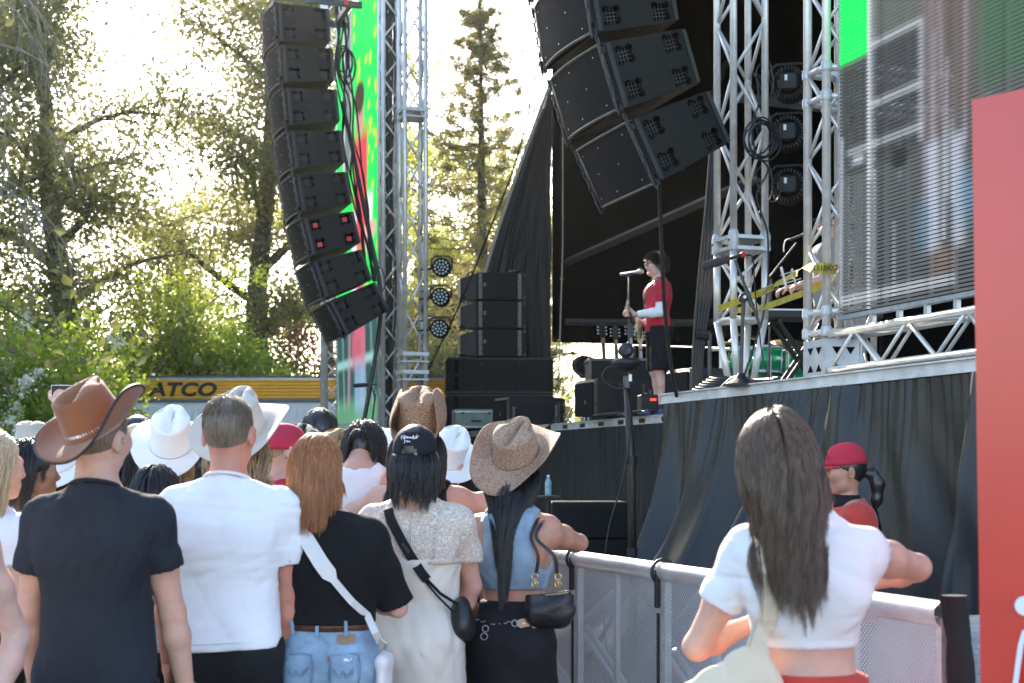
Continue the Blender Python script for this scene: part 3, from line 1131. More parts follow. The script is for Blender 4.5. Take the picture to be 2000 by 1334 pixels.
# ------------------------------------------------------------------ ground
def asphalt():
    m, nt, pr, out = node_mat('asphalt')
    L = nt.links.new
    tc = nt.nodes.new('ShaderNodeTexCoord')
    a = nt.nodes.new('ShaderNodeTexNoise'); a.inputs['Scale'].default_value = .35; a.inputs['Detail'].default_value = 6
    b = nt.nodes.new('ShaderNodeTexNoise'); b.inputs['Scale'].default_value = 160
    L(tc.outputs['Object'], a.inputs['Vector']); L(tc.outputs['Object'], b.inputs['Vector'])
    mx = nt.nodes.new('ShaderNodeMix'); mx.data_type = 'RGBA'
    mx.inputs[6].default_value = (.045, .045, .047, 1); mx.inputs[7].default_value = (.085, .082, .078, 1)
    L(a.outputs[0], mx.inputs[0]); L(mx.outputs[2], pr.inputs['Base Color'])
    bp = nt.nodes.new('ShaderNodeBump'); bp.inputs['Strength'].default_value = .5; bp.inputs['Distance'].default_value = .01
    L(b.outputs[0], bp.inputs['Height']); L(bp.outputs[0], pr.inputs['Normal'])
    pr.inputs['Roughness'].default_value = .9
    return m
g = MB().grid(lambda u, v: ((u - .5) * 1200, -300 + v * 1500, 0), 25, 31).build('ground', asphalt())
tag(g, kind='structure')
m_grass = mat('lawn_green', (.045, .075, .02), .9, var=.4, scale=3, bump=.8, bscale=60, bdist=.03)
g2 = MB().grid(lambda u, v: (-70 + u * 140, 22.5 + v * 90, .03 + .02 * sin(u * 60) * sin(v * 40)), 40, 30).build('lawn', m_grass)
tag(g2, kind='structure')

# ------------------------------------------------------------------ stage: two decks with skirts and the black tent over the main one
def sthing(name, label, cat, k, t, z, rot=0.0, group=None):
    return thing(name, label, cat, ST(k, t, z), SA + rot, group)
m_trim = mat('white_edge_trim', (.62, .62, .60), .5, .1, var=.22, scale=6, bump=.2, bscale=40)
m_ply = mat('black_plywood', (.02, .02, .021), .6, var=.3, scale=8)
WK = -1.62                                              # downstage edge of the near side wing
main = sthing('stage_platform', 'raised main stage deck with pale metal edge behind a black skirt', 'stage', 0, 0, 0)
MB().box((4.2, -1.5, DECK - .06), (8.4 - .02, 19.6, .12)).build('deck', m_ply, main)
MB().box((-.015, 2.3, DECK - .045), (.03, 12.0, .09)).box((-.035, 2.3, DECK - .005), (.05, 12.0, .012)).build_each('edge_trim', m_trim, main)
mb = MB().box((-.032, 2.0, DECK - .055), (.004, .20, .05))
sl_me = None
for i, t in enumerate(np.arange(-3.2, 7.6, .62)):
    if i == 0:
        o = MB().box((0, 0, 0), (.006, .17, .05)).build('edge_slot', m_black, main); sl_me = o.data
    else:
        o = obj_from('edge_slot', sl_me, None, main)
    o.location = (-.031, t, DECK - .05)
leg_me = None
for k in (.6, 4, 7.8):
    for t in (-10, -6, -2, 2, 6, 8):
        if leg_me is None:
            o = MB().tube((0, 0, 0), (0, 0, DECK - .12), .03, 8).build('leg', m_steel, main); leg_me = o.data
        else: o = obj_from('leg', leg_me, None, main)
        o.location = (k, t, 0)
wing = sthing('wing_platform', 'near side wing of the stage carrying the trusses and near screen', 'stage', 0, 0, 0)
MB().box((WK / 2 - .02, -7.8, DECK - .06), (-WK - .05, 8.36, .12)).build('deck', m_ply, wing)
MB().box((WK - .07, -7.8, DECK - .028), (.035, 8.36, .07)).box((WK - .055, -7.8, DECK + .013), (.11, 8.40, .011)).box((WK - .085, -7.8, DECK - .060), (.03, 8.36, .012)).build_each('edge_trim', m_trim, wing)
for t in (-3.8, -6.5, -9, -11.5):
    for k in (WK + .3, -.3):
        o = obj_from('leg', leg_me, None, wing); o.location = (k, t, 0)

def vinyl(name, col, rough, spec=.5, bump=.25, streak=True):
    m = mat(name, col, rough, var=.12, scale=5, bump=bump, bscale=26, stretch=(1, 1, .35), spec=spec, bdist=.012)
    return m
m_skirt = vinyl('black_vinyl_skirt', (.019, .021, .022), .40, .42, .22)
m_skirt2 = vinyl('black_gathered_skirt', (.021, .023, .024), .6, .30, .3)
m_tent = vinyl('black_tent_fabric', (.032, .033, .034), .6, .35, .35)  # same black fabric painted paler for the open light on the front leg
m_void = mat('black_backdrop_shade', (.006, .006, .0065), .95, var=.3, scale=3, spec=.1)  # inner tent fabric, the roof's shade put into its colour; also fills recesses

def sstep(a, b, x):
    x = min(1, max(0, (x - a) / (b - a)))
    return x * x * (3 - 2 * x)
rs = np.random.default_rng(11)
CRE = [(rs.uniform(-12, -3.7), rs.uniform(.12, .4), rs.uniform(-.6, .6), rs.uniform(.03, .10)) for _ in range(46)]
def wing_cloth(u, v):
    t = -12.0 + u * 8.36
    z = (DECK - .07) * (1 - v)
    pull = sstep(-6.0, -4.1, t) * v ** 3.4 * .66
    tt = t + .35 * pull
    k = WK - .075 - pull
    z = z + pull * .34 * (1 - .3 * sstep(-4.6, -3.7, t))
    # gathers close under the edge, deep diagonal folds lower down
    g = .010 * (1 - v) ** 6 * sin(t * 62 + 2 * sin(t * 9)) + .006 * (1 - v) ** 3 * sin(t * 101)
    d = 0
    for t0, w, sl, am in CRE:
        c = t0 + sl * v
        q = (t - c) / (w * (.35 + .9 * v))
        d += am * (.15 + v) * math.exp(-q * q)
    d += .05 * v * sin(t * 5.2 + 1.3 * v) + .02 * v * sin(t * 13 + 3 * v)
    d += .012 * sin(17 * t + 11 * v + 2 * sin(5 * v + t)) * v
    return (k - g - d * 2.5, tt, z)
wsk = sthing('stage_skirt', 'black shiny vinyl skirt with deep folds under the near wing, pulled out towards the barrier', 'curtain', 0, 0, 0)
o = MB().grid(wing_cloth, 420, 70).build('cloth', m_skirt, wsk, True)
def main_cloth(u, v):
    t = -3.9 + u * 12.2
    z = (DECK - .1) * (1 - v) + .0
    g = .016 * sin(t * 46 + 2.2 * sin(t * 5)) * (1 - .75 * v) + .012 * sin(t * 83 + 1.7 * sin(3 * t)) * (1 - v) + .03 * v * sin(t * 6 + v) + .02 * v * sin(t * 15 + 2 * v)
    g += .01 * sin(6 * t + 9 * v)
    return (-.075 - g, t, z)
msk = sthing('stage_skirt', 'matt black gathered skirt under the main stage behind the straw hats', 'curtain', 0, 0, 0)
MB().grid(main_cloth, 520, 30).build('cloth', m_skirt2, msk, True)

tent = sthing('stage_tent', 'black fabric tent closing the back, roof and far side of the stage', 'tent', 0, 0, 0)
m_beam = mat('worn_roof_beam', (.05, .042, .036), .7, var=.3, scale=6)
m_beam2 = mat('grey_roof_beam', (.07, .07, .068), .6, .2, var=.25, scale=5)
KB = 8.3
MB().grid(lambda u, v: (KB + .05 * sin(40 * u), -12 + u * 21, DECK - .1 + v * 9.6), 60, 4).build('back_wall', m_void, tent, True)
FT = 8.35
MB().box((5.6, FT + .02, 7.4), (5.4, .05, 7.3)).box((5.82, FT + .02, 2.96), (5.0, .05, 1.55)).box((2.35, FT + .02, 7.4), (1.1, .05, 7.3)).build_each('side_wall', m_void, tent)
def roof(u, v):
    t = -12 + v * 20.6
    k0 = max(-1.7, 2.3 - (8.35 - t) * .75)
    return (k0 + u * (8.4 - k0), t, 9.4 + 1.0 * sin(pi * u) - .35 * (1 - u) + .05 * sin(20 * v))
MB().grid(roof, 16, 30).build('roof_fabric', m_void, tent, True)
# front leg of the far side: lit folded fabric with a pale hem along its slope
pA, pB = to_stage(P(962, 545, 23.0)), to_stage(P(1092, 190, 23.0))
pE = to_stage(P(1106, 180, 23.0))
def leg_cloth(u, v):
    z = DECK + v * (pB.z - DECK + .5)
    f = max(0, (z - pA.z) / (pB.z - pA.z))
    k0 = pA.x + (pB.x - pA.x) * max(0, f) ** 1.12 if z > pA.z else pA.x
    k1 = pE.x
    k = k0 + (k1 - k0) * u
    fold = .05 * sin(26 * u * (1.2 - .4 * f) + 2 * v) * (1 - .3 * v) + .02 * sin(61 * u + 7 * v)
    return (k, 7.75 + fold - .12 * u, z)
MB().grid(leg_cloth, 70, 60).build('front_leg', m_tent, tent, True)
MB().grid(lambda u, v: (lambda a: (a[0] - .055 * (1 - v) , a[1] - .015, a[2]))(leg_cloth(0, .36 + .64 * u)), 30, 2).build('pale_hem', mat('pale_canvas_hem', (.42, .37, .30), .8), tent, True)
b0, b1 = to_stage(P(1085, 522, 25.0)), to_stage(P(1470, 352, 19.0))
MB().tube(b0, b1, .075, 4).build('diagonal_beam', m_beam, tent)
b0, b1 = to_stage(P(1104, 629, 24.4)), to_stage(P(1420, 631, 24.4))
MB().tube(b0, b1, .06, 4).build('cross_beam', m_beam2, tent)
for q, (xa, ya, xb, yb, dd) in enumerate(((1180, 500, 1430, 330, 26), (1330, 330, 1420, 120, 24), (1440, 190, 1650, 215, 17))):
    MB().tube(to_stage(P(xa, ya, dd)), to_stage(P(xb, yb, dd)), .06, 4).build('roof_brace', m_beam2 if q == 2 else m_black, tent)
rope = MB().path([to_stage(P(1099, 180, 22.6)), to_stage(P(1099, 480, 22.6)), to_stage(P(1090, 770, 22.6))], .012, 5).build('pull_rope', mat('pale_rope', (.35, .34, .28), .8), tent)
for y in (545, 665, 755):
    p = to_stage(P(1097 if y < 600 else 1091, y, 22.57))
    o = MB().lathe([(.0, -.03), (.03, 0), (0, .03)], 8, p).build('rope_clip', mat('yellow_clip', (.45, .42, .05), .5), tent)

# ------------------------------------------------------------------ box trusses
_tube_cache = {}
def strut(name, a, b, r, m, parent, n=8):
    """one tube as an object of its own; alike tubes share mesh data"""
    a, b = Vector(a), Vector(b)
    L = round((b - a).length, 3)
    key = (L, r, m.name, n)
    if key not in _tube_cache:
        mb = MB().tube((0, 0, 0), (0, 0, L), r, n)
        me = raw_mesh(name, np.concatenate(mb.v), mb.f)
        me.polygons.foreach_set('use_smooth', np.array([len(f) == 4 for f in mb.f]))
        me.materials.append(m)
        _tube_cache[key] = me
    o = obj_from(name, _tube_cache[key], None, parent)
    o.rotation_mode = 'QUATERNION'
    o.rotation_quaternion = (b - a).to_track_quat('Z', 'Y')
    o.location = a
    return o
def box_truss(parent, axis, L, a, r, step, br, faces=(0, 1, 2, 3), m=m_alu, off=(0, 0, 0), phase=0):
    """four chords and zigzag bracing; axis 'z' (upright) or 'y' (lying)"""
    h = a / 2
    cs = [(-h, -h), (h, -h), (h, h), (-h, h)]
    f = (lambda u, v, w: (off[0] + u, off[1] + v, off[2] + w)) if axis == 'z' else (lambda u, v, w: (off[0] + u, off[1] + w, off[2] + v))
    for u, v in cs: strut('chord', f(u, v, 0), f(u, v, L), r, m, parent, 12)
    n = max(1, int(round(L / step)))
    st = L / n
    for q in faces:
        (u0, v0), (u1, v1) = cs[q], cs[(q + 1) % 4]
        e = .0
        for i in range(n):
            z0, z1 = i * st, (i + 1) * st
            if (i + q + phase) % 2: strut('brace', f(u0, v0, z0), f(u1, v1, z1), br, m, parent, 7)
            else: strut('brace', f(u1, v1, z0), f(u0, v0, z1), br, m, parent, 7)
def collar(parent, a, z, r, m=m_alu2, hgt=.07, axis='z', bars=True):
    h = a / 2
    cs = [(-h, -h), (h, -h), (h, h), (-h, h)]
    for u, v in cs:
        o = MB().lathe([(r * 1.18, -hgt / 2), (r * 1.3, -hgt * .3), (r * 1.3, hgt * .3), (r * 1.18, hgt / 2)], 12, (u, v, z)).build('coupler', m, parent)
    if bars:
        for q in range(4):
            (u0, v0), (u1, v1) = cs[q], cs[(q + 1) % 4]
            strut('crossbar', (u0, v0, z), (u1, v1, z), r * .8, m_alu, parent)

# near tower
pt = to_stage(P(1447, 700, 12.2))
A1 = .30
tw = sthing('truss_tower', 'aluminium box truss tower standing between the singer and the near screen, narrowing to its foot', 'truss', pt.x, pt.y, DECK, 0, 'aluminium truss towers')
Z1 = .66
for sx, sy in ((-1, -1), (1, -1), (1, 1), (-1, 1)):
    strut('base_leg', (sx * .06, sy * .06, .02), (sx * A1 / 2, sy * A1 / 2, Z1), .030, m_alu, tw, 12)
MB().box((0, 0, .012), (.34, .34, .022)).build('base_plate', m_alu2, tw)
for q in range(4):
    cs = [(-1, -1), (1, -1), (1, 1), (-1, 1)]
    a, b = cs[q], cs[(q + 1) % 4]
    strut('crossbar', (a[0] * A1 / 2, a[1] * A1 / 2, Z1), (b[0] * A1 / 2, b[1] * A1 / 2, Z1), .024, m_alu, tw)
box_truss(tw, 'z', .58, A1, .030, .29, .014, off=(0, 0, Z1))
ZP = Z1 + .58
MB().box((0, 0, ZP + .02), (A1 + .07, A1 + .07, .03)).box((0, 0, ZP + .115), (A1 + .07, A1 + .07, .03)).build_each('joint_plate', m_alu2, tw)
for sx, sy in ((-1, -1), (1, -1), (1, 1), (-1, 1)):
    MB().lathe([(.04, 0), (.044, .03), (.044, .14), (.036, .17)], 12, (sx * A1 / 2, sy * A1 / 2, ZP - .0)).build('coupler', m_alu2, tw)
    MB().lathe([(.012, 0), (.016, .02), (0, .025)], 8, (sx * (A1 / 2 + .035), sy * (A1 / 2), ZP + .07)).build('bolt', m_dsteel, tw)
box_truss(tw, 'z', 4.6, A1, .030, .46, .015, off=(0, 0, ZP + .13))

# second tower at the screen's edge, with the lying truss in front of the screen's foot
pt2 = to_stage(P(1626, 700, 10.0))
A2 = .25
tw2 = sthing('truss_tower', 'aluminium box truss tower at the far edge of the near screen', 'truss', pt2.x, pt2.y, DECK, 0, 'aluminium truss towers')
cb = MB()
for sx in (-1, 1):
    cb.box((sx * (A2 / 2 + .012), 0, .15), (.012, A2 + .05, .28)).box((0, sx * (A2 / 2 + .012), .15), (A2 + .05, .012, .28))
o = cb.build_each('corner_block', m_alu2, tw2)
for sx in (-1, 1):
    for zz in (.09, .21):
        o = MB().prism([(-.036, -.025), (.036, -.025), (0, .025)], -.002, .002).build('block_cutout', m_void, tw2)
        o.location = (sx * .055, -A2 / 2 - .0195, zz)
        if zz > .1: o.rotation_euler = (0, pi, 0)
        o = MB().prism([(-.036, -.025), (.036, -.025), (0, .025)], -.002, .002).build('block_cutout', m_void, tw2)
        o.location = (-A2 / 2 - .0195, sx * .055, zz); o.rotation_euler = (0, pi if zz > .1 else 0, pi / 2)
collar(tw2, A2, .34, .030)
box_truss(tw2, 'z', 5.2, A2, .030, .30, .013, off=(0, 0, .34))
for yy in (612, 198, 142):
    collar(tw2, A2, P(1626, yy, 10.0).z - DECK, .030)
for yy in (205, 135):
    z = P(1626, yy, 10.0).z - DECK
    for sy in (-1, 1):
        strut('outrigger_tube', (0, sy * A2 / 2, z), (.9, sy * A2 / 2, z), .03, m_alu, tw2)
lt = sthing('floor_truss', 'aluminium box truss lying along the wing edge under the near screen', 'truss', pt2.x, pt2.y - A2 / 2 - .05, DECK + .04, 0)
box_truss(lt, 'y', 3.3, .25, .026, .30, .013, off=(0, -3.3, .125 + .026))
# inner post behind the near screen
pp = to_stage(P(1680, 640, 10.6))
ib = sthing('truss_tower', 'slim aluminium truss standing just behind the lower edge of the near screen', 'truss', pp.x, pp.y, DECK, 0, 'aluminium truss towers')
box_truss(ib, 'z', 3.2, .14, .024, .3, .01)
# far towers
ptf = to_stage(P(806, 700, 19.3))
tf = sthing('truss_tower', 'tall aluminium truss tower on the far side carrying three round lamps', 'truss', ptf.x, ptf.y, DECK - .02, 0, 'aluminium truss towers')
box_truss(tf, 'z', 7.2, .29, .032, .5, .015)
for yy in (215, 690, 725): 
    z = P(806, yy, 19.3).z - DECK
    MB().box((0, 0, z), (.36, .36, .05)).box((0, 0, z - .1), (.36, .36, .02)).build_each('joint_plate', m_alu2, tf)
ptg = to_stage(P(760, 700, 19.9))
tg = sthing('truss_tower', 'slim aluminium truss beside the far screen wrapped in dark cables', 'truss', ptg.x, ptg.y, DECK - .02, 0, 'aluminium truss towers')
box_truss(tg, 'z', 7.4, .22, .030, .28, .013)
mb = MB()
for i in range(5):
    pts = [(.02 + .02 * i - .05 + .03 * sin(zz * 2 + i), -.06 + .02 * cos(zz * 3 + i), zz) for zz in np.arange(0, 7.2, .3)]
    mb.path(pts, .014, 5)
mb.build_stuff('cable_loom', m_rubber, tg)
pth = to_stage(P(648, 740, 23.6))
th_ = sthing('truss_tower', 'short aluminium truss at the far end of the far screen', 'truss', pth.x, pth.y, 1.2, 0, 'aluminium truss towers')
box_truss(th_, 'z', 8.2, .26, .036, .30, .013)
pti = to_stage(P(900, 640, 25.0))

# ------------------------------------------------------------------ LED screens
def rect(c, u, v, u0, u1, v0, v1, col, soft=.01, sl=0.0, a=1.0):
    uu = u + sl * (v - v0)
    m = np.clip((uu - u0) / soft + .5, 0, 1) * np.clip((u1 - uu) / soft + .5, 0, 1) * np.clip((v - v0) / soft + .5, 0, 1) * np.clip((v1 - v) / soft + .5, 0, 1) * a
    return c * (1 - m[..., None]) + np.array(col) * m[..., None]
def ell2(c, u, v, cu, cv, ru, rv, col, soft=.25, a=1.0):
    q = np.sqrt(((u - cu) / ru) ** 2 + ((v - cv) / rv) ** 2)
    m = np.clip((1 - q) / soft, 0, 1) * a
    return c * (1 - m[..., None]) + np.array(col) * m[..., None]
GREEN = (.015, .78, .12)
def near_picture(u, v):
    """u 0 (far edge) .. 1 (near edge), v 0 bottom .. 1 top of the near screen"""
    r = np.random.default_rng(5)
    v = v * 1.37
    c = np.zeros(u.shape + (3,)) + np.array((.10, .115, .11))
    c = rect(c, u, v, -.1, 1.2, -.1, .42, (.085, .095, .10), .12)
    c = rect(c, u, v, .0, .30, .34, .60, (.045, .05, .05), .05)
    for i in range(26):
        a = r.uniform(-.02, 1); w = r.uniform(.003, .012); b = r.uniform(.0, .35); t = b + r.uniform(.1, .45)
        c = rect(c, u, v, a, a + w, b, t, (.42, .46, .54), .008, r.uniform(-.05, .05), r.uniform(.25, .8))
    c = rect(c, u, v, .30, .47, .34, 1.1, (.13, .085, .085), .08, 0, .5)
    c = rect(c, u, v, .30, .34, .2, .80, (.22, .18, .20), .04, 0, .5)
    c = rect(c, u, v, .10, .30, .36, .60, (.055, .06, .065), .03)
    for (a, b, s, t, k) in ((.11, .29, .610, .622, .75), (.11, .29, .470, .485, .7), (.105, .125, .3, .9, .5), (.285, .30, .35, .62, .6), (.03, .3, .375, .392, .6), (.0, .4, .02, .045, .7), (.05, .09, .352, .37, .9)):
        c = rect(c, u, v, a, b, s, t, (.50, .54, .60), .014, 0, k * .75)
    for (a, b) in ((.31, .355), (.395, .43)):
        c = rect(c, u, v, a, b, .10, .34, (.40, .44, .54), .025, .02, .7)
    c = ell2(c, u, v, .44, .20, .05, .09, (.12, .26, .38), 1.0, .7)
    c = ell2(c, u, v, .30, .16, .04, .09, (.12, .24, .36), 1.0, .6)
    c = ell2(c, u, v, .22, .33, .035, .03, (.03, .035, .035), .4)
    c = ell2(c, u, v, .36, .08, .06, .05, (.28, .18, .13), 1.0, .5)
    c = rect(c, u, v, .47, 1.1, .42, 1.1, (.055, .12, .075), .05, 0, .8)
    c = ell2(c, u, v, .55, .76, .05, .05, (.5, .5, .55), .5, .7)
    c = rect(c, u, v, .105, .112, -.1, 1.1, (.7, .72, .76), .004, 0, .6)
    for i in range(13):
        a = i / 13.0
        c = rect(c, u, v, a, a + .004, -.1, 1.1, (.03, .035, .035), .004, 0, .5)
    c = rect(c, u, v, -.1, .105, .60 + 0, 1.2, GREEN, .006)
    return np.clip(c, 0, 1)
m_led = attr_mat('led_louvre_screen', .9, .36)
pl = to_stage(P(1640, 615, 9.8))
SW, SHt = 3.2, 3.9
scr = sthing('led_screen', 'huge near LED louvre screen showing a blurred close up with a green corner', 'screen', pl.x, pl.y, pl.z, 0, 'LED screens beside the stage')
NS, NU = 150, 110
uu = np.linspace(0, 1, NU)
V, F, C = [], [], []
sh = SHt / NS
for j in range(NS):
    z0, z1 = j * sh + sh * .24, j * sh + sh * .80
    b = len(V)
    q = np.zeros((NU, 4, 3))
    q[:, :, 1] = (-uu * SW)[:, None]
    q[:, 0] += (0, 0, z0); q[:, 1] += (0, 0, z1); q[:, 2] += (.018, 0, z1); q[:, 3] += (.018, 0, z0)
    n0 = j * NU * 4
    V.append(q.reshape(-1, 3))
    i = np.arange(NU - 1) * 4 + n0
    for e in range(4):
        F.append(np.stack([i + e, i + (e + 1) % 4, i + 4 + (e + 1) % 4, i + 4 + e], 1))
    vv = np.full(NU, (j + .5) / NS)
    C.append(np.repeat(near_picture(uu, vv), 4, axis=0))
me = raw_mesh('louvre', np.concatenate(V), np.concatenate(F), False, np.concatenate(C))
o = obj_from('louvre', me, m_led, scr); o['kind'] = 'stuff'
fr = MB()
for i in range(14):
    fr.box((.045, -SW * i / 13, SHt / 2), (.03, .012, SHt))
for i in range(5):
    fr.box((.07, -SW / 2, SHt * i / 4), (.03, SW, .03))
fr.build_stuff('back_frame', m_dsteel, scr)
MB().box((.03, -SW / 2, -.02), (.06, SW + .02, .03)).build('bottom_rail', mat('screen_rail', (.35, .38, .42), .4, .4), scr)
MB().box((.03, .012, SHt / 2), (.05, .02, SHt)).build('side_rail', m_alu2, scr)
for px_, in ((1700,), (1752,), (1806,), (1864,)):
    dd = 5.61 / ((px_ - 1000) / FPX + .342)
    q = to_stage(P(px_, 600, dd)) - pl
    b = MB().box((0, 0, -.03), (.03, .035, .07)).box((0, 0, -.075), (.035, .05, .018)).build_stuff('hanging_bracket', m_steel, scr)
    b.location = (.02, q.y, -.03)

def far_picture(u, v):
    """u 0 (far edge, left) .. 1 (near edge, right)"""
    r = np.random.default_rng(9)
    c = np.zeros(u.shape + (3,)) + np.array(GREEN)
    for i in range(70):
        c = ell2(c, u, v, r.uniform(.3, 1), r.uniform(.22, 1), .03, .014, (.75, .55, .06), .5, .85)
    c = rect(c, u, v, .12, .34, .62, 1.1, (.16, .22, .22), .02)
    c = rect(c, u, v, .14, .18, .62, 1.1, (.6, .65, .65), .02)
    c = rect(c, u, v, .30, .33, .62, 1.1, (.45, .5, .5), .02)
    c = rect(c, u, v, .0, .05, .45, 1.1, GREEN, .01)
    c = rect(c, u, v, -.1, 1.1, -.1, .30, (.03, .085, .08), .02)
    c = rect(c, u, v, -.1, 1.1, -.1, .055, (.10, .28, .16), .03)
    c = rect(c, u, v, .0, 1.0, .135, .155, (.30, .55, .56), .012, 0, .9)
    for a in (.02, .16, .62, .76, .90):
        c = rect(c, u, v, a, a + .035, .03, .30, (.25, .40, .40), .015, .25, .5)
    for a in (.24, .52):
        c = rect(c, u, v, a, a + .06, .04, .22, (.42, .25, .32), .02, -.1, .6)
    # performer in a red top
    c = rect(c, u, v, .40, .58, .20, .40, (.62, .10, .16), .03)
    c = rect(c, u, v, .38, .66, .40, .68, (.66, .07, .10), .05)
    c = ell2(c, u, v, .50, .72, .10, .05, (.55, .30, .26), .3)
    c = ell2(c, u, v, .50, .765, .12, .045, (.07, .035, .03), .3)
    c = rect(c, u, v, .34, .44, .30, .50, (.80, .80, .88), .03)
    c = rect(c, u, v, .62, .74, .40, .52, (.80, .80, .88), .03, -.3)
    c = ell2(c, u, v, .70, .435, .16, .03, (.70, .40, .36), .4)
    c = rect(c, u, v, .34, .62, .13, .22, (.55, .12, .2), .03, 0, .8)
    c = rect(c, u, v, .40, .62, .02, .14, (.25, .42, .62), .04, 0, .7)
    return np.clip(c, 0, 1)
m_led2 = attr_mat('led_panel_far', .9, .30)
pf = to_stage(P(752, 816, 20.0))
FW, FH = 3.25, 6.4
sc2 = sthing('led_screen', 'tall far LED screen with a red shirted performer on bright green', 'screen', pf.x, pf.y, pf.z, 0, 'LED screens beside the stage')
n1, n2 = 90, 200
U, Vv = np.meshgrid(np.linspace(0, 1, n1), np.linspace(0, 1, n2), indexing='ij')
C = far_picture(U, Vv).reshape(-1, 3)
pts = np.stack([0 * U, (1 - U) * FW, Vv * FH], 2).reshape(-1, 3)
i, j = np.meshgrid(np.arange(n1 - 1), np.arange(n2 - 1), indexing='ij')
a = (i * n2 + j).ravel()
me = raw_mesh('picture', pts, np.stack([a, a + 1, a + n2 + 1, a + n2], 1), False, C)
obj_from('picture', me, m_led2, sc2)
MB().box((.06, FW / 2, FH / 2), (.10, FW, FH)).build_stuff('back_frame', m_dsteel, sc2)
MB().box((.03, FW / 2, -.07), (.10, FW, .12)).build('bottom_rail', mat('pale_screen_rail', (.45, .5, .5), .5), sc2)
for i in range(4):
    MB().box((.03, .3 + i * .85, -.17), (.06, .05, .1)).build('bracket', m_steel, sc2)
# riser under the far screen
rs_ = sthing('screen_riser', 'low scaffold riser carrying the far screen behind the crowd', 'scaffold', pf.x - .1, pf.y, 0)
MB().box((.4, FW / 2, 2.0), (.9, FW + .3, .08)).build('deck', m_ply, rs_)
for k in (.0, .8):
    for t in (0, 1.1, 2.2, 3.3):
        strut('leg', (k, t, 0), (k, t, 1.96), .03, m_steel, rs_)
    strut('crossbar', (k, 0, 1.7), (k, 3.3, 1.7), .025, m_steel, rs_)
    strut('crossbar', (k, 0, 1.1), (k, 3.3, 1.1), .025, m_steel, rs_)

# ------------------------------------------------------------------ hanging line arrays
BD, BHF, BHB, BW = .66, .50, .42, .96
def star_poly(r, q=.62):
    pts = []
    for c in range(4):
        a = pi / 4 + c * pi / 2
        for da, rr in ((-.26, r * .94), (0, r), (.26, r * .94), (.55, r * .66), (.785, r * .60), (1.02, r * .66)):
            pts.append((rr * cos(a + da), rr * sin(a + da)))
    return pts
def cabinet_mesh():
    fx, bx = -BD / 2, BD / 2
    prof = [(fx, -BHF / 2 + .012), (bx, -BHB / 2 + .012), (bx, BHB / 2 - .012), (fx, BHF / 2 - .012)]
    mb = MB().prism(prof, -BW / 2, BW / 2)
    o = mb.build('cabinet', m_cab)
    cut = MB()
    for sx in (-1, 1):
        for sz in (-1, 1):
            cx, cz = sx * .19 + .02, sz * .122
            poly = [(cx + x, cz + z) for x, z in star_poly(.088)]
            for s in (-1, 1):
                cut.prism(poly, min(s * (BW / 2 - .055), s * (BW / 2 + .02)), max(s * (BW / 2 - .055), s * (BW / 2 + .02)))
    co = cut.build('cutter', m_cab)
    md = o.modifiers.new('b', 'BOOLEAN'); md.operation = 'DIFFERENCE'; md.object = co; md.solver = 'EXACT'
    dg = bpy.context.evaluated_depsgraph_get(); dg.update()
    me = bpy.data.meshes.new_from_object(o.evaluated_get(dg))
    me.name = 'cabinet'
    bpy.data.objects.remove(o); bpy.data.objects.remove(co)
    me.materials.clear(); me.materials.append(m_cab)
    me.polygons.foreach_set('use_smooth', np.zeros(len(me.polygons), dtype=bool))
    return me
m_grille = mat('perforated_grille', (.014, .0145, .0155), .75, .0, var=.2, scale=10, bump=.7, bscale=420, bdist=.003, spec=.15)
m_screw = mat('bright_screw', (.6, .6, .6), .35, .8)
m_red = mat('red_cone', (.5, .02, .02), .5)
def array_box(parent_label, loc, tilt, group, lit=False, chain=True, detail=True):
    r = thing('line_array_speaker', parent_label, 'speaker', loc, SA, group)
    r.rotation_mode = 'XYZ'
    r.rotation_euler = (0, 0, 0)
    r.matrix_world = Matrix.Translation(loc) @ Matrix.Rotation(SA, 4, 'Z') @ Matrix.Rotation(-tilt, 4, 'Y')
    return r
_arr = {}
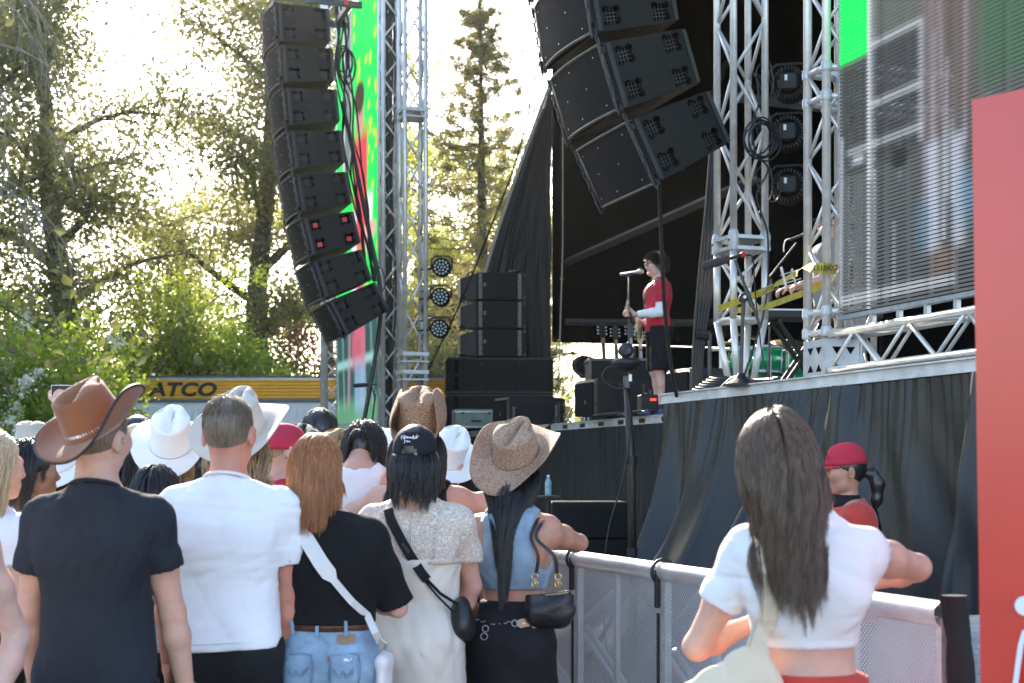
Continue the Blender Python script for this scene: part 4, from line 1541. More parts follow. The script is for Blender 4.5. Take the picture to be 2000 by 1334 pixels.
def fill_array_box(r, lit=False, lines=False):
    if not _arr:
        _arr['cab'] = cabinet_mesh()
        # grille: bulged front with its own rim
        def gf(u, v):
            y = (u - .5) * (BW - .03)
            return (-BD / 2 - .012 - .055 * (1 - (2 * u - 1) ** 2), y, (v - .5) * (BHF - .05))
        mb = MB().grid(gf, 24, 6)
        _arr['grille'] = raw_mesh('grille', np.concatenate(mb.v), mb.f, True); _arr['grille'].materials.append(m_grille)
        mb = MB()
        for s in (-1, 1):
            pts = [(gf(u, 0)[0] + .0, gf(u, 0)[1], s * (BHF / 2 - .02)) for u in np.linspace(0, 1, 14)]
            mb.path(pts, .012, 6)
            mb.box((-BD / 2 - .006, s * (BW / 2 - .012), 0), (.03, .024, BHF - .03))
        _arr['rim'] = raw_mesh('grille_rim', np.concatenate(mb.v), mb.f, True); _arr['rim'].materials.append(m_edge)
        mb = MB()
        for u in (.1, .3, .5, .7, .9):
            for v in (.12, .5, .88):
                if (u in (.3, .7)) == (v == .5):
                    p = gf(u, v); mb.lathe([(.0065, 0), (.005, .003), (0, .004)], 6, (p[0] - .002, p[1], p[2]), R=roty(-pi / 2))
        _arr['screw'] = raw_mesh('grille_screw', np.concatenate(mb.v), mb.f); _arr['screw'].materials.append(m_screw)
        mb = MB()      # chain of links down both front corners
        for i in range(10):
            z = BHF * .52 - i * .056
            pts = [(.011 * cos(a), 0, .034 * sin(a)) for a in np.linspace(0, 2 * pi, 9)]
            if i % 2: pts = [(0, p[0], p[2]) for p in pts]
            mb.path([(-BD / 2 - .025 + p[0], p[1], z + p[2]) for p in pts], .0055, 5, caps=False)
        mb.box((-BD / 2 - .01, 0, -BHF * .42), (.05, .03, .09), bev=.006)
        mb.box((-BD / 2 - .01, 0, BHF * .40), (.04, .03, .07), bev=.006)
        _arr['chain'] = raw_mesh('rigging_chain', np.concatenate(mb.v), mb.f, True); _arr['chain'].materials.append(m_dsteel)
        mb = MB()      # wire grids inside the four side handles
        for sx in (-1, 1):
            for sz in (-1, 1):
                cx, cz = sx * .19 + .02, sz * .122
                for s in (-1, 1):
                    y = s * (BW / 2 - .035)
                    for q in (-.026, 0, .026):
                        mb.box((cx + q, y, cz), (.004, .004, .11)).box((cx, y, cz + q), (.11, .004, .004))
        _arr['grid'] = raw_mesh('handle_grid', np.concatenate(mb.v), mb.f); _arr['grid'].materials.append(m_dsteel)
        mb = MB()
        for k, q, hh in (('rail', .035, BHF - .05), ('rail2', .03, BHB - .04)):
            mb = MB().box((0, 0, 0), (q, .013, hh))
            _arr[k] = raw_mesh('corner_rail', np.concatenate(mb.v), mb.f); _arr[k].materials.append(m_cab2)
        mb = MB()
        for sx in (-1, 1):
            for sz in (-1, 1):
                mb.box((sx * .19 + .02, -BW / 2 + .034, sz * .122), (.06, .004, .055))
        _arr['cone'] = raw_mesh('red_label', np.concatenate(mb.v), mb.f); _arr['cone'].materials.append(m_red)
    for k, n in (('cab', 'cabinet'), ('grille', 'grille'), ('rim', 'grille_rim'), ('screw', 'grille_screw'), ('grid', 'handle_grid')):
        if lit and k == 'grid': continue
        o = obj_from(n, _arr[k], None, r)
        if k in ('screw', 'grid', 'rim'): o['kind'] = 'stuff'
    for s in (-1, 1):
        o = obj_from('rigging_chain', _arr['chain'], None, r); o.location = (0, s * (BW / 2 + .022), 0); o['kind'] = 'stuff'
        o = obj_from('corner_rail', _arr['rail'], None, r); o.location = (-BD / 2 + .05, s * (BW / 2 + .004), 0)
        o = obj_from('corner_rail', _arr['rail2'], None, r); o.location = (BD / 2 - .01, s * (BW / 2 + .006), 0)
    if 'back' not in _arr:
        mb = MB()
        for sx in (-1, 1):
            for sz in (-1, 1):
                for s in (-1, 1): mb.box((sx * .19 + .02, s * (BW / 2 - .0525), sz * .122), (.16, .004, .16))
        _arr['back'] = raw_mesh('handle_well_shade', np.concatenate(mb.v), mb.f); _arr['back'].materials.append(m_void)  # black plates that paint the shade deep inside the handle openings
    o = obj_from('handle_well_shade', _arr['back'], None, r); o['kind'] = 'stuff'
    if lit: obj_from('red_label', _arr['cone'], None, r)['kind'] = 'stuff'
near_boxes = [(1330, 262, 26.5), (1272, 129, 18), (1233, -8, 10), (1213, -148, 4)]
names_n = ['bottom', 'second from the bottom', 'third from the bottom', 'fourth from the bottom']
for (x, y, tl), w in zip(near_boxes, names_n):
    r = array_box(f'{w} cabinet of the near hanging speaker column, four star shaped side handles' if w == 'bottom' else f'{w} black cabinet in the near hanging speaker column',
                  P(x, y, 10.0) + SV * (BW / 2), radians(tl), 'near hanging speaker column')
    fill_array_box(r)
far_boxes = [(592, 46, 3), (600, 125, 4), (609, 207, 6), (619, 289, 8), (631, 372, 10), (647, 453, 14), (668, 532, 20), (701, 601, 28)]
ords = ['top', 'second from the top', 'third from the top', 'fourth from the top', 'fifth from the top', 'sixth from the top, red labels in its handles,', 'second from the bottom', 'lowest, strongly tilted']
for i, ((x, y, tl), w) in enumerate(zip(far_boxes, ords)):
    r = array_box(f'{w} cabinet of the far hanging speaker column', P(x, y, 17.7) + SV * (BW / 2), radians(tl), 'far hanging speaker column')
    fill_array_box(r, lit=(i == 5))
bp = P(592, 46, 17.7) + SV * (BW / 2)
fb = thing('flying_frame', 'black steel flying frame on top of the far speaker column with red shackle', 'rigging', bp + Vector((0, 0, .32)), SA)
MB().box((.18, -BW / 2 + .05, 0), (1.15, .06, .07)).box((.18, BW / 2 - .05, 0), (1.15, .06, .07)).box((-.3, 0, 0), (.06, BW, .07)).box((.6, 0, 0), (.06, BW, .07)).build_each('frame_bar', m_dsteel, fb)
MB().box((.55, -BW / 2 + .03, .03), (.05, .05, .12)).build('shackle', m_red, fb)
MB().tube((.18, 0, 0), (.18, 0, 3), .012, 6).build('hoist_chain', m_dsteel, fb)
np_ = P(1213, -148, 10.0) + SV * (BW / 2)
fb = thing('flying_frame', 'steel flying frame above the near speaker column', 'rigging', np_ + Vector((0, 0, .34)), SA)
MB().box((.1, -BW / 2 + .05, 0), (1.0, .06, .07)).box((.1, BW / 2 - .05, 0), (1.0, .06, .07)).box((-.3, 0, 0), (.06, BW, .07)).box((.5, 0, 0), (.06, BW, .07)).tube((.1, 0, 0), (.1, 0, 2.5), .014, 6).build_each('frame_bar', m_dsteel, fb)

# ------------------------------------------------------------------ cables that hang or run
def cable(label, pts, r, n=6, m=m_rubber, name='cable', group=None, cat='cable'):
    o = MB().path(smooth_path(pts, 6), r, n).build(name, m, None, True)
    return tag(o, label, cat, group)
cable('thick black cable hanging from the near speaker column past the singer', [P(1288, 360, 10.9), P(1292, 470, 11.1), P(1298, 600, 11.3), P(1312, 720, 11.5), P(1322, 775, 11.6)], .016)
b = thing('cable_bundle', 'bundle of black cables hanging beside the near truss tower', 'cable', (0, 0, 0))
for i in range(5):
    pts = [P(1398 + i * 4 - 8, 270, 13), P(1392 + i * 6 - 14, 420, 13), P(1380 + i * 7 - 14, 540, 13), P(1364 + i * 5 - 8, 660, 13), P(1352 + i * 4, 780, 13)]
    MB().path(smooth_path(pts, 6), .016, 6).build('cable', m_rubber, b, True)
MB().tube(P(1360, 652, 12.98), P(1385, 656, 12.98), .045, 8).build('cable_tie', m_black, b)
cable('thin cable running from the tent roof down behind the stacked speakers', [P(1058, 100, 20), P(1012, 300, 20.2), P(960, 440, 20.5), P(900, 590, 21), P(830, 735, 21.4)], .014)
cable('black tension cable leaning from the far speaker column to the crowd', [P(668, 200, 18.5), P(690, 300, 18.4), P(716, 430, 18.3), P(742, 560, 18.2), P(741, 640, 18.2), P(722, 760, 18.2), P(706, 850, 18.2)], .03)
b = thing('cable_bundle', 'tangle of black cables behind the far speaker column', 'cable', (0, 0, 0))
rr = random.Random(3)
for i in range(7):
    x0 = 660 + rr.uniform(-6, 14)
    pts = [P(x0, 5, 18.6)]
    for y in range(60, 600, 70):
        pts.append(P(x0 + (y / 560) ** 1.5 * 66 + rr.uniform(-9, 9) + (14 * (i % 3 - 1) if 60 < y < 200 else 0), y, 18.6 + rr.uniform(-.1, .1)))
    MB().path(smooth_path(pts, 5), .012, 5).build('cable', m_rubber, b, True)
for i in range(3):
    pts = [P(670 + 4 * i + (12 + 2 * i) * cos(a), 115 + 8 * i + (26 + 4 * i) * sin(a), 18.55) for a in np.linspace(0, 2 * pi, 14)]
    MB().path(pts, .013, 5).build('cable_coil', m_rubber, b, True)
pts = [P(720, 520, 18.3), P(745, 525, 18.3), P(752, 560, 18.3), P(735, 572, 18.3), P(712, 560, 18.3)]
MB().path(smooth_path(pts, 6), .008, 5).build('cable_loop', m_rubber, b, True)

# ------------------------------------------------------------------ round LED lamps
m_lens = emit_mat('lamp_lens', (.75, .85, .8), .35)
m_lens2 = mat('lamp_lens_glass', (.45, .52, .5), .12, var=.1)
def par_lamp(label, loc, face, rad, group, back=False):
    """round lamp; 'face' is the yaw its lens looks to (local -y)"""
    r = thing('stage_lamp', label, 'stage lamp', loc, face, group)
    Rm = rotx(pi / 2)
    prof = [(rad * .42, -.20), (rad * .55, -.19), (rad * .6, -.12), (rad * .98, -.10), (rad, -.06), (rad, .015), (rad * .93, .02), (rad * .9, .008)]
    MB().lathe([(q, z) for q, z in prof], 28, R=Rm).build('housing', mat('matt_black_casting', (.012, .012, .012), .85, spec=.2), r, False)
    fin = None
    for i in range(28):
        a = 2 * pi * i / 28
        if fin is None:
            fo = MB().box((0, 0, 0), (.03, .10, .006)).build('cooling_fin', m_dsteel, r); fin = fo.data
        else: fo = obj_from('cooling_fin', fin, None, r)
        fo.location = (rad * .86 * cos(a), .13, rad * .86 * sin(a)); fo.rotation_euler = (0, -a, 0)
    le = None
    spots = [(0, 0)] + [(rad * .36 * cos(a), rad * .36 * sin(a)) for a in np.arange(0, 2 * pi, pi / 3)] + [(rad * .70 * cos(a), rad * .70 * sin(a)) for a in np.arange(.26, 2 * pi, pi / 6)]
    for x, z in spots:
        if le is None:
            lo = MB().lathe([(.0001, .014), (rad * .09, .011), (rad * .125, .0)], 12, R=Rm, caps=False).build('lens', m_lens2, r, True); le = lo.data
        else: lo = obj_from('lens', le, None, r)
        lo.location = (x, -.010, z)
    MB().path([(-rad * 1.12, .05, -rad * .1), (-rad * 1.12, .05, rad * .9), (-rad * .7, .05, rad * 1.25), (rad * .7, .05, rad * 1.25), (rad * 1.12, .05, rad * .9), (rad * 1.12, .05, -rad * .1)], .012, 6).build('yoke', m_black, r, True)
    if back:
        MB().box((0, .205, 0), (rad * .9, .02, rad * .9), bev=.008).build('rear_cover', m_cab2, r)
        MB().box((.02, .218, .03), (.025, .004, .05)).build('label_plate', m_white, r)
        MB().box((rad * .5, .135, 0), (.03, .02, .06)).build('socket', m_lens2, r)
    return r
for (x, y), w in zip(((862, 522), (860, 580), (858, 642)), ('highest', 'middle', 'lowest')):
    p = P(x, y, 19.0)
    par_lamp(f'{w} of three round LED lamps on the far truss, lenses facing us', p, radians(-5), .125, 'round LED lamps on the far truss')
    o = MB().path(smooth_path([p + Vector((-.05, .2, .1)), p + Vector((-.2, .25, .0)), p + Vector((-.25, .2, -.18)), p + Vector((-.12, .22, -.25)), p + Vector((-.3, .25, -.3))], 6), .009, 5).build('lamp_cable', m_rubber, None, True)
    tag(o, f'looped cable behind the {w} lamp of the far truss', 'cable')
    strut_o = MB().tube(p + Vector((0, .1, .0)), p + Vector((-.3, .25, 0)), .014, 6).build('lamp_clamp', m_dsteel)
    tag(strut_o, f'short arm holding the {w} lamp on the far truss', 'clamp')
for (x, y), w in zip(((1542, 170), (1540, 266), (1541, 368)), ('highest', 'middle', 'lowest')):
    p = P(x, y, 12.8)
    par_lamp(f'{w} of three black round lamps on the near truss seen from behind', p, radians(180 - 14), .155, 'round LED lamps on the near truss', True)
    o = MB().path(smooth_path([p + Vector((-.1, -.2, .02)), p + Vector((-.16, -.26, -.16)), p + Vector((-.28, -.26, -.12)), p + Vector((-.33, -.2, .1)), p + Vector((-.22, -.22, .16)), p + Vector((-.2, -.25, -.1)), p + Vector((-.34, -.2, -.3))], 7), .008, 5).build('lamp_cable', m_rubber, None, True)
    tag(o, f'looped cable at the {w} lamp of the near truss', 'cable')
    o = MB().tube(p + Vector((-.1, 0, .0)), p + Vector((-.36, -.3, .03)), .018, 6).build('lamp_clamp', m_dsteel)
    tag(o, f'short arm holding the {w} lamp on the near truss', 'clamp')
cl = thing('cable_bundle', 'coils of black cable hung on the near truss beside the lamps', 'cable', (0, 0, 0))
for i in range(6):
    rx, ry = 26 + 3 * (i % 3), 34 + 5 * (i % 2)
    pts = [P(1487 + 3 * i - 8 + rx * cos(a), 268 + 4 * (i % 3) + ry * sin(a), 11.9 - .02 * i) for a in np.linspace(0, 2 * pi, 18)]
    MB().path(pts, .008, 5).build('cable_coil', m_rubber, cl, True)
pts = [P(1478, 150, 11.95), P(1482, 200, 11.95), P(1470, 240, 11.95), P(1476, 300, 11.95), P(1500, 330, 11.95), P(1478, 380, 11.95), P(1488, 420, 11.95), P(1500, 470, 11.95), P(1494, 600, 11.95), P(1450, 745, 11.95)]
MB().path(smooth_path(pts, 6), .009, 5).build('cable', m_rubber, cl, True)
# ------------------------------------------------------------------ speakers standing on the stage
def stand_at(x, y, d): return P(x, y, d)
def subwoofer(label, loc, w, dp, h, group, grilles=True):
    r = thing('subwoofer', label, 'speaker', loc, SA - radians(14), group)
    MB().box((0, 0, h / 2), (w, dp, h), bev=.012).build('cabinet', m_cab, r)
    MB().box((-w / 2 - .006, 0, h / 2), (.012, dp - .06, h - .06)).build('grille', m_grille, r)
    hd = None
    for sx in (-w / 2 + .14,):
        for sz in (.27, .73):
            o = MB().prism([(-.035, -.1), (.035, -.1), (.018, 0), (.035, .1), (-.035, .1), (-.018, 0)], -.004, .004).build('handle_recess_shade', m_void, r)  # flat black plate on the face, painting the shade of a hollow handle
            o.location = (sx, -dp / 2 - .0035, h * sz)
            o = obj_from('handle_recess_shade', o.data, None, r)
            o.location = (-w / 2 - .0145, -dp / 4, h * sz); o.rotation_euler = (0, 0, pi / 2)
    mb = MB()
    for z in (.02, h - .02): mb.box((0, -dp / 2 - .003, z), (w, .01, .03))
    mb.build_each('edge_strip', m_cab2, r)
    for z in (.1, h - .1):
        for x in (-.3, .3): MB().lathe([(.012, 0), (.008, .006), (0, .007)], 8, (x, -dp / 2 - .001, z), R=rotx(pi / 2)).build('screw', m_dsteel, r)
    return r
c = P(976, 700, 22.3)
for i, w in enumerate(('lower', 'upper')):
    subwoofer(f'{w} of two wide black subwoofers under the far speaker stack', Vector((c.x - .02, 22.6, DECK + .003 + i * .572)), 1.66, .8, .565, 'far subwoofers')
def small_cab(label, loc, group):
    r = thing('stacked_speaker', label, 'speaker', loc, SA - radians(12), group)
    w, h, dp = 1.0, .42, .5
    MB().prism([(-w / 2, 0), (w / 2, 0), (w / 2, h), (-w / 2 + .30, h)][:0] or [(-w / 2 + .26, 0), (w / 2, 0), (w / 2, h), (-w / 2 + .26, h)], -dp / 2, dp / 2).build('cabinet', m_cab, r)
    MB().prism([(-w / 2, .04), (-w / 2 + .255, .0), (-w / 2 + .255, h - .01), (-w / 2, h - .10)], -dp / 2 + .02, dp / 2 - .02).build('grille_nose', m_cab2, r)
    for x in (-w / 2 + .31, w / 2 - .07):
        MB().box((x, -dp / 2 - .006, h / 2), (.055, .012, h - .02)).build('side_rail', m_edge, r)
    MB().box((-.12, -dp / 2 - .004, h * .55), (.045, .008, .06)).box((-.12, -dp / 2 - .007, h * .55), (.02, .006, .025)).build_stuff('badge', m_edge, r)
    for z in (.03, h - .03):
        MB().box((w / 2 + .01, -dp / 2 + .02, z), (.03, .03, .05)).box((-w / 2 + .12, -dp / 2 + .05, z), (.05, .02, .04)).build_each('rigging_lug', m_dsteel, r)
    MB().box((-w / 2 + .05, 0, -.006), (.10, .3, .012)).build('foot', m_black, r)
    return r
top = DECK + .003 + 2 * .572
for i, w in enumerate(('lowest', 'middle', 'topmost')):
    small_cab(f'{w} of three black speakers stacked on the far subwoofers', Vector((P(958, 0, 22.3).x, 22.5, top + .012 + i * .445)), 'far speaker stack')
ob = sthing('canvas_scrap', 'folded dark cloth lying on top of the far speaker stack', 'cloth', *to_stage(P(1005, 0, 22.4))[:2], top + .012 + 3 * .445 - .02)
MB().grid(lambda u, v: (-.12 + u * .24, -.15 + v * .3, .012 + .02 * sin(7 * u) * sin(5 * v) + .015 * u), 10, 10).build('cloth', m_tent, ob, True)
fc = thing('flight_case', 'pale green equipment case on the far stage edge under the speaker stack', 'case', Vector((P(926, 0, 21.6).x, 21.75, DECK + .003)), SA - radians(10))
m_green = mat('pale_green_paint', (.20, .26, .225), .5, .1, var=.15, scale=6)
MB().box((0, 0, .155), (.66, .4, .29), bev=.02).build('body', m_green, fc)
MB().box((0, -.203, .26), (.66, .012, .02)).box((0, -.203, .03), (.66, .012, .02)).build_each('edge_strip', m_steel, fc)
MB().box((.2, -.206, .24), (.05, .02, .03)).box((-.2, -.206, .24), (.05, .02, .03)).build_each('latch', m_dsteel, fc)
MB().path([(-.07, -.21, .13), (-.06, -.24, .12), (.06, -.24, .12), (.07, -.21, .13)], .01, 6).build('handle', m_black, fc)

def wedge(label, x, y, d, w, h, dp, yaw, group='stage monitor wedges'):
    p = P(x, y, d)
    r = thing('stage_monitor', label, 'stage monitor', Vector((p.x, d, DECK + .003)), yaw, group)
    # local: long panel faces -y, end panel faces -x
    MB().prism([(-w / 2 + .02, .03), (w / 2, .0), (w / 2, h), (-w / 2 + .06, h), (-w / 2 + .02, h - .05)], -dp / 2, dp / 2).build('cabinet', m_cab2, r)
    MB().box((-w / 2 + .012, 0, h / 2), (.02, dp - .05, h - .08)).build('grille', m_grille, r)
    MB().box((-w / 2 + .03, -dp / 2 - .006, h / 2), (.035, .014, h - .03)).box((w / 2 - .10, -dp / 2 - .006, h / 2), (.035, .014, h - .10)).build_each('edge_rail', m_edge, r)
    MB().path([(w / 2 - .03, -dp / 2 - .0, h * .18), (w / 2 - .03, -dp / 2 - .05, h * .22), (w / 2 - .03, -dp / 2 - .05, h * .72), (w / 2 - .03, -dp / 2, h * .76)], .016, 6).build('handle', m_edge, r)
    for q in ((-.2, .88), (0, .86), (.2, .88)):
        MB().lathe([(.012, 0), (.008, .006), (0, .007)], 8, (q[0] * w, -dp / 2 - .0, h * q[1]), R=rotx(pi / 2)).build('screw', m_dsteel, r)
    MB().box((-w / 2 - .0, -dp * .1, h * .42), (.006, .03, .05)).build_stuff('badge', m_edge, r)
    return r
wedge('black monitor wedge at the main stage edge, nearest to the singer', 1195, 820, 17.4, .80, .47, .5, radians(26))
wedge('black monitor wedge at the main stage edge, farther from the singer', 1032, 830, 20.3, .92, .40, .5, radians(24))
wedge('black monitor wedge behind the hanging cable, right of the singer', 1385, 770, 14.8, .80, .42, .5, radians(24))

# road case used as guitar boat, with guitars in a rack behind it
p = P(1206, 0, 18.2)
rc = thing('road_case', 'large black road case with metal edges behind the front wedge', 'case', Vector((p.x + .05, 18.4, DECK + .003)), SA - radians(16))
cw, ch, cd = .86, .80, .5
MB().box((0, 0, ch / 2), (cw, cd, ch)).build('body', m_cab, rc)
e = MB()
for sx in (-1, 1):
    e.box((sx * (cw / 2 - .012), -cd / 2 - .004, ch / 2), (.035, .012, ch)).box((sx * (cw / 2 + .004), 0, ch - .012), (.012, cd, .03))
for z in (.016, ch - .012): e.box((0, -cd / 2 - .0045, z), (cw - .06, .012, .032))
e.box((0, 0, ch + .003), (cw, cd, .008))
e.build_stuff('edge_profile', m_edge, rc)
MB().box((0, -cd / 2 - .008, ch * .5), (.1, .012, .07)).build_each('latch', m_steel, rc)
for sx in (-1, 1):
    for sz in (0, 1):
        MB().lathe([(.0, -.028), (.02, -.02), (.028, 0), (.02, .02), (0, .028)], 8, (sx * cw / 2, -cd / 2, .03 + sz * (ch - .05))).build('ball_corner', m_steel, rc)

def guitar(label, loc, yaw, tilt, body_mat, head_mat, flip=False, group='guitars in the rack'):
    r = thing('guitar', label, 'guitar', loc, yaw, group)
    r.rotation_euler = (tilt, 0, yaw)
    # body outline in x-z plane
    pts = []
    for a in np.linspace(0, 2 * pi, 40, endpoint=False):
        z = .20 * cos(a)
        x = (.155 - .02 * cos(a)) * sin(a) * (1 - .28 * math.exp(-((z - .03) / .06) ** 2))
        if z > .10: x *= 1.0
        pts.append((x, .20 + z))
    MB().prism(pts, -.022, .022).build('body', body_mat, r)
    MB().prism([(x * .55, .20 + (z - .20) * .72) for x, z in pts], -.026, -.0225).build('pickguard', m_white if not flip else m_black, r)
    MB().box((0, -.018, .66), (.046, .026, .58)).build('neck', mat('maple_neck', (.30, .15, .06), .4), r)
    MB().box((0, -.034, .62), (.044, .006, .50)).build('fretboard', mat('rosewood', (.05, .022, .014), .4), r)
    MB().prism([(-.023, .94), (.023, .94), (.045, .99), (.040, 1.13), (.01, 1.15), (-.035, 1.12), (-.040, .99)], -.020, -.004).build('headstock', head_mat, r)
    peg = None
    for i in range(3):
        for s in (-1, 1):
            if peg is None:
                o = MB().lathe([(.004, 0), (.004, .02), (.011, .022), (.012, .034), (0, .038)], 8, R=roty(pi / 2)).build('tuning_peg', m_screw, r, True); peg = o.data
            else: o = obj_from('tuning_peg', peg, None, r)
            o.location = (s * .038, -.012, 1.005 + i * .045)
            if s < 0: o.rotation_euler = (0, 0, pi)
    MB().box((0, -.03, .14), (.08, .012, .02)).build('bridge', m_steel, r)
    mb = MB()
    for i in range(6): mb.tube(((i - 2.5) * .007, -.040, .14), ((i - 2.5) * .006, -.036, .95), .0009, 3)
    mb.build_stuff('string', m_screw, r)
    return r
m_sun = mat('sunburst_body', (.22, .075, .018), .2, var=.6, scale=4)
m_cream = mat('cream_body', (.62, .52, .36), .22)
m_dhead = mat('dark_headstock', (.03, .018, .012), .3)
gs = [(1184, 632, 'reddish guitar with a dark headstock, first in the rack from the tent side', m_sun, m_dhead), (1208, 636, 'guitar with a black headstock, second in the rack', m_black, m_dhead),
      (1236, 632, 'guitar whose dark headstock shows behind the microphone stand', m_sun, m_dhead), (1254, 642, 'guitar with a pale wood neck beside the singer in the rack', m_cream, mat('pale_maple', (.5, .3, .12), .35))]
for i, (x, y, lb, bm, hm) in enumerate(gs):
    p = P(x, y, 18.95)
    guitar(lb, Vector((p.x, 18.95, p.z - 1.13)), radians(30 - 6 * i), radians(-6), bm, hm)
rk = thing('guitar_rack', 'black tube rack holding the guitars behind the road case', 'guitar rack', Vector((P(1220, 0, 19.1).x, 19.1, DECK + .003)), SA - radians(14))
mb = MB()
for x in (-.45, .45):
    mb.tube((x, -.2, .02), (x, .2, .02), .015, 6).tube((x, .1, .02), (x, .1, .78), .015, 6)
mb.tube((-.45, .1, .78), (.45, .1, .78), .02, 6).tube((-.45, -.12, .15), (.45, -.12, .15), .015, 6).tube((-.45, .08, .15), (.45, .08, .15), .015, 6)
mb.build_each('tube', m_black, rk)

# pedals, supply box and small things at the singer's feet
p = P(1273, 800, 16.15)
pb = thing('power_box', 'small black box with a glowing red display at the singer\'s feet', 'box', Vector((p.x - .02, 16.35, DECK + .003)), radians(8))
MB().box((0, 0, .12), (.22, .2, .24), bev=.012).build('body', m_black, pb)
MB().box((.03, -.102, .18), (.09, .006, .05)).build('display_frame', m_dsteel, pb)
rd = emit_mat('red_digits', (1, .06, .03), 1.2)
for i in range(4):
    o = text_obj('8', .032, rd, 'digit', .0008, parent=pb); o.location = (.004 + i * .018, -.1065, .18); o.rotation_euler = (pi / 2, 0, 0)
MB().box((-.06, -.102, .18), (.05, .006, .05)).box((0, -.102, .08), (.16, .006, .03)).build_each('panel', m_cab2, pb)
p = P(1250, 805, 16.2)
for i, (dx, cm, lb) in enumerate(((-.02, (.03, .06, .20), 'blue effect pedal at the singer\'s feet, left one'), (.14, (.02, .05, .22), 'blue effect pedal at the singer\'s feet, beside the power box'), (.22, (.35, .09, .05), 'small orange effect pedal by the singer\'s shoe'))):
    e = thing('effect_pedal', lb, 'pedal', Vector((p.x + dx + .08, 16.18 - .03 * i, DECK + .003)), .3)
    MB().box((0, 0, .03), (.075, .12, .05), bev=.008).build('body', mat(f'pedal_paint_{i}', cm, .35), e)
    for s in (-1, 0, 1): MB().lathe([(.009, 0), (.008, .014), (0, .015)], 8, (s * .022, .03, .055)).build('knob', m_black, e)
    MB().lathe([(.009, 0), (.009, .008), (0, .009)], 8, (0, -.035, .055)).build('switch', m_steel, e)
cable('black cables lying along the stage edge beside the pedals', [P(1160, 812, 16.9), P(1195, 808, 16.5), P(1230, 806, 16.3), P(1262, 801, 16.2), P(1285, 803, 16.15)], .012)
cable('cables hanging over the stage edge beside the farther wedge', [P(1065, 838, 19), P(1082, 822, 19), P(1092, 806, 19.2), P(1100, 812, 19.2), P(1104, 826, 19)], .012)
for (x, y, d, hh, lb) in ((1087, 818, 19.6, .25, 'short grey post standing by the farther wedge'), (1004, 818, 19.9, .24, 'short grey post in front of the farther wedge'), (1262, 790, 16.9, .28, 'short grey post standing by the power box'), (1386, 690, 14.5, .75, 'grey stand post behind the right wedge')):
    p = P(x, y, d)
    o = thing('stand_post', lb, 'post', Vector((p.x, d, DECK + .003)))
    MB().lathe([(.05, 0), (.05, .01), (.022, .02), (.022, hh), (.026, hh), (.026, hh + .02), (0, hh + .02)], 10).build('post', m_edge, o)
# coil of cables on the wing edge
cc = thing('cable_coil', 'flat coil of black cable lying on the wing edge at the tower foot', 'cable', (0, 0, 0))
for i in range(6):
    c0 = P(1395 + 4 * i, 762 - i, 11.55)
    pts = [c0 + Vector(((.17 - .012 * i) * cos(a), .18 * sin(a), .015 * i + .02 * sin(a))) for a in np.linspace(0, 2 * pi, 20)]
    MB().path(pts, .014, 6, caps=False).build('turn', m_rubber, cc, True)
cable('thick black cable running over the wing edge by the tower foot', [P(1400, 770, 11.2), P(1425, 745, 11.1), P(1445, 738, 11.0), P(1475, 744, 10.9), P(1520, 742, 10.6)], .022)

# ------------------------------------------------------------------ microphones and stands
def mic(parent, p, dirv, r=.018, L=.16, m=m_dsteel, headm=None, name='microphone'):
    dv = Vector(dirv).normalized()
    q = dv.to_track_quat('Z', 'Y').to_matrix()
    MB().lathe([(.0, -L), (r * .62, -L), (r * .72, -.02), (r * 1.15, .0), (r * 1.2, .012)], 14, p, R=q).build(name, m, parent, True)
    MB().lathe([(r * 1.2, .012), (r * 1.42, .03), (r * 1.35, .055), (r * .8, .072), (0, .076)], 14, p, R=q).build('mic_head', headm or m_steel, parent, True)
ms_p = P(1228, 600, 16.35)
ms = thing('microphone_stand', 'straight black microphone stand with a silver microphone at the singer\'s mouth', 'microphone stand', Vector((ms_p.x, 16.35, DECK + .003)))
zt = P(0, 536, 16.35).z - DECK
MB().lathe([(.13, 0), (.13, .015), (.03, .03), (.014, .05), (.012, .8), (.016, .82), (.009, .86), (.008, zt - .02), (0, zt - .02)], 16).build('pole', m_dsteel, ms, True)
MB().tube((-.02, 0, zt - .01), (.05, 0, zt + .005), .022, 8).build('mic_clip', m_black, ms)
mic(ms, (.10, -.0, zt + .025), (1, 0, .14), .021, .20, m_steel, mat('mic_mesh', (.5, .48, .44), .35, .8))
MB().path([(0, 0, .86), (-.03, -.02, .82), (-.025, -.02, .76), (.06, -.02, .70)], .006, 5).build('mic_cable', m_white, ms, True)
# long microphone in foam on a boom at the tower foot
b0 = P(1447, 747, 10.6)
sg = thing('microphone_stand', 'boom stand at the tower foot holding a long foam covered microphone', 'microphone stand', (0, 0, 0))
MB().lathe([(.12, -.0), (.12, .02), (.05, .06), (.02, .1)], 16, (b0.x, 10.6, DECK + .003)).build('base', m_black, sg)
kn = P(1452, 582, 10.6)
MB().tube((b0.x, 10.6, DECK + .08), kn, .014, 8).build('pole', m_dsteel, sg)
MB().tube(P(1436, 508, 10.6), P(1486, 640, 10.55), .011, 8).tube(P(1455, 560, 10.58), P(1470, 600, 10.56), .018, 8).build_stuff('boom', m_dsteel, sg)
MB().lathe([(.0, -.03), (.035, -.028), (.035, .028), (0, .03)], 12, kn, R=rotx(pi / 2)).build('clutch_knob', m_black, sg)
MB().lathe([(0, -.012), (.012, -.01), (.012, .03), (0, .03)], 10, kn + Vector((0, -.04, 0)), R=rotx(pi / 2)).build('clutch_bolt', m_steel, sg)
f0, f1 = P(1372, 521, 10.6), P(1424, 505, 10.6)
dv = (f1 - f0)
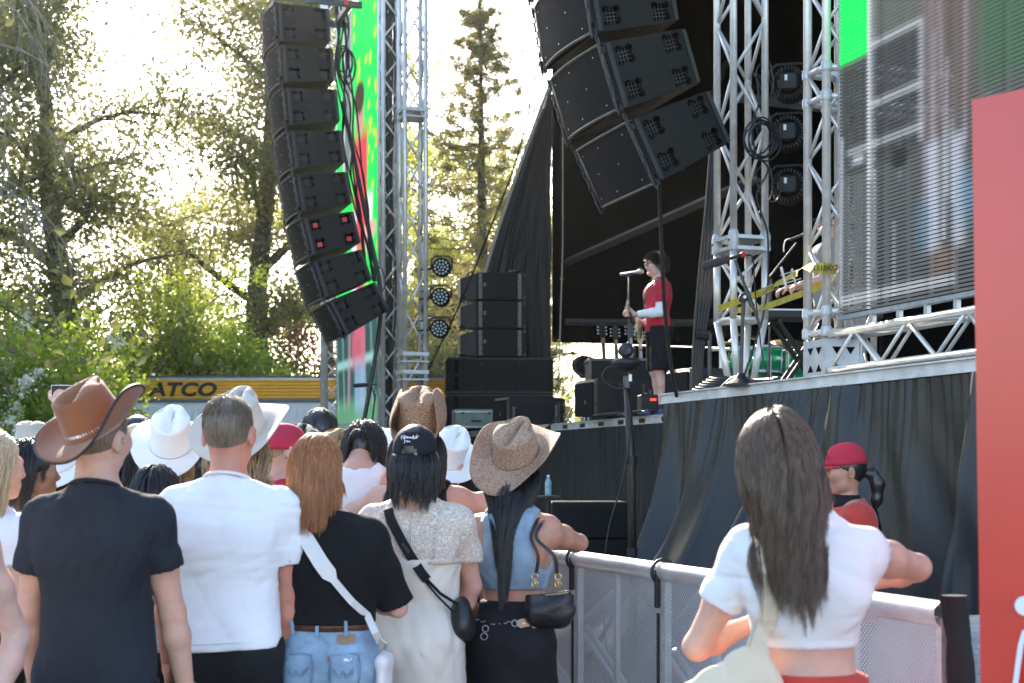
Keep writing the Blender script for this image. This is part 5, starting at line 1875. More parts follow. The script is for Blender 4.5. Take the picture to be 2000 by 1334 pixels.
MB().path([f0 - dv * .02, f0 + dv * .03, f0 + dv * .1, f0 + dv * .8, f1, f1 + dv * .03], [.008, .026, .033, .032, .027, .008], 14).build('foam_cover', mat('grey_foam', (.05, .045, .048), .95, bump=.6, bscale=300), sg, True)
MB().path([f1, P(1452, 497, 10.6)], .014, 8).build('microphone', m_black, sg, True)
MB().path([P(1447, 499, 10.6), P(1455, 495, 10.6)], .019, 8).build('red_tip', m_red, sg, True)
MB().path(smooth_path([P(1455, 497, 10.6), P(1470, 505, 10.6), P(1474, 560, 10.62), P(1482, 640, 10.66), P(1490, 700, 10.66), P(1503, 740, 10.62)], 6), .006, 5).build('mic_cable', m_rubber, sg, True)
# small stand far side
b0 = P(716, 830, 19.2)
s3 = thing('microphone_stand', 'small boom stand with a black microphone in front of the far screen', 'microphone stand', (0, 0, 0))
MB().tube((b0.x, 19.2, 1.55), P(733, 770, 19.2), .012, 6).build('pole', m_black, s3)
MB().tube(P(733, 780, 19.2), P(722, 740, 19.2), .011, 6).build_stuff('boom', m_black, s3)
MB().path([P(690, 754, 19.2), P(694, 753, 19.2), P(712, 752, 19.2), P(722, 752, 19.2)], [.02, .03, .03, .012], 10).build('foam_cover', m_black, s3, True)
MB().tube(P(720, 752, 19.2), P(736, 750, 19.2), .009, 6).build('microphone', m_black, s3)
MB().tube((b0.x - .2, 19.2, 1.53), (b0.x + .2, 19.2, 1.53), .02, 6).tube((b0.x, 19.2, .0), (b0.x, 19.2, 1.54), .02, 6).build_each('leg', m_black, s3)

# remote camera on a pole in the pit
pc = P(1222, 0, 10.4)
ptz = thing('remote_camera', 'black remote camera on a tall tripod pole in the pit', 'camera', Vector((pc.x + .03, 10.4, 0)))
zc = P(0, 688, 10.4).z
ptm = mat('scuffed_black_pole', (.035, .03, .022), .4, .3, var=.6, scale=20, stretch=(1, 1, .2))
MB().path([(.03, 0, .05), (.012, 0, 1.6), (-.02, 0, zc - .26)], [.034, .032, .026], 10).build('pole', ptm, ptz, True)
MB().lathe([(.045, -.03), (.045, .03)], 10, (.012, 0, 1.62)).lathe([(.04, -.03), (.04, .03)], 10, (.02, 0, .95)).build_each('pole_collar', m_black, ptz)
for a in (0.3, 2.4, 4.5):
    MB().tube((.03, 0, .75), (.03 + .5 * cos(a), .5 * sin(a), .015), .018, 6).build('leg', m_black, ptz)
MB().box((-.025, -.02, zc - .22), (.05, .06, .10), bev=.008).tube((-.08, -.02, zc - .24), (.03, -.02, zc - .24), .012, 6).build_stuff('pole_clamp', m_dsteel, ptz)
MB().box((.0, -.045, zc - .19), (.022, .012, .05)).build('clamp_screw', m_steel, ptz)
MB().lathe([(.02, -.14), (.07, -.12), (.11, -.09), (.115, -.07), (.08, -.045), (.03, -.04)], 20, (-.02, 0, zc)).build('camera_foot', m_black, ptz, True)
MB().lathe([(0, -.05), (.045, -.045), (.055, -.02), (.055, .03), (.04, .05), (0, .052)], 18, (-.03, -.01, zc + .01), R=rotx(pi / 2) ).build('camera_head', m_cab2, ptz, True)
MB().lathe([(.034, 0), (.034, .012), (.026, .012), (.02, .006), (0, .004)], 16, (-.03, -.062, zc + .01), R=rotx(pi / 2)).build('lens', m_dsteel, ptz, True)
for s in (-1, 1):
    MB().box((-.03 + s * .066, -.0, zc - .015), (.018, .05, .11), bev=.006).build('camera_arm', m_black, ptz)
MB().path(smooth_path([(-.06, -.05, zc - .10), (-.17, -.06, zc - .12), (-.2, -.05, zc - .2), (-.1, -.04, zc - .27), (-.03, -.03, zc - .25)], 6), .008, 6).build('camera_cable', m_rubber, ptz, True)
MB().path(smooth_path([(-.03, -.03, zc - .25), (0, -.04, 1.9), (-.05, -.04, 1.5), (-.16, -.05, 1.1), (-.2, -.05, .6), (-.15, -.1, .02)], 6), .007, 6).build('power_cable', m_rubber, ptz, True)

# sub in the pit and bottle
pb2 = P(1146, 1010, 15.0)
sb = thing('subwoofer', 'black subwoofer standing in the pit against the gathered skirt', 'speaker', Vector((pb2.x, 15.0, 0)), SA - radians(16))
MB().box((0, 0, .42), (.80, .7, .83), bev=.015).box((0, 0, 1.03), (.80, .7, .38), bev=.015).build_each('cabinet', m_cab, sb)
MB().box((0, -.356, .42), (.72, .012, .75)).box((0, -.356, 1.03), (.72, .012, .3)).build_each('grille', m_grille, sb)
pbt = P(1070, 975, 8.0)
# bottle stands on the barrier ledge behind the straw hat
bt = thing('water_bottle', 'clear blue water bottle standing on the pit side behind the straw hat woman', 'bottle', Vector((P(1071, 0, 13.5).x, 13.5, P(0, 968, 13.5).z)))
MB().lathe([(.03, 0), (.033, .01), (.033, .06), (.030, .07), (.033, .08), (.033, .13), (.013, .165), (.013, .18)], 14).build('bottle', mat('blue_plastic', (.22, .38, .42), .12), bt, True)
MB().lathe([(.015, .18), (.015, .195), (0, .196)], 12).build('bottle_cap', m_white, bt)
bs = thing('pit_post', 'dark stand in the pit carrying the water bottle', 'stand', Vector((P(1071, 0, 13.5).x, 13.5, 0)))
zb = P(0, 968, 13.5).z
MB().box((0, 0, zb - .012), (.2, .2, .02)).tube((0, 0, .02), (0, 0, zb - .022), .025, 8).box((0, 0, .012), (.3, .3, .02)).build_each('stand', m_black, bs)

# ------------------------------------------------------------------ drums and keyboard
m_kit = mat('green_sparkle', (.0, .28, .10), .2, .2, var=.3, scale=90)
m_brass = mat('cymbal_bronze', (.45, .33, .14), .3, .9, var=.15, scale=30)
m_dbrass = mat('dark_cymbal', (.05, .045, .035), .35, .8)
m_skin = mat('drum_head', (.75, .72, .66), .6)
def drum(label, loc, r, h, tilt=0, m=m_kit):
    o = thing('drum', label, 'drum', loc, 0, 'drum kit'); o.rotation_euler = (tilt, .05, .4)
    MB().lathe([(r, 0), (r, h)], 26).build('shell', m, o, True)
    MB().lathe([(r + .004, h - .02), (r + .012, h - .02), (r + .012, h + .012), (r + .002, h + .012)], 26, caps=False).lathe([(r + .004, -.01), (r + .012, -.01), (r + .012, .022), (r + .002, .022)], 26, caps=False).build_each('hoop', m_steel, o, True)
    MB().lathe([(r, h + .002), (0, h + .003)], 26).build('drum_head', m_skin, o)
    MB().box((0, -r - .003, h * .55), (.05, .006, .03)).build_stuff('badge', m_white, o)
    lg = None
    for i in range(8):
        a = i * pi / 4 + .2
        if lg is None:
            q = MB().box((0, 0, 0), (.022, .022, .05), bev=.005).tube((0, 0, -.1), (0, 0, .13), .005, 5).build_stuff('lug', m_steel, o); lg = q.data
        else: q = obj_from('lug', lg, None, o)
        q.location = ((r + .012) * cos(a), (r + .012) * sin(a), h * .5)
    ml = None
    for i in range(3):
        a = i * 2.1
        MB().tube(((r + .02) * cos(a), (r + .02) * sin(a), h * .6), ((r + .03) * cos(a), (r + .03) * sin(a), -.35), .008, 6).build('leg', m_steel, o)
    return o
p = P(1503, 745, 14.4); drum('green drum seen between the two near towers', Vector((p.x, 14.4, DECK + .36)), .15, .26)
p = P(1460, 745, 15.5); drum('green floor drum partly hidden by the tower foot', Vector((p.x, 15.5, DECK + .36)), .2, .34)
p = P(1530, 745, 15.6); drum('green bass drum behind the keyboard stand', Vector((p.x + .1, 15.6, DECK + .36)), .22, .3)
def cymbal(label, x, y, d, r, tilt, m, z0=DECK, ytilt=0):
    p = P(x, y, d)
    o = thing('cymbal_stand', label, 'cymbal', Vector((p.x, d, z0 + .003)), 0, 'cymbals')
    h = p.z - z0
    MB().tube((0, 0, .25), (0, 0, h + .03), .010, 6).build('pole', m_steel, o)
    for a in (0, 2.1, 4.2): MB().tube((0, 0, .35), (.25 * cos(a), .25 * sin(a), .01), .009, 5).build('leg', m_steel, o)
    q = MB().lathe([(r, -.02), (r * .7, -.008), (r * .25, .002), (r * .2, .01), (r * .1, .028), (0, .03)], 30).build('cymbal', m, o, True)
    q.location = (0, 0, h); q.rotation_euler = (tilt, ytilt, 0)
    s = q.modifiers.new('s', 'SOLIDIFY'); s.thickness = .004
    return o
cymbal('brass cymbal behind the keyboard stand', 1541, 668, 15.2, .20, .32, m_brass)
cymbal('brass cymbal seen through the near tower foot', 1462, 655, 15.8, .2, .2, m_brass, ytilt=.25)
cymbal('hi hat seen behind the near tower', 1430, 668, 15.6, .15, .0, m_brass)
cymbal('dark cymbal seen in the bright gap beside the tent leg', 1147, 716, 21.6, .24, .9, m_dbrass, ytilt=.3)
cymbal('dark cymbal standing flat beside the tent leg', 1118, 690, 22.0, .22, .12, m_dbrass)
p = P(1408, 700, 15.2)
hw = thing('drum_hardware', 'pale drum hardware stand behind the cable bundle', 'stand', Vector((p.x, 15.2, DECK + .003)))
MB().tube((0, 0, 0), (0, 0, .75), .02, 8).tube((-.3, 0, .12), (0, 0, .42), .012, 6).tube((-.1, 0, .66), (.5, 0, .68), .014, 6).box((0, 0, .40), (.05, .05, .08)).build_each('tube', m_alu, hw)
kp = P(1540, 610, 12.4)
kb = thing('keyboard', 'dark keyboard lying on its folding stand behind the near towers', 'keyboard', Vector((kp.x + .02, 12.4, kp.z - .07)), SA - radians(14))
MB().box((.25, 0, .035), (1.05, .32, .07), bev=.01).build('body', m_cab2, kb)
mk = None
for i in range(26):
    if mk is None:
        o = MB().box((0, 0, 0), (.033, .14, .014)).build('white_key', m_white, kb); mk = o.data
    else: o = obj_from('white_key', mk, None, kb)
    o.location = (-.24 + i * .0365, -.09, .075)
MB().box((.25, .09, .073), (.9, .1, .006)).build('control_panel', m_alu2, kb)
ks = thing('keyboard_stand', 'black folding cross stand under the keyboard', 'stand', Vector((kp.x + .1, 12.4, DECK + .003)), SA - radians(14))
hk = kp.z - .072 - DECK
for yy in (-.1, .1):
    for s in (-1, 1):
        MB().tube((-s * .22, yy + .02 * s, .02), (s * .22, yy + .02 * s, hk - .03), .022, 6).build('leg', m_black, ks)
MB().tube((-.22, -.16, .02), (-.22, .16, .02), .02, 6).tube((.22, -.16, .02), (.22, .16, .02), .02, 6).tube((-.22, -.16, hk - .025), (-.22, .16, hk - .025), .02, 6).tube((.22, -.16, hk - .025), (.22, .16, hk - .025), .02, 6).build_each('foot_bar', m_black, ks)
# keyboard player's boom microphone
s4 = thing('microphone_stand', 'thin boom stand with the keyboard player\'s microphone', 'microphone stand', (0, 0, 0))
q0 = P(1500, 700, 12.9)
MB().tube((q0.x, 12.9, DECK + .01), P(1506, 545, 12.9), .012, 6).build('pole', m_dsteel, s4)
MB().tube(P(1496, 550, 12.9), P(1556, 474, 12.9), .010, 6).build_stuff('boom', m_dsteel, s4)
mic(s4, P(1570, 459, 12.9), (1, .1, .35), .019, .14, m_black, m_dsteel)
MB().path(smooth_path([P(1552, 466, 12.9), P(1536, 468, 12.9), P(1531, 480, 12.9), P(1531, 492, 12.9)], 5), .006, 5).build('mic_cable', m_white, s4, True)
MB().lathe([(.14, 0), (.14, .012), (.02, .03)], 16, (q0.x, 12.9, DECK + .003)).build('base', m_black, s4)

# ------------------------------------------------------------------ yellow ratchet strap round the two towers
m_strap = mat('yellow_webbing', (.42, .34, .035), .75, var=.3, scale=18, bump=.5, bscale=400)
st = thing('ratchet_strap', 'yellow ratchet strap tied between the two near towers', 'strap', (0, 0, 0))
def strap_seg(pts, w, m=m_strap, name='webbing'):
    pts = [Vector(p) for p in pts]
    nn = []
    for p in pts:
        nn.append(Vector((-.15, -1, 0)))
    MB().ribbon(pts, nn, w, .004).build(name, m, st, False)
strap_seg([P(1402, 604, 11.95), P(1437, 590, 11.9), P(1470, 578, 11.9), P(1490, 570, 11.85), P(1510, 560, 11.7)], .055)
strap_seg([P(1560, 528, 10.5), P(1575, 518, 10.0), P(1588, 523, 9.72), P(1608, 523, 9.68), P(1622, 525, 9.7), P(1640, 526, 10.05)], .075)
strap_seg([P(1512, 557, 11.6), P(1535, 545, 11.0), P(1558, 533, 10.6)], .05)
strap_seg([P(1500, 598, 11.8), P(1540, 583, 11.2), P(1580, 568, 10.4), P(1612, 552, 10.3), P(1645, 540, 10.3)], .055)
strap_seg([P(1440, 606, 12.6), P(1470, 604, 12.5), P(1500, 598, 11.8)], .055)
o = text_obj('1515KG', .050, m_black, 'strap_lettering', .0006, parent=st, bold=.001)
a, b_ = P(1612, 527, 9.668), P(1642, 529, 9.655)
o.location = P(1611, 524, 9.665) + Vector((0, -.004, 0)); o.rotation_euler = (pi / 2, 0, radians(3))
rt = P(1544, 541, 10.75)
mb = MB()
for s in (-1, 1):
    mb.box(rt + Vector((0, 0, s * .036)) , (.16, .03, .006), R=roty(radians(-17)))
mb.build_each('ratchet_frame', m_steel, st)
MB().box(rt + Vector((-.055, -.02, -.01)), (.016, .02, .17), R=roty(radians(-14))).box(rt + Vector((.02, -.02, .0)), (.014, .02, .12), R=roty(radians(-14))).build_each('ratchet_handle', m_steel, st)
MB().path(smooth_path([P(1490, 572, 11.8), P(1500, 560, 11.75), P(1512, 556, 11.7), P(1520, 562, 11.7), P(1505, 568, 11.75), P(1494, 574, 11.8)], 5), .006, 6).build('strap_hook', m_steel, st, True)
# ------------------------------------------------------------------ crowd barrier
def perforated():
    m, nt, pr, out = node_mat('perforated_aluminium')
    L = nt.links.new
    tc = nt.nodes.new('ShaderNodeTexCoord')
    mp = nt.nodes.new('ShaderNodeMapping'); mp.inputs['Scale'].default_value = (1 / .0165, 1 / .0165, 1)
    L(tc.outputs['UV'], mp.inputs[0])
    # staggered round holes: two interleaved square grids
    def grid(ox, oy):
        a = nt.nodes.new('ShaderNodeVectorMath'); a.operation = 'ADD'; a.inputs[1].default_value = (ox, oy, 0); L(mp.outputs[0], a.inputs[0])
        f = nt.nodes.new('ShaderNodeVectorMath'); f.operation = 'FRACTION'; L(a.outputs[0], f.inputs[0])
        s = nt.nodes.new('ShaderNodeVectorMath'); s.operation = 'SUBTRACT'; s.inputs[1].default_value = (.5, .5, 0); L(f.outputs[0], s.inputs[0])
        l = nt.nodes.new('ShaderNodeVectorMath'); l.operation = 'LENGTH'; L(s.outputs[0], l.inputs[0])
        return l
    a, b = grid(0, 0), grid(.5, .5)
    mn = nt.nodes.new('ShaderNodeMath'); mn.operation = 'MINIMUM'; L(a.outputs['Value'], mn.inputs[0]); L(b.outputs['Value'], mn.inputs[1])
    th = nt.nodes.new('ShaderNodeMath'); th.operation = 'LESS_THAN'; th.inputs[1].default_value = .18; L(mn.outputs[0], th.inputs[0])
    tr = nt.nodes.new('ShaderNodeBsdfTransparent')
    mx = nt.nodes.new('ShaderNodeMixShader')
    L(th.outputs[0], mx.inputs[0]); L(pr.outputs[0], mx.inputs[1]); L(tr.outputs[0], mx.inputs[2])
    L(mx.outputs[0], out.inputs['Surface'])
    nz = nt.nodes.new('ShaderNodeTexNoise'); nz.inputs['Scale'].default_value = 3.5; nz.inputs['Detail'].default_value = 5
    L(tc.outputs['Object'], nz.inputs['Vector'])
    cr = nt.nodes.new('ShaderNodeMix'); cr.data_type = 'RGBA'
    cr.inputs[6].default_value = (.44, .46, .46, 1); cr.inputs[7].default_value = (.64, .66, .66, 1)
    L(nz.outputs[0], cr.inputs[0]); L(cr.outputs[2], pr.inputs['Base Color'])
    pr.inputs['Metallic'].default_value = .25; pr.inputs['Roughness'].default_value = .55
    return m
m_perf = perforated()
m_rail = mat('worn_aluminium_rail', (.70, .70, .69), .42, .4, var=.2, scale=12, bump=.2, bscale=60, stretch=(1, .3, 1))
BARS = Vector((-.3413, .94, 0)).normalized()
BA = atan2(-BARS.x, BARS.y)
BH = 1.185
pw = .905
b_end = Vector((1.215, 4.02, 0))
proto_b = None
def barrier_panel():
    r = thing('crowd_barrier', 'x', 'barrier', (0, 0, 0), BA, 'aluminium crowd barrier panels')
    # local: y along the fence, -x towards the crowd
    me = raw_mesh('perforated_sheet', [(-.0, .03, .10), (0, pw - .03, .10), (0, pw - .03, BH - .06), (0, .03, BH - .06)], np.array([[0, 1, 2, 3]]))
    uv = me.uv_layers.new(name='UVMap')
    uv.data.foreach_set('uv', [.03, .10, pw - .03, .10, pw - .03, BH - .06, .03, BH - .06])
    obj_from('perforated_sheet', me, m_perf, r)
    def rail(u, v):
        a = -.5 + 2.2 * pi * u * .82
        y = .004 + v * (pw - .008)
        return (.036 * cos(a) + .012, y, BH - .036 + .036 * sin(a) * (.8 if sin(a) > 0 else 1.3))
    MB().grid(rail, 16, 2).build('top_rail', m_rail, r, True)
    for y in (.02, pw - .02):
        MB().box((.016, y, BH / 2 - .02), (.03, .034, BH - .07)).build('side_post', m_rail, r)
    MB().box((.012, pw * .5, BH / 2), (.02, .03, BH - .16)).build('mid_stiffener', m_alu2, r)
    MB().box((.012, pw / 2, .10), (.03, pw - .07, .04)).build('bottom_rail', m_alu2, r)
    MB().box((-.32, pw / 2, .006), (.72, pw - .02, .010)).build('foot_plate', m_alu2, r)
    for y in (.06, pw - .06):
        strut('rear_brace', (.03, y, BH - .35), (.62, y, .03), .014, m_alu2, r)
    MB().box((.33, pw / 2, .02), (.62, pw - .1, .03)).build('rear_step', m_alu2, r)
    return r
proto_b = barrier_panel()
wh = ['barrier panel at the near end under the elbow of the white crop top woman', 'crowd barrier panel behind the tote bag of the long haired woman', 'crowd barrier panel between the tote bag and the dark clamp', 'crowd barrier panel beside the woman in the black skirt',
      'crowd barrier panel hidden in front of the woman in the straw hat', 'crowd barrier panel further along the pit in front of the crowd']
for i in range(11):
    o = proto_b if i == 0 else copy_tree(proto_b)
    o.location = b_end + BARS * (pw * i)
    o['label'] = wh[min(i, 5)]
clamp = None
for i in range(0, 11):
    o = thing('barrier_clamp', 'dark clamp joining barrier panels, ' + ('hidden by the long haired woman' if i == 0 else 'next to the tote bag' if i == 1 else 'at the hip of the woman in the black skirt' if i == 2 else 'behind the front row of the crowd'), 'clamp', b_end + BARS * (pw * (i + 1)), BA, 'dark clamps of the barrier')
    if clamp is None:
        c1 = MB().box((-.014, 0, BH - .11), (.022, .022, .16), bev=.005).box((-.010, 0, BH / 2 - .10), (.010, .010, BH - .22)).build_stuff('clamp_bar', m_black, o); clamp = [c1.data]
        mb = MB().path([(.051 * cos(a) + .012, 0, BH - .045 + .050 * sin(a)) for a in np.linspace(-.3, pi + .9, 12)], .0075, 6)
        c2 = mb.build('clamp_hook', m_black, o, True); clamp.append(c2.data)
    else:
        for me in clamp: obj_from(me.name.split('.')[0], me, None, o)
ec = thing('barrier_end_cover', 'black cloth cover bunched over the near end of the barrier', 'cover', b_end, BA)
def cov(u, v):
    a = u * 2 * pi
    z = BH + .012 - v * .30
    bulge = .05 * math.exp(-((v - .75) / .2) ** 2) * max(0, cos(a)) + .012 * sin(3 * a + 8 * v)
    r0 = .030 + bulge * .6
    return (.02 + r0 * cos(a) * (1.25 - .4 * v) + .02 * v, -.03 + (.03 + .3 * bulge) * sin(a), z)
MB().grid(cov, 26, 16, True).add([(.02 + .0375 * cos(a), -.03 + .03 * sin(a), BH + .0125) for a in np.linspace(0, 2 * pi, 26, endpoint=False)], [tuple(range(26))]).build('cover', mat('black_cloth_cover', (.012, .012, .013), .85, bump=.6, bscale=50), ec, True)
MB().box((.05, -.03, BH - .56), (.05, .04, .4)).build('end_post', m_rail, ec)

# ------------------------------------------------------------------ concrete block, red sign
cbk = thing('concrete_block', 'rough grey concrete block beside the barrier end next to the red panel', 'concrete block', P(1915, 0, 6.4) * 1.0, radians(12))
cbk.location.z = 0
m_conc = mat('rough_concrete', (.34, .36, .35), .9, var=.3, scale=7, bump=1.0, bscale=45, detail=8, bdist=.015)
def conc(u, v):
    a = u * 4
    s = int(a) % 4; f = a - int(a)
    cs = [(-.28, -.6), (.34, -.6), (.34, .6), (-.28, .6)]
    x = cs[s][0] + (cs[(s + 1) % 4][0] - cs[s][0]) * f; y = cs[s][1] + (cs[(s + 1) % 4][1] - cs[s][1]) * f
    z = v * .84
    k = 1 - .12 * max(0, v - .82) / .18 * (v > .82) - .0 * v + .10 * (1 - v)
    n = .008 * sin(31 * x + 17 * z) * sin(23 * y + 11 * z) + .006 * sin(67 * z + 40 * y)
    return (x * k + n, y * k + n, z)
MB().grid(conc, 60, 26, True).add([conc(i / 60, 1) for i in range(60)], [tuple(range(60))]).build('block', m_conc, cbk, True)

rp = thing('red_sign_panel', 'tall glossy red sign panel standing at the right edge of the view', 'sign', (0, 0, 0))
def redpanel():
    m = mat('glossy_red_panel', (.66, .042, .026), .34, var=.06, scale=2.5, bump=.05, bscale=9, spec=.4)
    p = [n for n in m.node_tree.nodes if n.type == 'BSDF_PRINCIPLED'][0]
    p.inputs['Coat Weight'].default_value = 1.0
    p.inputs['Coat IOR'].default_value = 1.5
    p.inputs['Coat Roughness'].default_value = .22
    return m
tl, tr_ = P(1898, 195, 3.3), P(2110, 150, 3.12)
bl = P(1928, 1460, 3.3); br_ = P(2140, 1520, 3.12)
bl.z = br_.z = .03
n_ = (tr_ - tl).cross(Vector((0, 0, 1))).normalized()
V = [tl, tr_, br_, bl] + [v - n_ * .06 for v in (tl, tr_, br_, bl)]
MB().add([tuple(v) for v in V], [(0, 1, 2, 3)[::-1], (4, 5, 6, 7), (0, 4, 7, 3), (1, 2, 6, 5), (0, 1, 5, 4), (3, 7, 6, 2)]).build('panel', redpanel(), rp)
MB().box((tl + tr_) / 2 * 0 + Vector(((bl.x + br_.x) / 2, 3.25, .013)), (.5, .6, .024)).build('foot', m_black, rp)
def on_panel(x, y, off=.004):
    # point of the panel's face at pixel x, y
    d = 3.3 + (x - 1898) / 212 * -.18
    return P(x, y, d) + n_ * (off if n_.y < 0 else -off)
mb = MB()
c0 = on_panel(2003, 1183)
mb.lathe([(.0, .002), (.022, .002), (.022, -.003)], 20, c0, R=Vector((0, -1, 0)).to_track_quat('Z', 'Y').to_matrix())
mb.build('printed_dot', m_white, rp)
mb = MB().ribbon([on_panel(2004, 1232), on_panel(1996, 1258), on_panel(1990, 1300), on_panel(1984, 1345)], [n_ if n_.y < 0 else -n_] * 4, .012, .002)
mb.build('printed_stroke', m_white, rp)

# ------------------------------------------------------------------ yellow site trailer
m_yel = mat('trailer_yellow', (.90, .45, .035), .45, var=.10, scale=3)
m_tw = mat('trailer_white', (.80, .80, .79), .5, var=.10, scale=2)
m_tg = mat('trailer_grey', (.13, .135, .145), .6)
D = 26.0
x0, x1 = P(258, 0, D).x, P(905, 0, D).x
tr = thing('site_trailer', 'long yellow and white corrugated site trailer behind the crowd', 'trailer', ((x0 + x1) / 2, D + 1.2, 0))
W = x1 - x0
zt, zy0, zy1 = P(0, 735, D).z, P(0, 779, D).z, P(0, 741, D).z
MB().box((0, 0, (zt + .5) / 2), (W, 2.36, zt - .55)).build('body', m_tw, tr)
MB().box((0, -.02, zt - .01), (W + .06, 2.46, .03)).build('roof_edge', m_tg, tr)
MB().box((0, -1.19, zt - .045), (W + .02, .03, .03)).build('roof_trim', m_steel, tr)
# yellow corrugated band: each rib a strip of its own
nrib = 6
rh = (zy1 - zy0) / nrib
rb = None
for i in range(nrib):
    if rb is None:
        o = MB().prism([(0, 0), (.0, rh), (-.022, rh * .8), (-.022, rh * .35)], -W / 2, W / 2, Matrix.Rotation(pi / 2, 4, 'Z')).build('yellow_rib', m_yel, tr); rb = o.data
    else: o = obj_from('yellow_rib', rb, None, tr)
    o.location = (0, -1.182, zy0 + i * rh); o.rotation_euler = (0, 0, pi) if False else (0, 0, 0)
MB().box((0, -1.2, zy0 - .035), (W + .02, .04, .06)).build('grey_strip', m_tg, tr)
pan = None
npan = int(W / .115)
for i in range(npan):
    if pan is None:
        o = MB().box((0, 0, 0), (.06, .03, zy0 - .9)).build('white_corrugation', m_tw, tr); pan = o.data
    else: o = obj_from('white_corrugation', pan, None, tr)
    o.location = (-W / 2 + .06 + i * W / npan, -1.19, .8 + (zy0 - .9) / 2)
for sx in (-.35, .35):
    for dx in (-.45, .45):
        MB().lathe([(.0, -.1), (.36, -.1), (.4, -.07), (.4, .07), (.36, .1), (0, .1)], 24, (sx * W * .3 + dx, -1.0, .4), R=rotx(pi / 2)).build('wheel', m_rubber, tr)
o = text_obj('ATCO', .335, m_black, 'lettering', .004, shear=.22, bold=.012, parent=tr, space=1.02)
p = P(356, 762, D); o.location = (p.x - (x0 + x1) / 2, -1.213, p.z - 0); o.rotation_euler = (pi / 2, 0, 0)
o.scale = (1.28, 1, 1)
# ------------------------------------------------------------------ foliage
def leaf_mat(name, dark, light, trans=(.35, .42, .05), tw=.45, rough=.5):
    m, nt, pr, out = node_mat(name)
    L = nt.links.new
    ge = nt.nodes.new('ShaderNodeNewGeometry')
    cr = nt.nodes.new('ShaderNodeMix'); cr.data_type = 'RGBA'
    cr.inputs[6].default_value = (*dark, 1); cr.inputs[7].default_value = (*light, 1)
    L(ge.outputs['Random Per Island'], cr.inputs[0])
    L(cr.outputs[2], pr.inputs['Base Color'])
    pr.inputs['Roughness'].default_value = rough
    t = nt.nodes.new('ShaderNodeBsdfTranslucent'); t.inputs['Color'].default_value = (*trans, 1)
    mx = nt.nodes.new('ShaderNodeMixShader'); mx.inputs[0].default_value = tw
    L(pr.outputs[0], mx.inputs[1]); L(t.outputs[0], mx.inputs[2]); L(mx.outputs[0], out.inputs['Surface'])
    return m
l_dark = leaf_mat('elm_leaf', (.034, .044, .018), (.075, .085, .034), (.25, .26, .08), .40)
l_mid = leaf_mat('poplar_leaf', (.04, .05, .02), (.085, .095, .036), (.28, .28, .085), .42)
l_lite = leaf_mat('maple_leaf', (.05, .07, .02), (.12, .14, .035), (.62, .62, .10), .5)
l_bush = leaf_mat('lilac_leaf', (.026, .055, .014), (.075, .12, .025), (.55, .68, .08), .55)
l_need = leaf_mat('spruce_needle', (.045, .045, .022), (.09, .085, .042), (.42, .37, .14), .45, .7)
l_red = leaf_mat('plum_leaf', (.10, .045, .03), (.19, .10, .06), (.45, .20, .10), .4)
m_petal = leaf_mat('white_petal', (.72, .70, .60), (.85, .84, .76), (.8, .8, .7), .3)
m_bark = mat('grey_bark', (.085, .068, .05), .95, var=.4, scale=9, bump=1.0, bscale=22, stretch=(1, 1, .25), bdist=.03)
m_twig = mat('pale_twig', (.26, .22, .17), .9, var=.3, scale=20)

def leaves(cent, spread, n, size, seed, flat=.75, aspect=.55, droop=0.0):
    """n loose leaf quads (folded diamonds) scattered in gaussian clumps"""
    r = np.random.default_rng(seed)
    cent = np.asarray(cent, float)
    i = r.integers(0, len(cent), n)
    sp = np.asarray(spread, float)
    sp = sp[i] if sp.ndim else np.full(n, float(sp))
    p = cent[i] + r.normal(0, 1, (n, 3)) * sp[:, None] * np.array((1, 1, flat))
    a = r.normal(size=(n, 3)); a[:, 2] -= droop; a /= np.linalg.norm(a, axis=1)[:, None]
    b = r.normal(size=(n, 3)); b -= a * (a * b).sum(1)[:, None]; b /= np.linalg.norm(b, axis=1)[:, None]
    c = np.cross(a, b)
    s = size * r.uniform(.6, 1.35, n)[:, None]
    V = np.stack([p - a * s * .5, p + b * s * aspect * .5 + c * s * .12, p + a * s * .5, p - b * s * aspect * .5 + c * s * .12], 1).reshape(-1, 3)
    F = np.arange(n * 4).reshape(-1, 4)
    return V, F

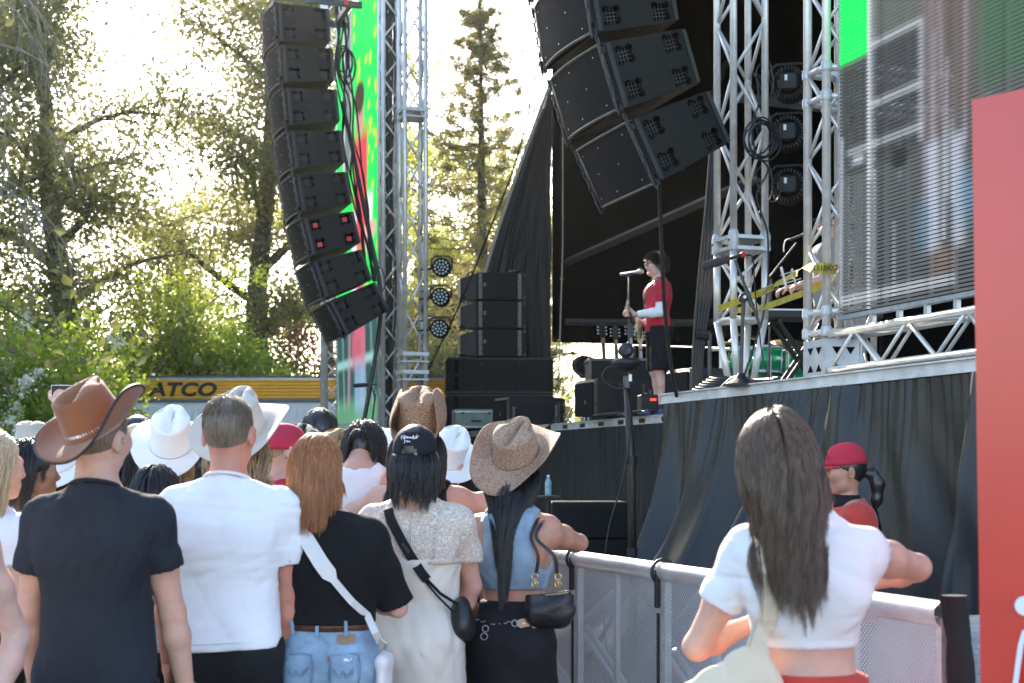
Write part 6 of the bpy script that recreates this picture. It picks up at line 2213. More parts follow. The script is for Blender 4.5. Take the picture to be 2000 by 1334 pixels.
def limb_tree(seed, h, crown, trunk_r, limbs=9, bend=.6, first=.25, sub=4, leader=True, spread=1.0):
    """tapered trunk with limbs and branchlets; returns MB and the branch ends (in the tree's own frame)"""
    r = random.Random(seed)
    mb, lm = MB(), MB()
    ends = []
    tp = [Vector((0, 0, -.2))]
    n = 9
    for i in range(1, n + 1):
        t = i / n
        tp.append(Vector((bend * sin(t * 2.2 + seed) * t + r.uniform(-.1, .1), bend * .7 * cos(t * 1.9 + seed * 2) * t + r.uniform(-.1, .1), h * .82 * t)))
    rad = [trunk_r * (1 - .86 * (i / n) ** .8) for i in range(n + 1)]
    rad[0] *= 1.3
    mb.path(smooth_path(tp, 3), [rad[min(n, int(i / 3))] * (1 - .0 * i) for i in range(n * 3 + 1)], 10)
    for k in range(limbs):
        t = first + (1 - first) * (k + r.random() * .6) / limbs
        i = min(n - 1, int(t * n))
        b = tp[i].lerp(tp[i + 1], t * n - i)
        az = k * 2.4 + r.uniform(-.5, .5)
        L = crown * (1.05 - .55 * t) * r.uniform(.75, 1.15) * spread
        up = r.uniform(.25, .75) + .5 * t
        d = Vector((cos(az), sin(az), up)).normalized()
        pts = [b]
        p = b.copy()
        for q in range(5):
            d = (d + Vector((r.uniform(-.25, .25), r.uniform(-.25, .25), r.uniform(-.12, .2) - .06 * q))).normalized()
            p = p + d * L / 5
            pts.append(p.copy())
        r0 = rad[i] * .55
        lm.path(smooth_path(pts, 2), [max(.012, r0 * (1 - .9 * j / 10)) for j in range(11)], 6)
        for q in range(2, 6):
            ends.append(pts[q])
            for s in range(sub):
                e = pts[q] + Vector((r.gauss(0, 1), r.gauss(0, 1), r.gauss(.25, .7))) * L * .20
                lm.path([pts[q], pts[q].lerp(e, .5) + Vector((r.uniform(-.1, .1), r.uniform(-.1, .1), r.uniform(0, .15))), e], [.022, .014, .006], 4)
                ends.append(e)
    return mb, lm, ends

def tree(label, x, d, h, crown, tr, m, n, size, seed, spread=.55, limbs=9, group='trees behind the stage', name='tree', bend=.6, first=.25, extra=(), sub=4, z0=0, flat=.8, X=None):
    loc = Vector((P(x, 0, d).x if X is None else X, d, z0))
    t = thing(name, label, 'tree', loc, 0, group)
    mb, lm, ends = limb_tree(seed, h, crown, tr, limbs, bend, first, sub)
    mb.build('trunk', m_bark, t, True)
    lm.build_stuff('limbs', m_bark, t, True)
    c = [tuple(e) for e in ends] + list(extra)
    V, F = leaves(c, spread, n, size, seed, flat)
    o = obj_from('crown', raw_mesh('crown', V, F), m, t)
    return t

# big old trees on the left
tree('big old tree with a forking dark trunk at the far left', 150, 27, 15.5, 3.9, .34, l_dark, 38000, .10, 3, .30, 16, bend=1.2, first=.2, sub=4)
tree('tall leafy tree whose crown hangs behind the far speaker column', 505, 33, 19, 3.6, .36, l_mid, 55000, .115, 12, .36, 20, bend=.5, first=.16, sub=4)
tree('pale green tree far behind the gap between the two big trees', 330, 60, 15, 4.0, .3, l_lite, 16000, .15, 87, .5, 11)
tree('tree standing behind the far LED screen', 640, 44, 20, 5.0, .3, l_lite, 22000, .14, 31, .5, 11)
tree('light green broad tree to the right of the spruce', 1000, 52, 13.5, 4.8, .3, l_lite, 24000, .15, 41, .55, 11)
tree('light green tree behind the spruce, left of it', 815, 56, 17, 4.2, .3, l_lite, 24000, .15, 55, .55, 10)
tree('dark leafed tree half out of view at the left edge', -130, 24, 15, 3.0, .36, l_dark, 17000, .11, 63, .36, 10, first=.18)
tree('low tree behind the stacked speakers', 880, 44, 6.6, 3.6, .2, l_mid, 22000, .15, 68, .6, 8, first=.1)
# trees outside the view to the left, added to shade the crowd
for i, (X, d, s) in enumerate(((-15.5, 22, 71), (-20, 30, 72), (-12, 16.5, 73), (-24, 20, 74), (-14.5, 34, 75))):
    tree(('added shade tree out of view left of the crowd', 'added shade tree far left beyond the hedge', 'young added shade tree close to the crowd on the left', 'added shade tree standing farthest to the left', 'added shade tree behind the big forked tree')[i], 0, d, 14 + (i % 3), 5.4, .34, l_dark, 26000, .17, s, .7, 10, group='added shade trees left of the view', X=X, first=.18)

# bare drooping birch at the far left
bt_ = thing('birch_tree', 'thin tree with pale drooping bare twigs at the far left', 'tree', P(-30, 0, 20) * 1.0, 0, 'trees behind the stage')
bt_.location.z = 0
r_ = random.Random(8)
mb = MB().path(smooth_path([(-.3, 0, 0), (-.2, .1, 3), (.1, 0, 6), (0, .2, 9)], 4), [.13 - .008 * i for i in range(13)], 8)
tw_ = MB()
for i in range(13):
    z = r_.uniform(3.4, 8.6); az = r_.uniform(-1.2, 1.2)
    p = Vector((0, 0, z)); d = Vector((cos(az), sin(az) * .7, r_.uniform(.1, .7)))
    pts = [p.copy()]
    L = r_.uniform(.9, 2.2)
    for q in range(7):
        d = (d + Vector((r_.uniform(-.2, .2), r_.uniform(-.2, .2), -.26))).normalized()
        p = p + d * L / 7; pts.append(p.copy())
        if q > 1:
            for s in range(3):
                e = [p.copy()]; dd = (d + Vector((r_.gauss(0, .5), r_.gauss(0, .5), -.3))).normalized(); pp = p.copy()
                for w in range(4):
                    dd = (dd + Vector((r_.uniform(-.15, .15), r_.uniform(-.15, .15), -.25))).normalized(); pp = pp + dd * .17; e.append(pp.copy())
                tw_.path(e, .0035, 3, False)
    tw_.path(pts, [.016 - .0016 * k for k in range(8)], 4, False)
mb.build('trunk', m_bark, bt_, True); tw_.build('twigs', m_twig, bt_)

# spruce
def spruce(label, x, d, h, seed, base=3.6):
    t = thing('spruce_tree', label, 'tree', Vector((P(x, 0, d).x, d, 0)), 0, 'trees behind the stage')
    r = random.Random(seed)
    mb = MB().path([(0, 0, 0), (.05, 0, h * .5), (0, 0, h)], [.24, .15, .015], 8)
    lm = MB()
    cs, sp = [], []
    z = 2.2
    while z < h - .2:
        f = 1 - z / h
        L0 = (.30 + base * f ** .7)
        nb = 6 if f > .2 else 5
        for k in range(nb):
            if r.random() < .16: continue
            az = k * 2 * pi / nb + r.uniform(-.4, .4) + z
            L = L0 * r.uniform(.55, 1.15)
            pts, p = [], Vector((0, 0, z + r.uniform(-.1, .1)))
            pts.append(p.copy())
            sl = .10 - .42 * f
            for q in range(5):
                p = p + Vector((cos(az), sin(az), sl + (.10 * q - .1))) * L / 5
                pts.append(p.copy())
            lm.path(pts, [.028 * f + .008] + [.02 * f + .006 - .003 * f * q for q in range(5)], 4, False)
            for q in range(1, 6):
                for w in range(1 + q // 2):
                    a_ = pts[q - 1].lerp(pts[q], r.random())
                    cs.append(a_ + Vector((r.gauss(0, .10), r.gauss(0, .10), -r.random() * .16 * (1 + f)))); sp.append(.05 + .05 * f)
        z += .27 + .12 * f
    for i in range(30): cs.append(Vector((0, 0, h - i * .05))); sp.append(.03 + .008 * i)
    mb.build('trunk', m_bark, t, True)
    lm.build_stuff('limbs', m_bark, t, True)
    V, F = leaves(cs, np.array(sp), 80000, .095, seed, .8, .28, droop=.5)
    obj_from('crown', raw_mesh('crown', V, F), l_need, t)
spruce('tall thin spruce with ragged drooping branches between the truss and the tent', 938, 38, 14.1, 5)
spruce('smaller spruce behind the tall one', 1030, 47, 11.0, 6, 1.6)

# lilac bushes with white flower heads, and the reddish shrub
def bush(label, x, d, w, h, n, seed, m=l_bush, flowers=0, group='lilac hedge behind the crowd', size=.085, name='bush', dp=1.3):
    loc = Vector((P(x, 0, d).x, d, 0))
    t = thing(name, label, 'bush', loc, 0, group)
    r = np.random.default_rng(seed)
    k = 150
    u = r.normal(size=(k, 3)); u /= np.linalg.norm(u, axis=1)[:, None]
    u[:, 2] = np.abs(u[:, 2])
    rad = r.uniform(.45, 1.0, k) ** .5
    lump = 1 + .22 * np.sin(3.1 * np.arctan2(u[:, 1], u[:, 0]) + seed) + .15 * r.normal(size=k)
    c = u * rad[:, None] * np.array((w / 2, dp, h * .72)) * lump[:, None] + np.array((0, 0, h * .30))
    c[:, 2] = np.clip(c[:, 2], .15, None)
    V, F = leaves(c, .20, n, size, seed, .9, .7)
    obj_from('foliage', raw_mesh('foliage', V, F), m, t)
    mb = MB()
    for i in range(26):
        e = c[r.integers(0, k)]
        b = np.array((e[0] * .25, e[1] * .25, 0))
        mb.path([b, (b + e) / 2 + np.array((0, 0, .25)), e], [.03, .02, .008], 5, False)
    mb.build_stuff('stem', m_bark, t)
    if flowers:
        fc_ = c[(c[:, 1] < .5)][: flowers * 2]
        fc_ = fc_[np.argsort(r.random(len(fc_)))][:flowers]
        me = None
        for i, q in enumerate(fc_):
            if me is None:
                Vf, Ff = leaves([(0, 0, 0), (0, 0, .05), (0, 0, .10)], np.array((.055, .045, .028)), 130, .035, 5, 1, .9)
                me = raw_mesh('flower_head', Vf, Ff); me.materials.append(m_petal)
            o = obj_from('flower_head', me, None, t)
            o['kind'] = 'stuff'
            o.location = q + np.array((r.normal(0, .05), -.32 - .3 * r.random(), .16 + r.normal(0, .1)))
            o.scale = [r.uniform(.8, 1.7)] * 3
            o.rotation_euler = (r.normal(0, .6), r.normal(0, .6), r.uniform(0, 6))
    return t
bush('lilac bush with many white flower heads at the left edge', 0, 19.5, 2.6, 3.15, 26000, 1, flowers=34)
bush('lilac bush with some white flower heads above the brown hat', 140, 21.5, 1.9, 3.2, 20000, 2, flowers=16)
bush('tall green bush above the left end of the trailer', 300, 28.3, 3.4, 4.75, 26000, 3)
bush('green bush above the letters of the trailer', 420, 28.6, 3.2, 4.4, 24000, 4)
bush('bright green bush near the right end of the hedge', 505, 29.0, 2.4, 3.95, 18000, 5, flowers=4)
bush('rust coloured shrub behind the trailer beside the truss', 590, 31, 2.6, 4.3, 16000, 6, l_red, group='shrubs behind the trailer')
bush('olive shrub behind the trailer between the truss and the stacked speakers', 860, 31, 2.8, 4.2, 18000, 7, l_mid, group='shrubs behind the trailer')
bush('dark bush closing the gap left of the hedge', -120, 21, 3.4, 3.4, 22000, 8, flowers=8)
# far wood
rw = np.random.default_rng(77)
cw_ = np.stack([rw.uniform(-75, 75, 900), rw.uniform(85, 110, 900), rw.uniform(0, 1, 900) ** 1.3 * 5.5], 1)
V, F = leaves(cw_, 1.3, 90000, .45, 9, .7, .8)
o = obj_from('far_wood', raw_mesh('far_wood', V, F), l_mid)
tag(o, 'far belt of trees closing the park behind everything', 'wood', None, 'stuff')
# ------------------------------------------------------------------ helpers for clothing details
def attach(fig, name, label, cat, pivot, group=None):
    """a thing of its own carried by a person; local frame parallel to the person's"""
    p = Matrix.Rotation(fig.yaw, 3, 'Z') @ (Vector(pivot) * fig.q) + fig.loc
    r = thing(name, label, cat, p, fig.yaw, group)
    r.scale = (fig.q,) * 3
    return r
def on_back(fig, f, xz, off=.003, back=True, n=5, dflt=-.12):
    pts = smooth_path([(x, 0, z) for x, z in xz], n)
    out, last = [], dflt
    for p in pts:
        y = fig.surf(f, p.x, p.z, back, off)
        if y is None: y = last
        last = y
        out.append(Vector((p.x, y, p.z)))
    for _ in range(3):
        ys = [p.y for p in out]
        for i in range(1, len(out) - 1): out[i].y = min(.25 * ys[i - 1] + .5 * ys[i] + .25 * ys[i + 1], ys[i]) if back else max(.25 * ys[i - 1] + .5 * ys[i] + .25 * ys[i + 1], ys[i])
    return out
def back_patch(fig, f, corners, off=.003, n=9, back=True):
    """cloth patch lying on the back of a garment; corners (x, z) clockwise from top left"""
    (a, b, c, d) = [np.array(q, float) for q in corners]
    def fn(u, v):
        p = (a * (1 - u) + b * u) * (1 - v) + (d * (1 - u) + c * u) * v
        y = fig.surf(f, p[0], p[1], back, off)
        return (p[0], -.1 if y is None else y, p[1])
    return MB().grid(fn, n, n)
def ring_at(fig, f, z, h, off=.004, n=48, z_slope=0.0):
    """closed belt following a garment's outline at height z"""
    k = int(round((z - f.lo[2]) / f.h))
    sl = f.v[:, :, min(max(k, 0), f.n[2] - 1)]
    V = []
    xs = f.ax[0]; ys = f.ax[1]
    cx, cy = 0, float(np.mean(ys[np.where((sl < 0).any(0))[0]]))
    for q in range(n):
        a = 2 * pi * q / n
        r = .02
        while r < .4:
            i = int(round((cx + r * cos(a) - f.lo[0]) / f.h)); j = int(round((cy + r * sin(a) - f.lo[1]) / f.h))
            if i < 0 or j < 0 or i >= f.n[0] or j >= f.n[1] or sl[i, j] > 0: break
            r += .003
        V.append(r)
    V = np.array(V)
    for _ in range(4): V = .25 * np.roll(V, 1) + .5 * V + .25 * np.roll(V, -1)
    rows = []
    for zz, o in ((-h / 2, 0), (-h / 2, off), (h / 2, off), (h / 2, 0)):
        a = 2 * pi * np.arange(n) / n
        rows.append(np.stack([cx + (V + o) * np.cos(a), cy + (V + o) * np.sin(a), z + zz + z_slope * (V * np.cos(a))], 1))
    return hat_grid(n, rows)
m_wt = cloth('white_cotton', (.78, .78, .80), .9, .5, 300, .03)
m_navy = cloth('washed_navy_cotton', (.024, .027, .035), .9, .5, 300, .14)
m_blk = cloth('black_cotton', (.012, .012, .013), .9, .5, 300, .2)
m_blk2 = cloth('black_twill', (.016, .016, .018), .8, .4, 260, .2)
m_crop = cloth('white_rib_jersey', (.76, .73, .73), .9, .4, 500, .03)
m_den = cloth('light_blue_denim', (.25, .36, .47), .9, .6, 500, .30, scale=9)
m_den2 = cloth('mid_blue_denim', (.13, .20, .30), .9, .6, 500, .3, scale=9)
m_denv = cloth('pale_denim_vest', (.24, .33, .42), .9, .6, 500, .22, scale=9)
m_redp = cloth('red_jersey', (.52, .055, .04), .85, .4, 300, .1)
m_satin = mat('champagne_satin', (.60, .55, .47), .38, var=.06, scale=5, bump=.12, bscale=30, sheen=.2, bdist=.01)
m_gry = cloth('grey_cotton', (.28, .29, .30), .9, .4, 300, .08)
m_creamc = cloth('cream_cotton', (.60, .55, .45), .9, .4, 300, .06)
m_redt = cloth('red_tee_cotton', (.50, .030, .055), .88, .4, 300, .10)
m_drk = cloth('dark_green_trousers', (.012, .018, .016), .85, .3, 300, .2)
m_leather = mat('brown_leather', (.11, .042, .022), .45, var=.3, scale=20, bump=.4, bscale=120)
m_bleather = mat('black_leather', (.012, .012, .013), .35, var=.3, scale=20, bump=.5, bscale=160)
m_canvas = cloth('natural_canvas', (.70, .56, .41), .95, .6, 420, .08)
m_gold = mat('gold_metal', (.65, .45, .16), .25, .9)
m_wstrap = mat('white_leather', (.70, .69, .67), .45, var=.05, bump=.2, bscale=200)
m_brnfelt = mat('brown_felt', (.24, .085, .032), .92, var=.16, scale=5, bump=.5, bscale=260, sheen=.25)
m_wfelt = mat('white_felt', (.80, .79, .77), .9, var=.03, scale=6, bump=.35, bscale=260, sheen=.2)
m_bgfelt = mat('beige_felt', (.47, .43, .37), .92, var=.06, scale=5, bump=.45, bscale=260, sheen=.2)
m_kfelt = mat('black_felt', (.010, .010, .011), .9, var=.2, bump=.4, bscale=260, sheen=.2)
def straw(name, a, b, scale=105):
    m, nt, pr, out = node_mat(name)
    L = nt.links.new
    tc = nt.nodes.new('ShaderNodeTexCoord')
    w = []
    for ax in ((1, 1, .3), (1, -1, .3)):
        mp = nt.nodes.new('ShaderNodeMapping'); mp.inputs['Rotation'].default_value = (0, .5 * ax[1], .78 * ax[1]); L(tc.outputs['Object'], mp.inputs[0])
        wv = nt.nodes.new('ShaderNodeTexWave'); wv.inputs['Scale'].default_value = scale; wv.inputs['Distortion'].default_value = 2.2; wv.inputs['Detail'].default_value = 2
        L(mp.outputs[0], wv.inputs['Vector']); w.append(wv)
    mu = nt.nodes.new('ShaderNodeMath'); mu.operation = 'MULTIPLY'; L(w[0].outputs['Fac'], mu.inputs[0]); L(w[1].outputs['Fac'], mu.inputs[1])
    nz = nt.nodes.new('ShaderNodeTexNoise'); nz.inputs['Scale'].default_value = 130; nz.inputs['Detail'].default_value = 3; L(tc.outputs['Object'], nz.inputs['Vector'])
    ad = nt.nodes.new('ShaderNodeMath'); ad.operation = 'MULTIPLY_ADD'; ad.inputs[1].default_value = .45; L(mu.outputs[0], ad.inputs[0]); L(nz.outputs[0], ad.inputs[2])
    mr = nt.nodes.new('ShaderNodeMapRange'); mr.inputs[1].default_value = .38; mr.inputs[2].default_value = .95; L(ad.outputs[0], mr.inputs[0])
    mx = nt.nodes.new('ShaderNodeMix'); mx.data_type = 'RGBA'; mx.inputs[6].default_value = (*a, 1); mx.inputs[7].default_value = (*b, 1)
    L(mr.outputs[0], mx.inputs[0]); L(mx.outputs[2], pr.inputs['Base Color']); pr.inputs['Roughness'].default_value = .8
    bp = nt.nodes.new('ShaderNodeBump'); bp.inputs['Strength'].default_value = .8; bp.inputs['Distance'].default_value = .004
    L(ad.outputs[0], bp.inputs['Height']); L(bp.outputs[0], pr.inputs['Normal'])
    return m
m_straw = straw('brown_straw', (.22, .12, .075), (.66, .47, .33))
m_straw2 = straw('dark_brown_straw', (.16, .08, .045), (.50, .32, .20))
m_straw3 = straw('golden_straw', (.35, .20, .08), (.62, .44, .22))
def lace():
    m, nt, pr, out = node_mat('cream_lace')
    L = nt.links.new
    tc = nt.nodes.new('ShaderNodeTexCoord')
    nz = nt.nodes.new('ShaderNodeTexNoise'); nz.inputs['Scale'].default_value = 11; nz.inputs['Detail'].default_value = 1; L(tc.outputs['Object'], nz.inputs['Vector'])
    vm = nt.nodes.new('ShaderNodeVectorMath'); vm.operation = 'MULTIPLY_ADD'; vm.inputs[1].default_value = (.09,) * 3
    L(nz.outputs['Color'], vm.inputs[0]); L(tc.outputs['Object'], vm.inputs[2])
    wv = nt.nodes.new('ShaderNodeTexNoise'); wv.inputs['Scale'].default_value = 34; wv.inputs['Detail'].default_value = 1.6
    L(vm.outputs[0], wv.inputs['Vector'])
    m1 = nt.nodes.new('ShaderNodeMath'); m1.operation = 'MULTIPLY'; m1.inputs[1].default_value = 9; L(wv.outputs[0], m1.inputs[0])
    m2 = nt.nodes.new('ShaderNodeMath'); m2.operation = 'PINGPONG'; m2.inputs[1].default_value = .5; L(m1.outputs[0], m2.inputs[0])
    mr = nt.nodes.new('ShaderNodeMapRange'); mr.inputs[1].default_value = .14; mr.inputs[2].default_value = .30; L(m2.outputs[0], mr.inputs[0])
    mx = nt.nodes.new('ShaderNodeMix'); mx.data_type = 'RGBA'; mx.inputs[6].default_value = (.54, .40, .31, 1); mx.inputs[7].default_value = (.70, .65, .57, 1)
    L(mr.outputs[0], mx.inputs[0]); L(mx.outputs[2], pr.inputs['Base Color']); pr.inputs['Roughness'].default_value = .85
    bp = nt.nodes.new('ShaderNodeBump'); bp.inputs['Strength'].default_value = .7; bp.inputs['Distance'].default_value = .004
    L(mr.outputs[0], bp.inputs['Height']); L(bp.outputs[0], pr.inputs['Normal'])
    return m
m_lace = lace()
TEE = loft([(.84, .166, .124, 0, -.01), (.95, .162, .122, 0, -.01), (1.15, .150, .112, 0, -.005), (1.32, .168, .118, 0, -.01)])

# ================================================================== front row
# man in the dark tee and brown hat
A = Fig('man in washed navy T-shirt and wide brown felt cowboy hat seen from behind', 193, 4.37, 1.775, -.05, 'm', sk_fair, head=(-.30, .02, .05), wide=.92)
A.arm('l', E=A.L(66, 1150, 4.40), W=A.L(70, 1325, 4.46), curl=.45).arm('r', E=A.L(326, 1150, 4.40), W=A.L(358, 1320, 4.44), curl=.45)
A.body(.008, .005, shoes=m_black)
A.set_hat(.022, (.50, -.24, .12))
A.top('tee', m_navy, .0075, .010, .845, .52, .012, .070, TEE, ((.0055, 18, 4, 1), (.0035, 10, 9, 0), (.0025, 45, 14, 1)), 4)
A.collar(m_navy)
A.trousers('trousers', m_blk2, waist=.90, ease=.006)
hc = A.hair_cap(h_short, .004)
cowboy_hat(A, m_brnfelt, crown_h=.120, brim=(.196, .20), curl=.085, curl_l=.050, dip=.012, pinch=.9, crease=.036, band=(.008, .034, mat('woven_white_band', (.62, .60, .56), .8, var=.75, scale=85, bump=1, bscale=120)), binding=m_black, tilt=(.50, -.24, .12), up=.026, back=.012, curlpow=1.7)
for s_, z in (('l', .02), ('r', .012)):
    a = A.arms[s_]; dv = ang(a['E'] - a['W'])
    MB().lathe([(.031, -.008), (.034, -.008), (.034, .008), (.031, .008)], 20, Vector(a['W'] + dv * z), R=Vector(dv).to_track_quat('Z', 'Y').to_matrix()).build('wristband', m_black if s_ == 'l' else m_leather, A.root, True)

# man in the white tee
B = Fig('man with clipped fair hair in a plain white T-shirt seen from behind', 447, 4.9, 1.80, -.05, 'm', sk_burn, head=(-.04, -.03, -.03), wide=.96)
B.arm('l', E=B.L(328, 1160, 4.95), W=B.L(330, 1330, 5.05)).arm('r', E=B.L(566, 1165, 4.95), W=B.L(568, 1325, 5.0), d=(-.05, .25, -1), curl=.5)
B.body(.008, .0045, shoes=m_black)
B.top('tee', m_wt, .0075, .011, .915, .60, .012, .066, TEE, ((.0055, 15, 5, 1), (.0035, 10, 14, 0), (.0022, 34, 30, 1), (.003, 5, 38, 1)), 9, hem_slope=.05)
B.collar(m_wt)
for g_, hz in ((A, .872), (B, .944)):
    V, F = ring_at(g_, g_.topfield, hz, .0035, .0012, z_slope=(.05 if g_ is B else 0))
    obj_from('hem_seam', raw_mesh('hem_seam', V, F, True), m_wt if g_ is B else m_navy, g_.root)
B.trousers('trousers', m_blk2, waist=.955, ease=.006)
hc = B.hair_cap(h_short, .0035, back=-.085)
B.fuzz(h_short, hc, 9000, (.006, .016), up=.45, longtop=1.9, crown=(.25, -.62, .74))

# ginger woman
C = Fig('woman with straight ginger hair, black T-shirt and light blue jeans', 645, 5.0, 1.665, -.10, 'f', sk_pale, head=(-.15, .02, .03), lean=(-.05, .0))
C.arm('l', E=(-.23, -.03, 1.12), W=(-.18, .12, 1.0)).arm('r', E=C.L(762, 1150, 5.02), W=C.L(690, 1165, 5.22), d=(-1, .6, .1), th=(0, .3, 1))
C.body(.009, .006, shoes=m_wstrap)
C.top('tee', m_blk, .008, .014, 1.065, .92, .020, .066, loft([(1.0, .158, .125, 0, 0), (1.15, .165, .12, 0, 0), (1.3, .172, .118, 0, 0)]), ((.006, 20, 9, 1), (.004, 12, 10, 0)), 14)
jn = C.trousers('jeans', m_den, .008, .014, 1.075, .022, .06, ((.003, 40, 22, 1), (.004, 20, 9, 0)), 15)
V, F = ring_at(C, C.botfield, 1.06, .034, .005)
obj_from('belt', raw_mesh('belt', V, F, True), m_leather, C.root)
for i, q in enumerate((-1, 1)):
    o = back_patch(C, C.botfield, [(q * .085 - .052, .965), (q * .085 + .052, .975 if q > 0 else .965), (q * .085 + .048, .845), (q * .085 - .048, .845)], .005).build('back_pocket', m_den, jn, True)
    s2 = o.modifiers.new('s', 'SOLIDIFY'); s2.thickness = .003
    mb = MB()
    st_ = [on_back(C, C.botfield, p, .0095, n=3) for p in ([(q * .085 - .045, .93), (q * .085 - .015, .895), (q * .085, .91), (q * .085 + .015, .895), (q * .085 + .045, .93)], [(q * .085 - .045, .92), (q * .085 - .015, .885), (q * .085, .90), (q * .085 + .015, .885), (q * .085 + .045, .92)],
        [(q * .085 - .050, .960), (q * .085 - .046, .85), (q * .085 + .046, .85), (q * .085 + .050, .965), (q * .085 - .050, .960)])]
    for p in st_: mb.path(p, .0012, 4)
    k_ = mb.build('stitching', mat('blue_thread', (.10, .15, .22), .8), jn); k_['kind'] = 'stuff'
mb = MB()
for x in (-.115, -.02, .085): 
    p = on_back(C, C.botfield, [(x, 1.085), (x, 1.03)], .008, n=2); mb.ribbon(p, [(0, -1, 0)] * len(p), .012, .003)
k_ = mb.build('belt_loop', m_den, jn); k_['kind'] = 'stuff'
p = on_back(C, C.botfield, [(.03, .96), (.03, .945)], .007, n=2)
MB().ribbon(p, [(0, -1, 0)] * len(p), .006, .002).build('red_tab', m_redp, jn)
back_patch(C, C.botfield, [(.055, 1.035), (.115, 1.035), (.115, 1.005), (.055, 1.005)], .006, 5).build('leather_patch', mat('tan_leather_patch', (.33, .20, .11), .7), jn)
o = back_patch(C, C.botfield, [(.085, .955), (.115, .957), (.112, .945), (.087, .944)], .011, 4).build('torn_patch', m_white, jn)
hc = C.hair_cap(h_ginger, .014, back=-.10)
C.hair_fall(hc, h_ginger, 6500, (.185, .235), (.004, .014), wave=.003, wfreq=1.2, clump=.28, K=160, spread=.35, frizz=.0007, rad=.0010, gather=1.0, stiff=.35)
bgC = attach(C, 'shoulder_bag', 'white shoulder bag hanging from the broad white strap at the ginger woman\'s hip', 'bag', (.205, -.02, .95))
pv = Vector((.205, -.02, .95))
pth = on_back(C, C.topfield, [(-.095, 1.455), (-.07, 1.40), (.0, 1.30), (.08, 1.19), (.15, 1.10)], .006) + [Vector((.19, -.10, 1.04)), Vector((.20, -.06, 1.0))]
pts = [p - pv for p in pth]
m_ = len(pts)
MB().ribbon(pts, [(0.05, -1, .1)] * m_, [.026] * 3 + [.026 + .03 * min(1, max(0, (i - 4) / 2)) * (1 if i < m_ * .55 else 0) for i in range(3, m_)], .006).build('strap', m_wstrap, bgC)
f = field_for([ell((0, 0, -.09), (.05, .10, .17), .02)], .006, .02)
f.add(cone((0, -.05, -.16), (0, .05, -.16), .034, .034, .02)).add(cone((0, -.045, -.02), (0, .045, -.02), .026, .026, .06)).add(ell((0, 0, -.09), (.030, .075, .10), .03)).folds(((.003, 40, 20, 0),), 4)
V, F = f.mesh(); obj_from('bag_body', raw_mesh('bag_body', V, F, True), m_wstrap, bgC)
MB().path([(p[0], p[1], p[2]) for p in [(-.01, -.04, .05), (.0, -.06, .07), (.02, -.05, .05), (.01, -.04, .03)]], .005, 6).build('clasp', m_steel, bgC)
o = text_obj('', .01, m_redp) if False else None
dt = back_patch(C, C.topfield, [(-.052, 1.435), (-.018, 1.435), (-.022, 1.405), (-.048, 1.405)], .004, 6).build('printed_mark', m_redp, C.root)

# woman in lace dress and black cap
D_ = Fig('woman in cream lace topped satin dress and black baseball cap', 812, 5.35, 1.715, -.06, 'f', sk_fair, head=(-.12, .06, 0), wide=1.08)
D_.arm('l', E=D_.L(722, 1085, 5.4), W=D_.L(740, 1190, 5.55)).arm('r', E=D_.L(905, 1070, 5.38), W=D_.L(905, 1185, 5.5))
D_.body(.009, .006, shoes=m_black)
D_.top('lace_yoke', m_lace, .008, .008, 1.225, .62, .016, .085, None, ((.003, 30, 9, 1),), 21)
dr = [(.16, .245, .20, .0, -.02), (.5, .222, .18, .0, -.02), (.85, .196, .160, 0, -.035), (.95, .187, .152, 0, -.03), (1.08, .158, .122, 0, -.005), (1.2, .164, .128, 0, -.006), (1.255, .170, .134, 0, -.008)]
f = field_for([loft(dr)], .009, .04)
f.add(loft(dr)).add(ell((-.075, -.085, .92), (.095, .085, .11), .06)).add(ell((.075, -.085, .92), (.095, .085, .11), .06))
f.folds(((.007, 16, 6, 1), (.008, 9, 7, 0), (.003, 34, 14, 1)), 23)
f.cut((0, 0, 1.245), (0, 0, 1)); f.cut((0, 0, .19), (0, 0, -1))
D_.mesh_part('dress', f, m_satin); dfield = f
V, F = ring_at(D_, D_.topfield, 1.238, .022, .006)
obj_from('gathered_seam', raw_mesh('gathered_seam', V, F, True), m_lace, D_.root)
for x in (-.105, .105, .0):
    p = on_back(D_, D_.topfield, [(x * 1.0, 1.425), (x * .88, 1.33), (x * .8, 1.25)], .002, n=3)
    MB().path(p, .0028, 5).build('piped_seam', m_satin, D_.root, True)
hc = D_.hair_cap(h_black, .006, back=-.11)
D_.hair_fall(hc, h_black, 2600, (.10, .21), (.003, .012), wave=.005, wfreq=1.6, clump=.5, K=60, only_below=-.02, spread=.5, rad=.0013)
cp = ball_cap(D_, m_blk2, up=.022, tilt=(.14, -.03), back_hole=True, label='black baseball cap with white stitched script')
pts = []
for i in range(60):
    t = i / 59; x = -.034 + .068 * t
    pts.append((x + .004 * sin(38 * t), 0, .070 + .0065 * sin(44 * t + .4) * (.6 + .4 * sin(9 * t))))
def capy(x, z):
    th = math.asin(min(1, (z / .098)) ** (1 / .95)); w = cos(th) ** .82
    return -.110 * .96 * w * sqrt(max(0, 1 - (x / (.086 * .96 * w)) ** 2)) - .0022
MB().path([(x, capy(x, z), z) for x, y, z in pts], .0021, 5).path([(x * .8, capy(x * .8, z - .013), z - .013) for x, y, z in pts[14:40]], .0016, 4).build_stuff('script_embroidery', m_white, cp, True)
p = [(x, capy(x, .008) - .001, .008) for x in np.linspace(-.05, .05, 9)]
MB().ribbon(p, [(q[0] * 4, -1, 0) for q in p], .012, .003).build('cap_strap', m_blk2, cp)
MB().box((.028, capy(.028, .008) - .004, .008), (.012, .004, .014)).build('cap_buckle', m_steel, cp)
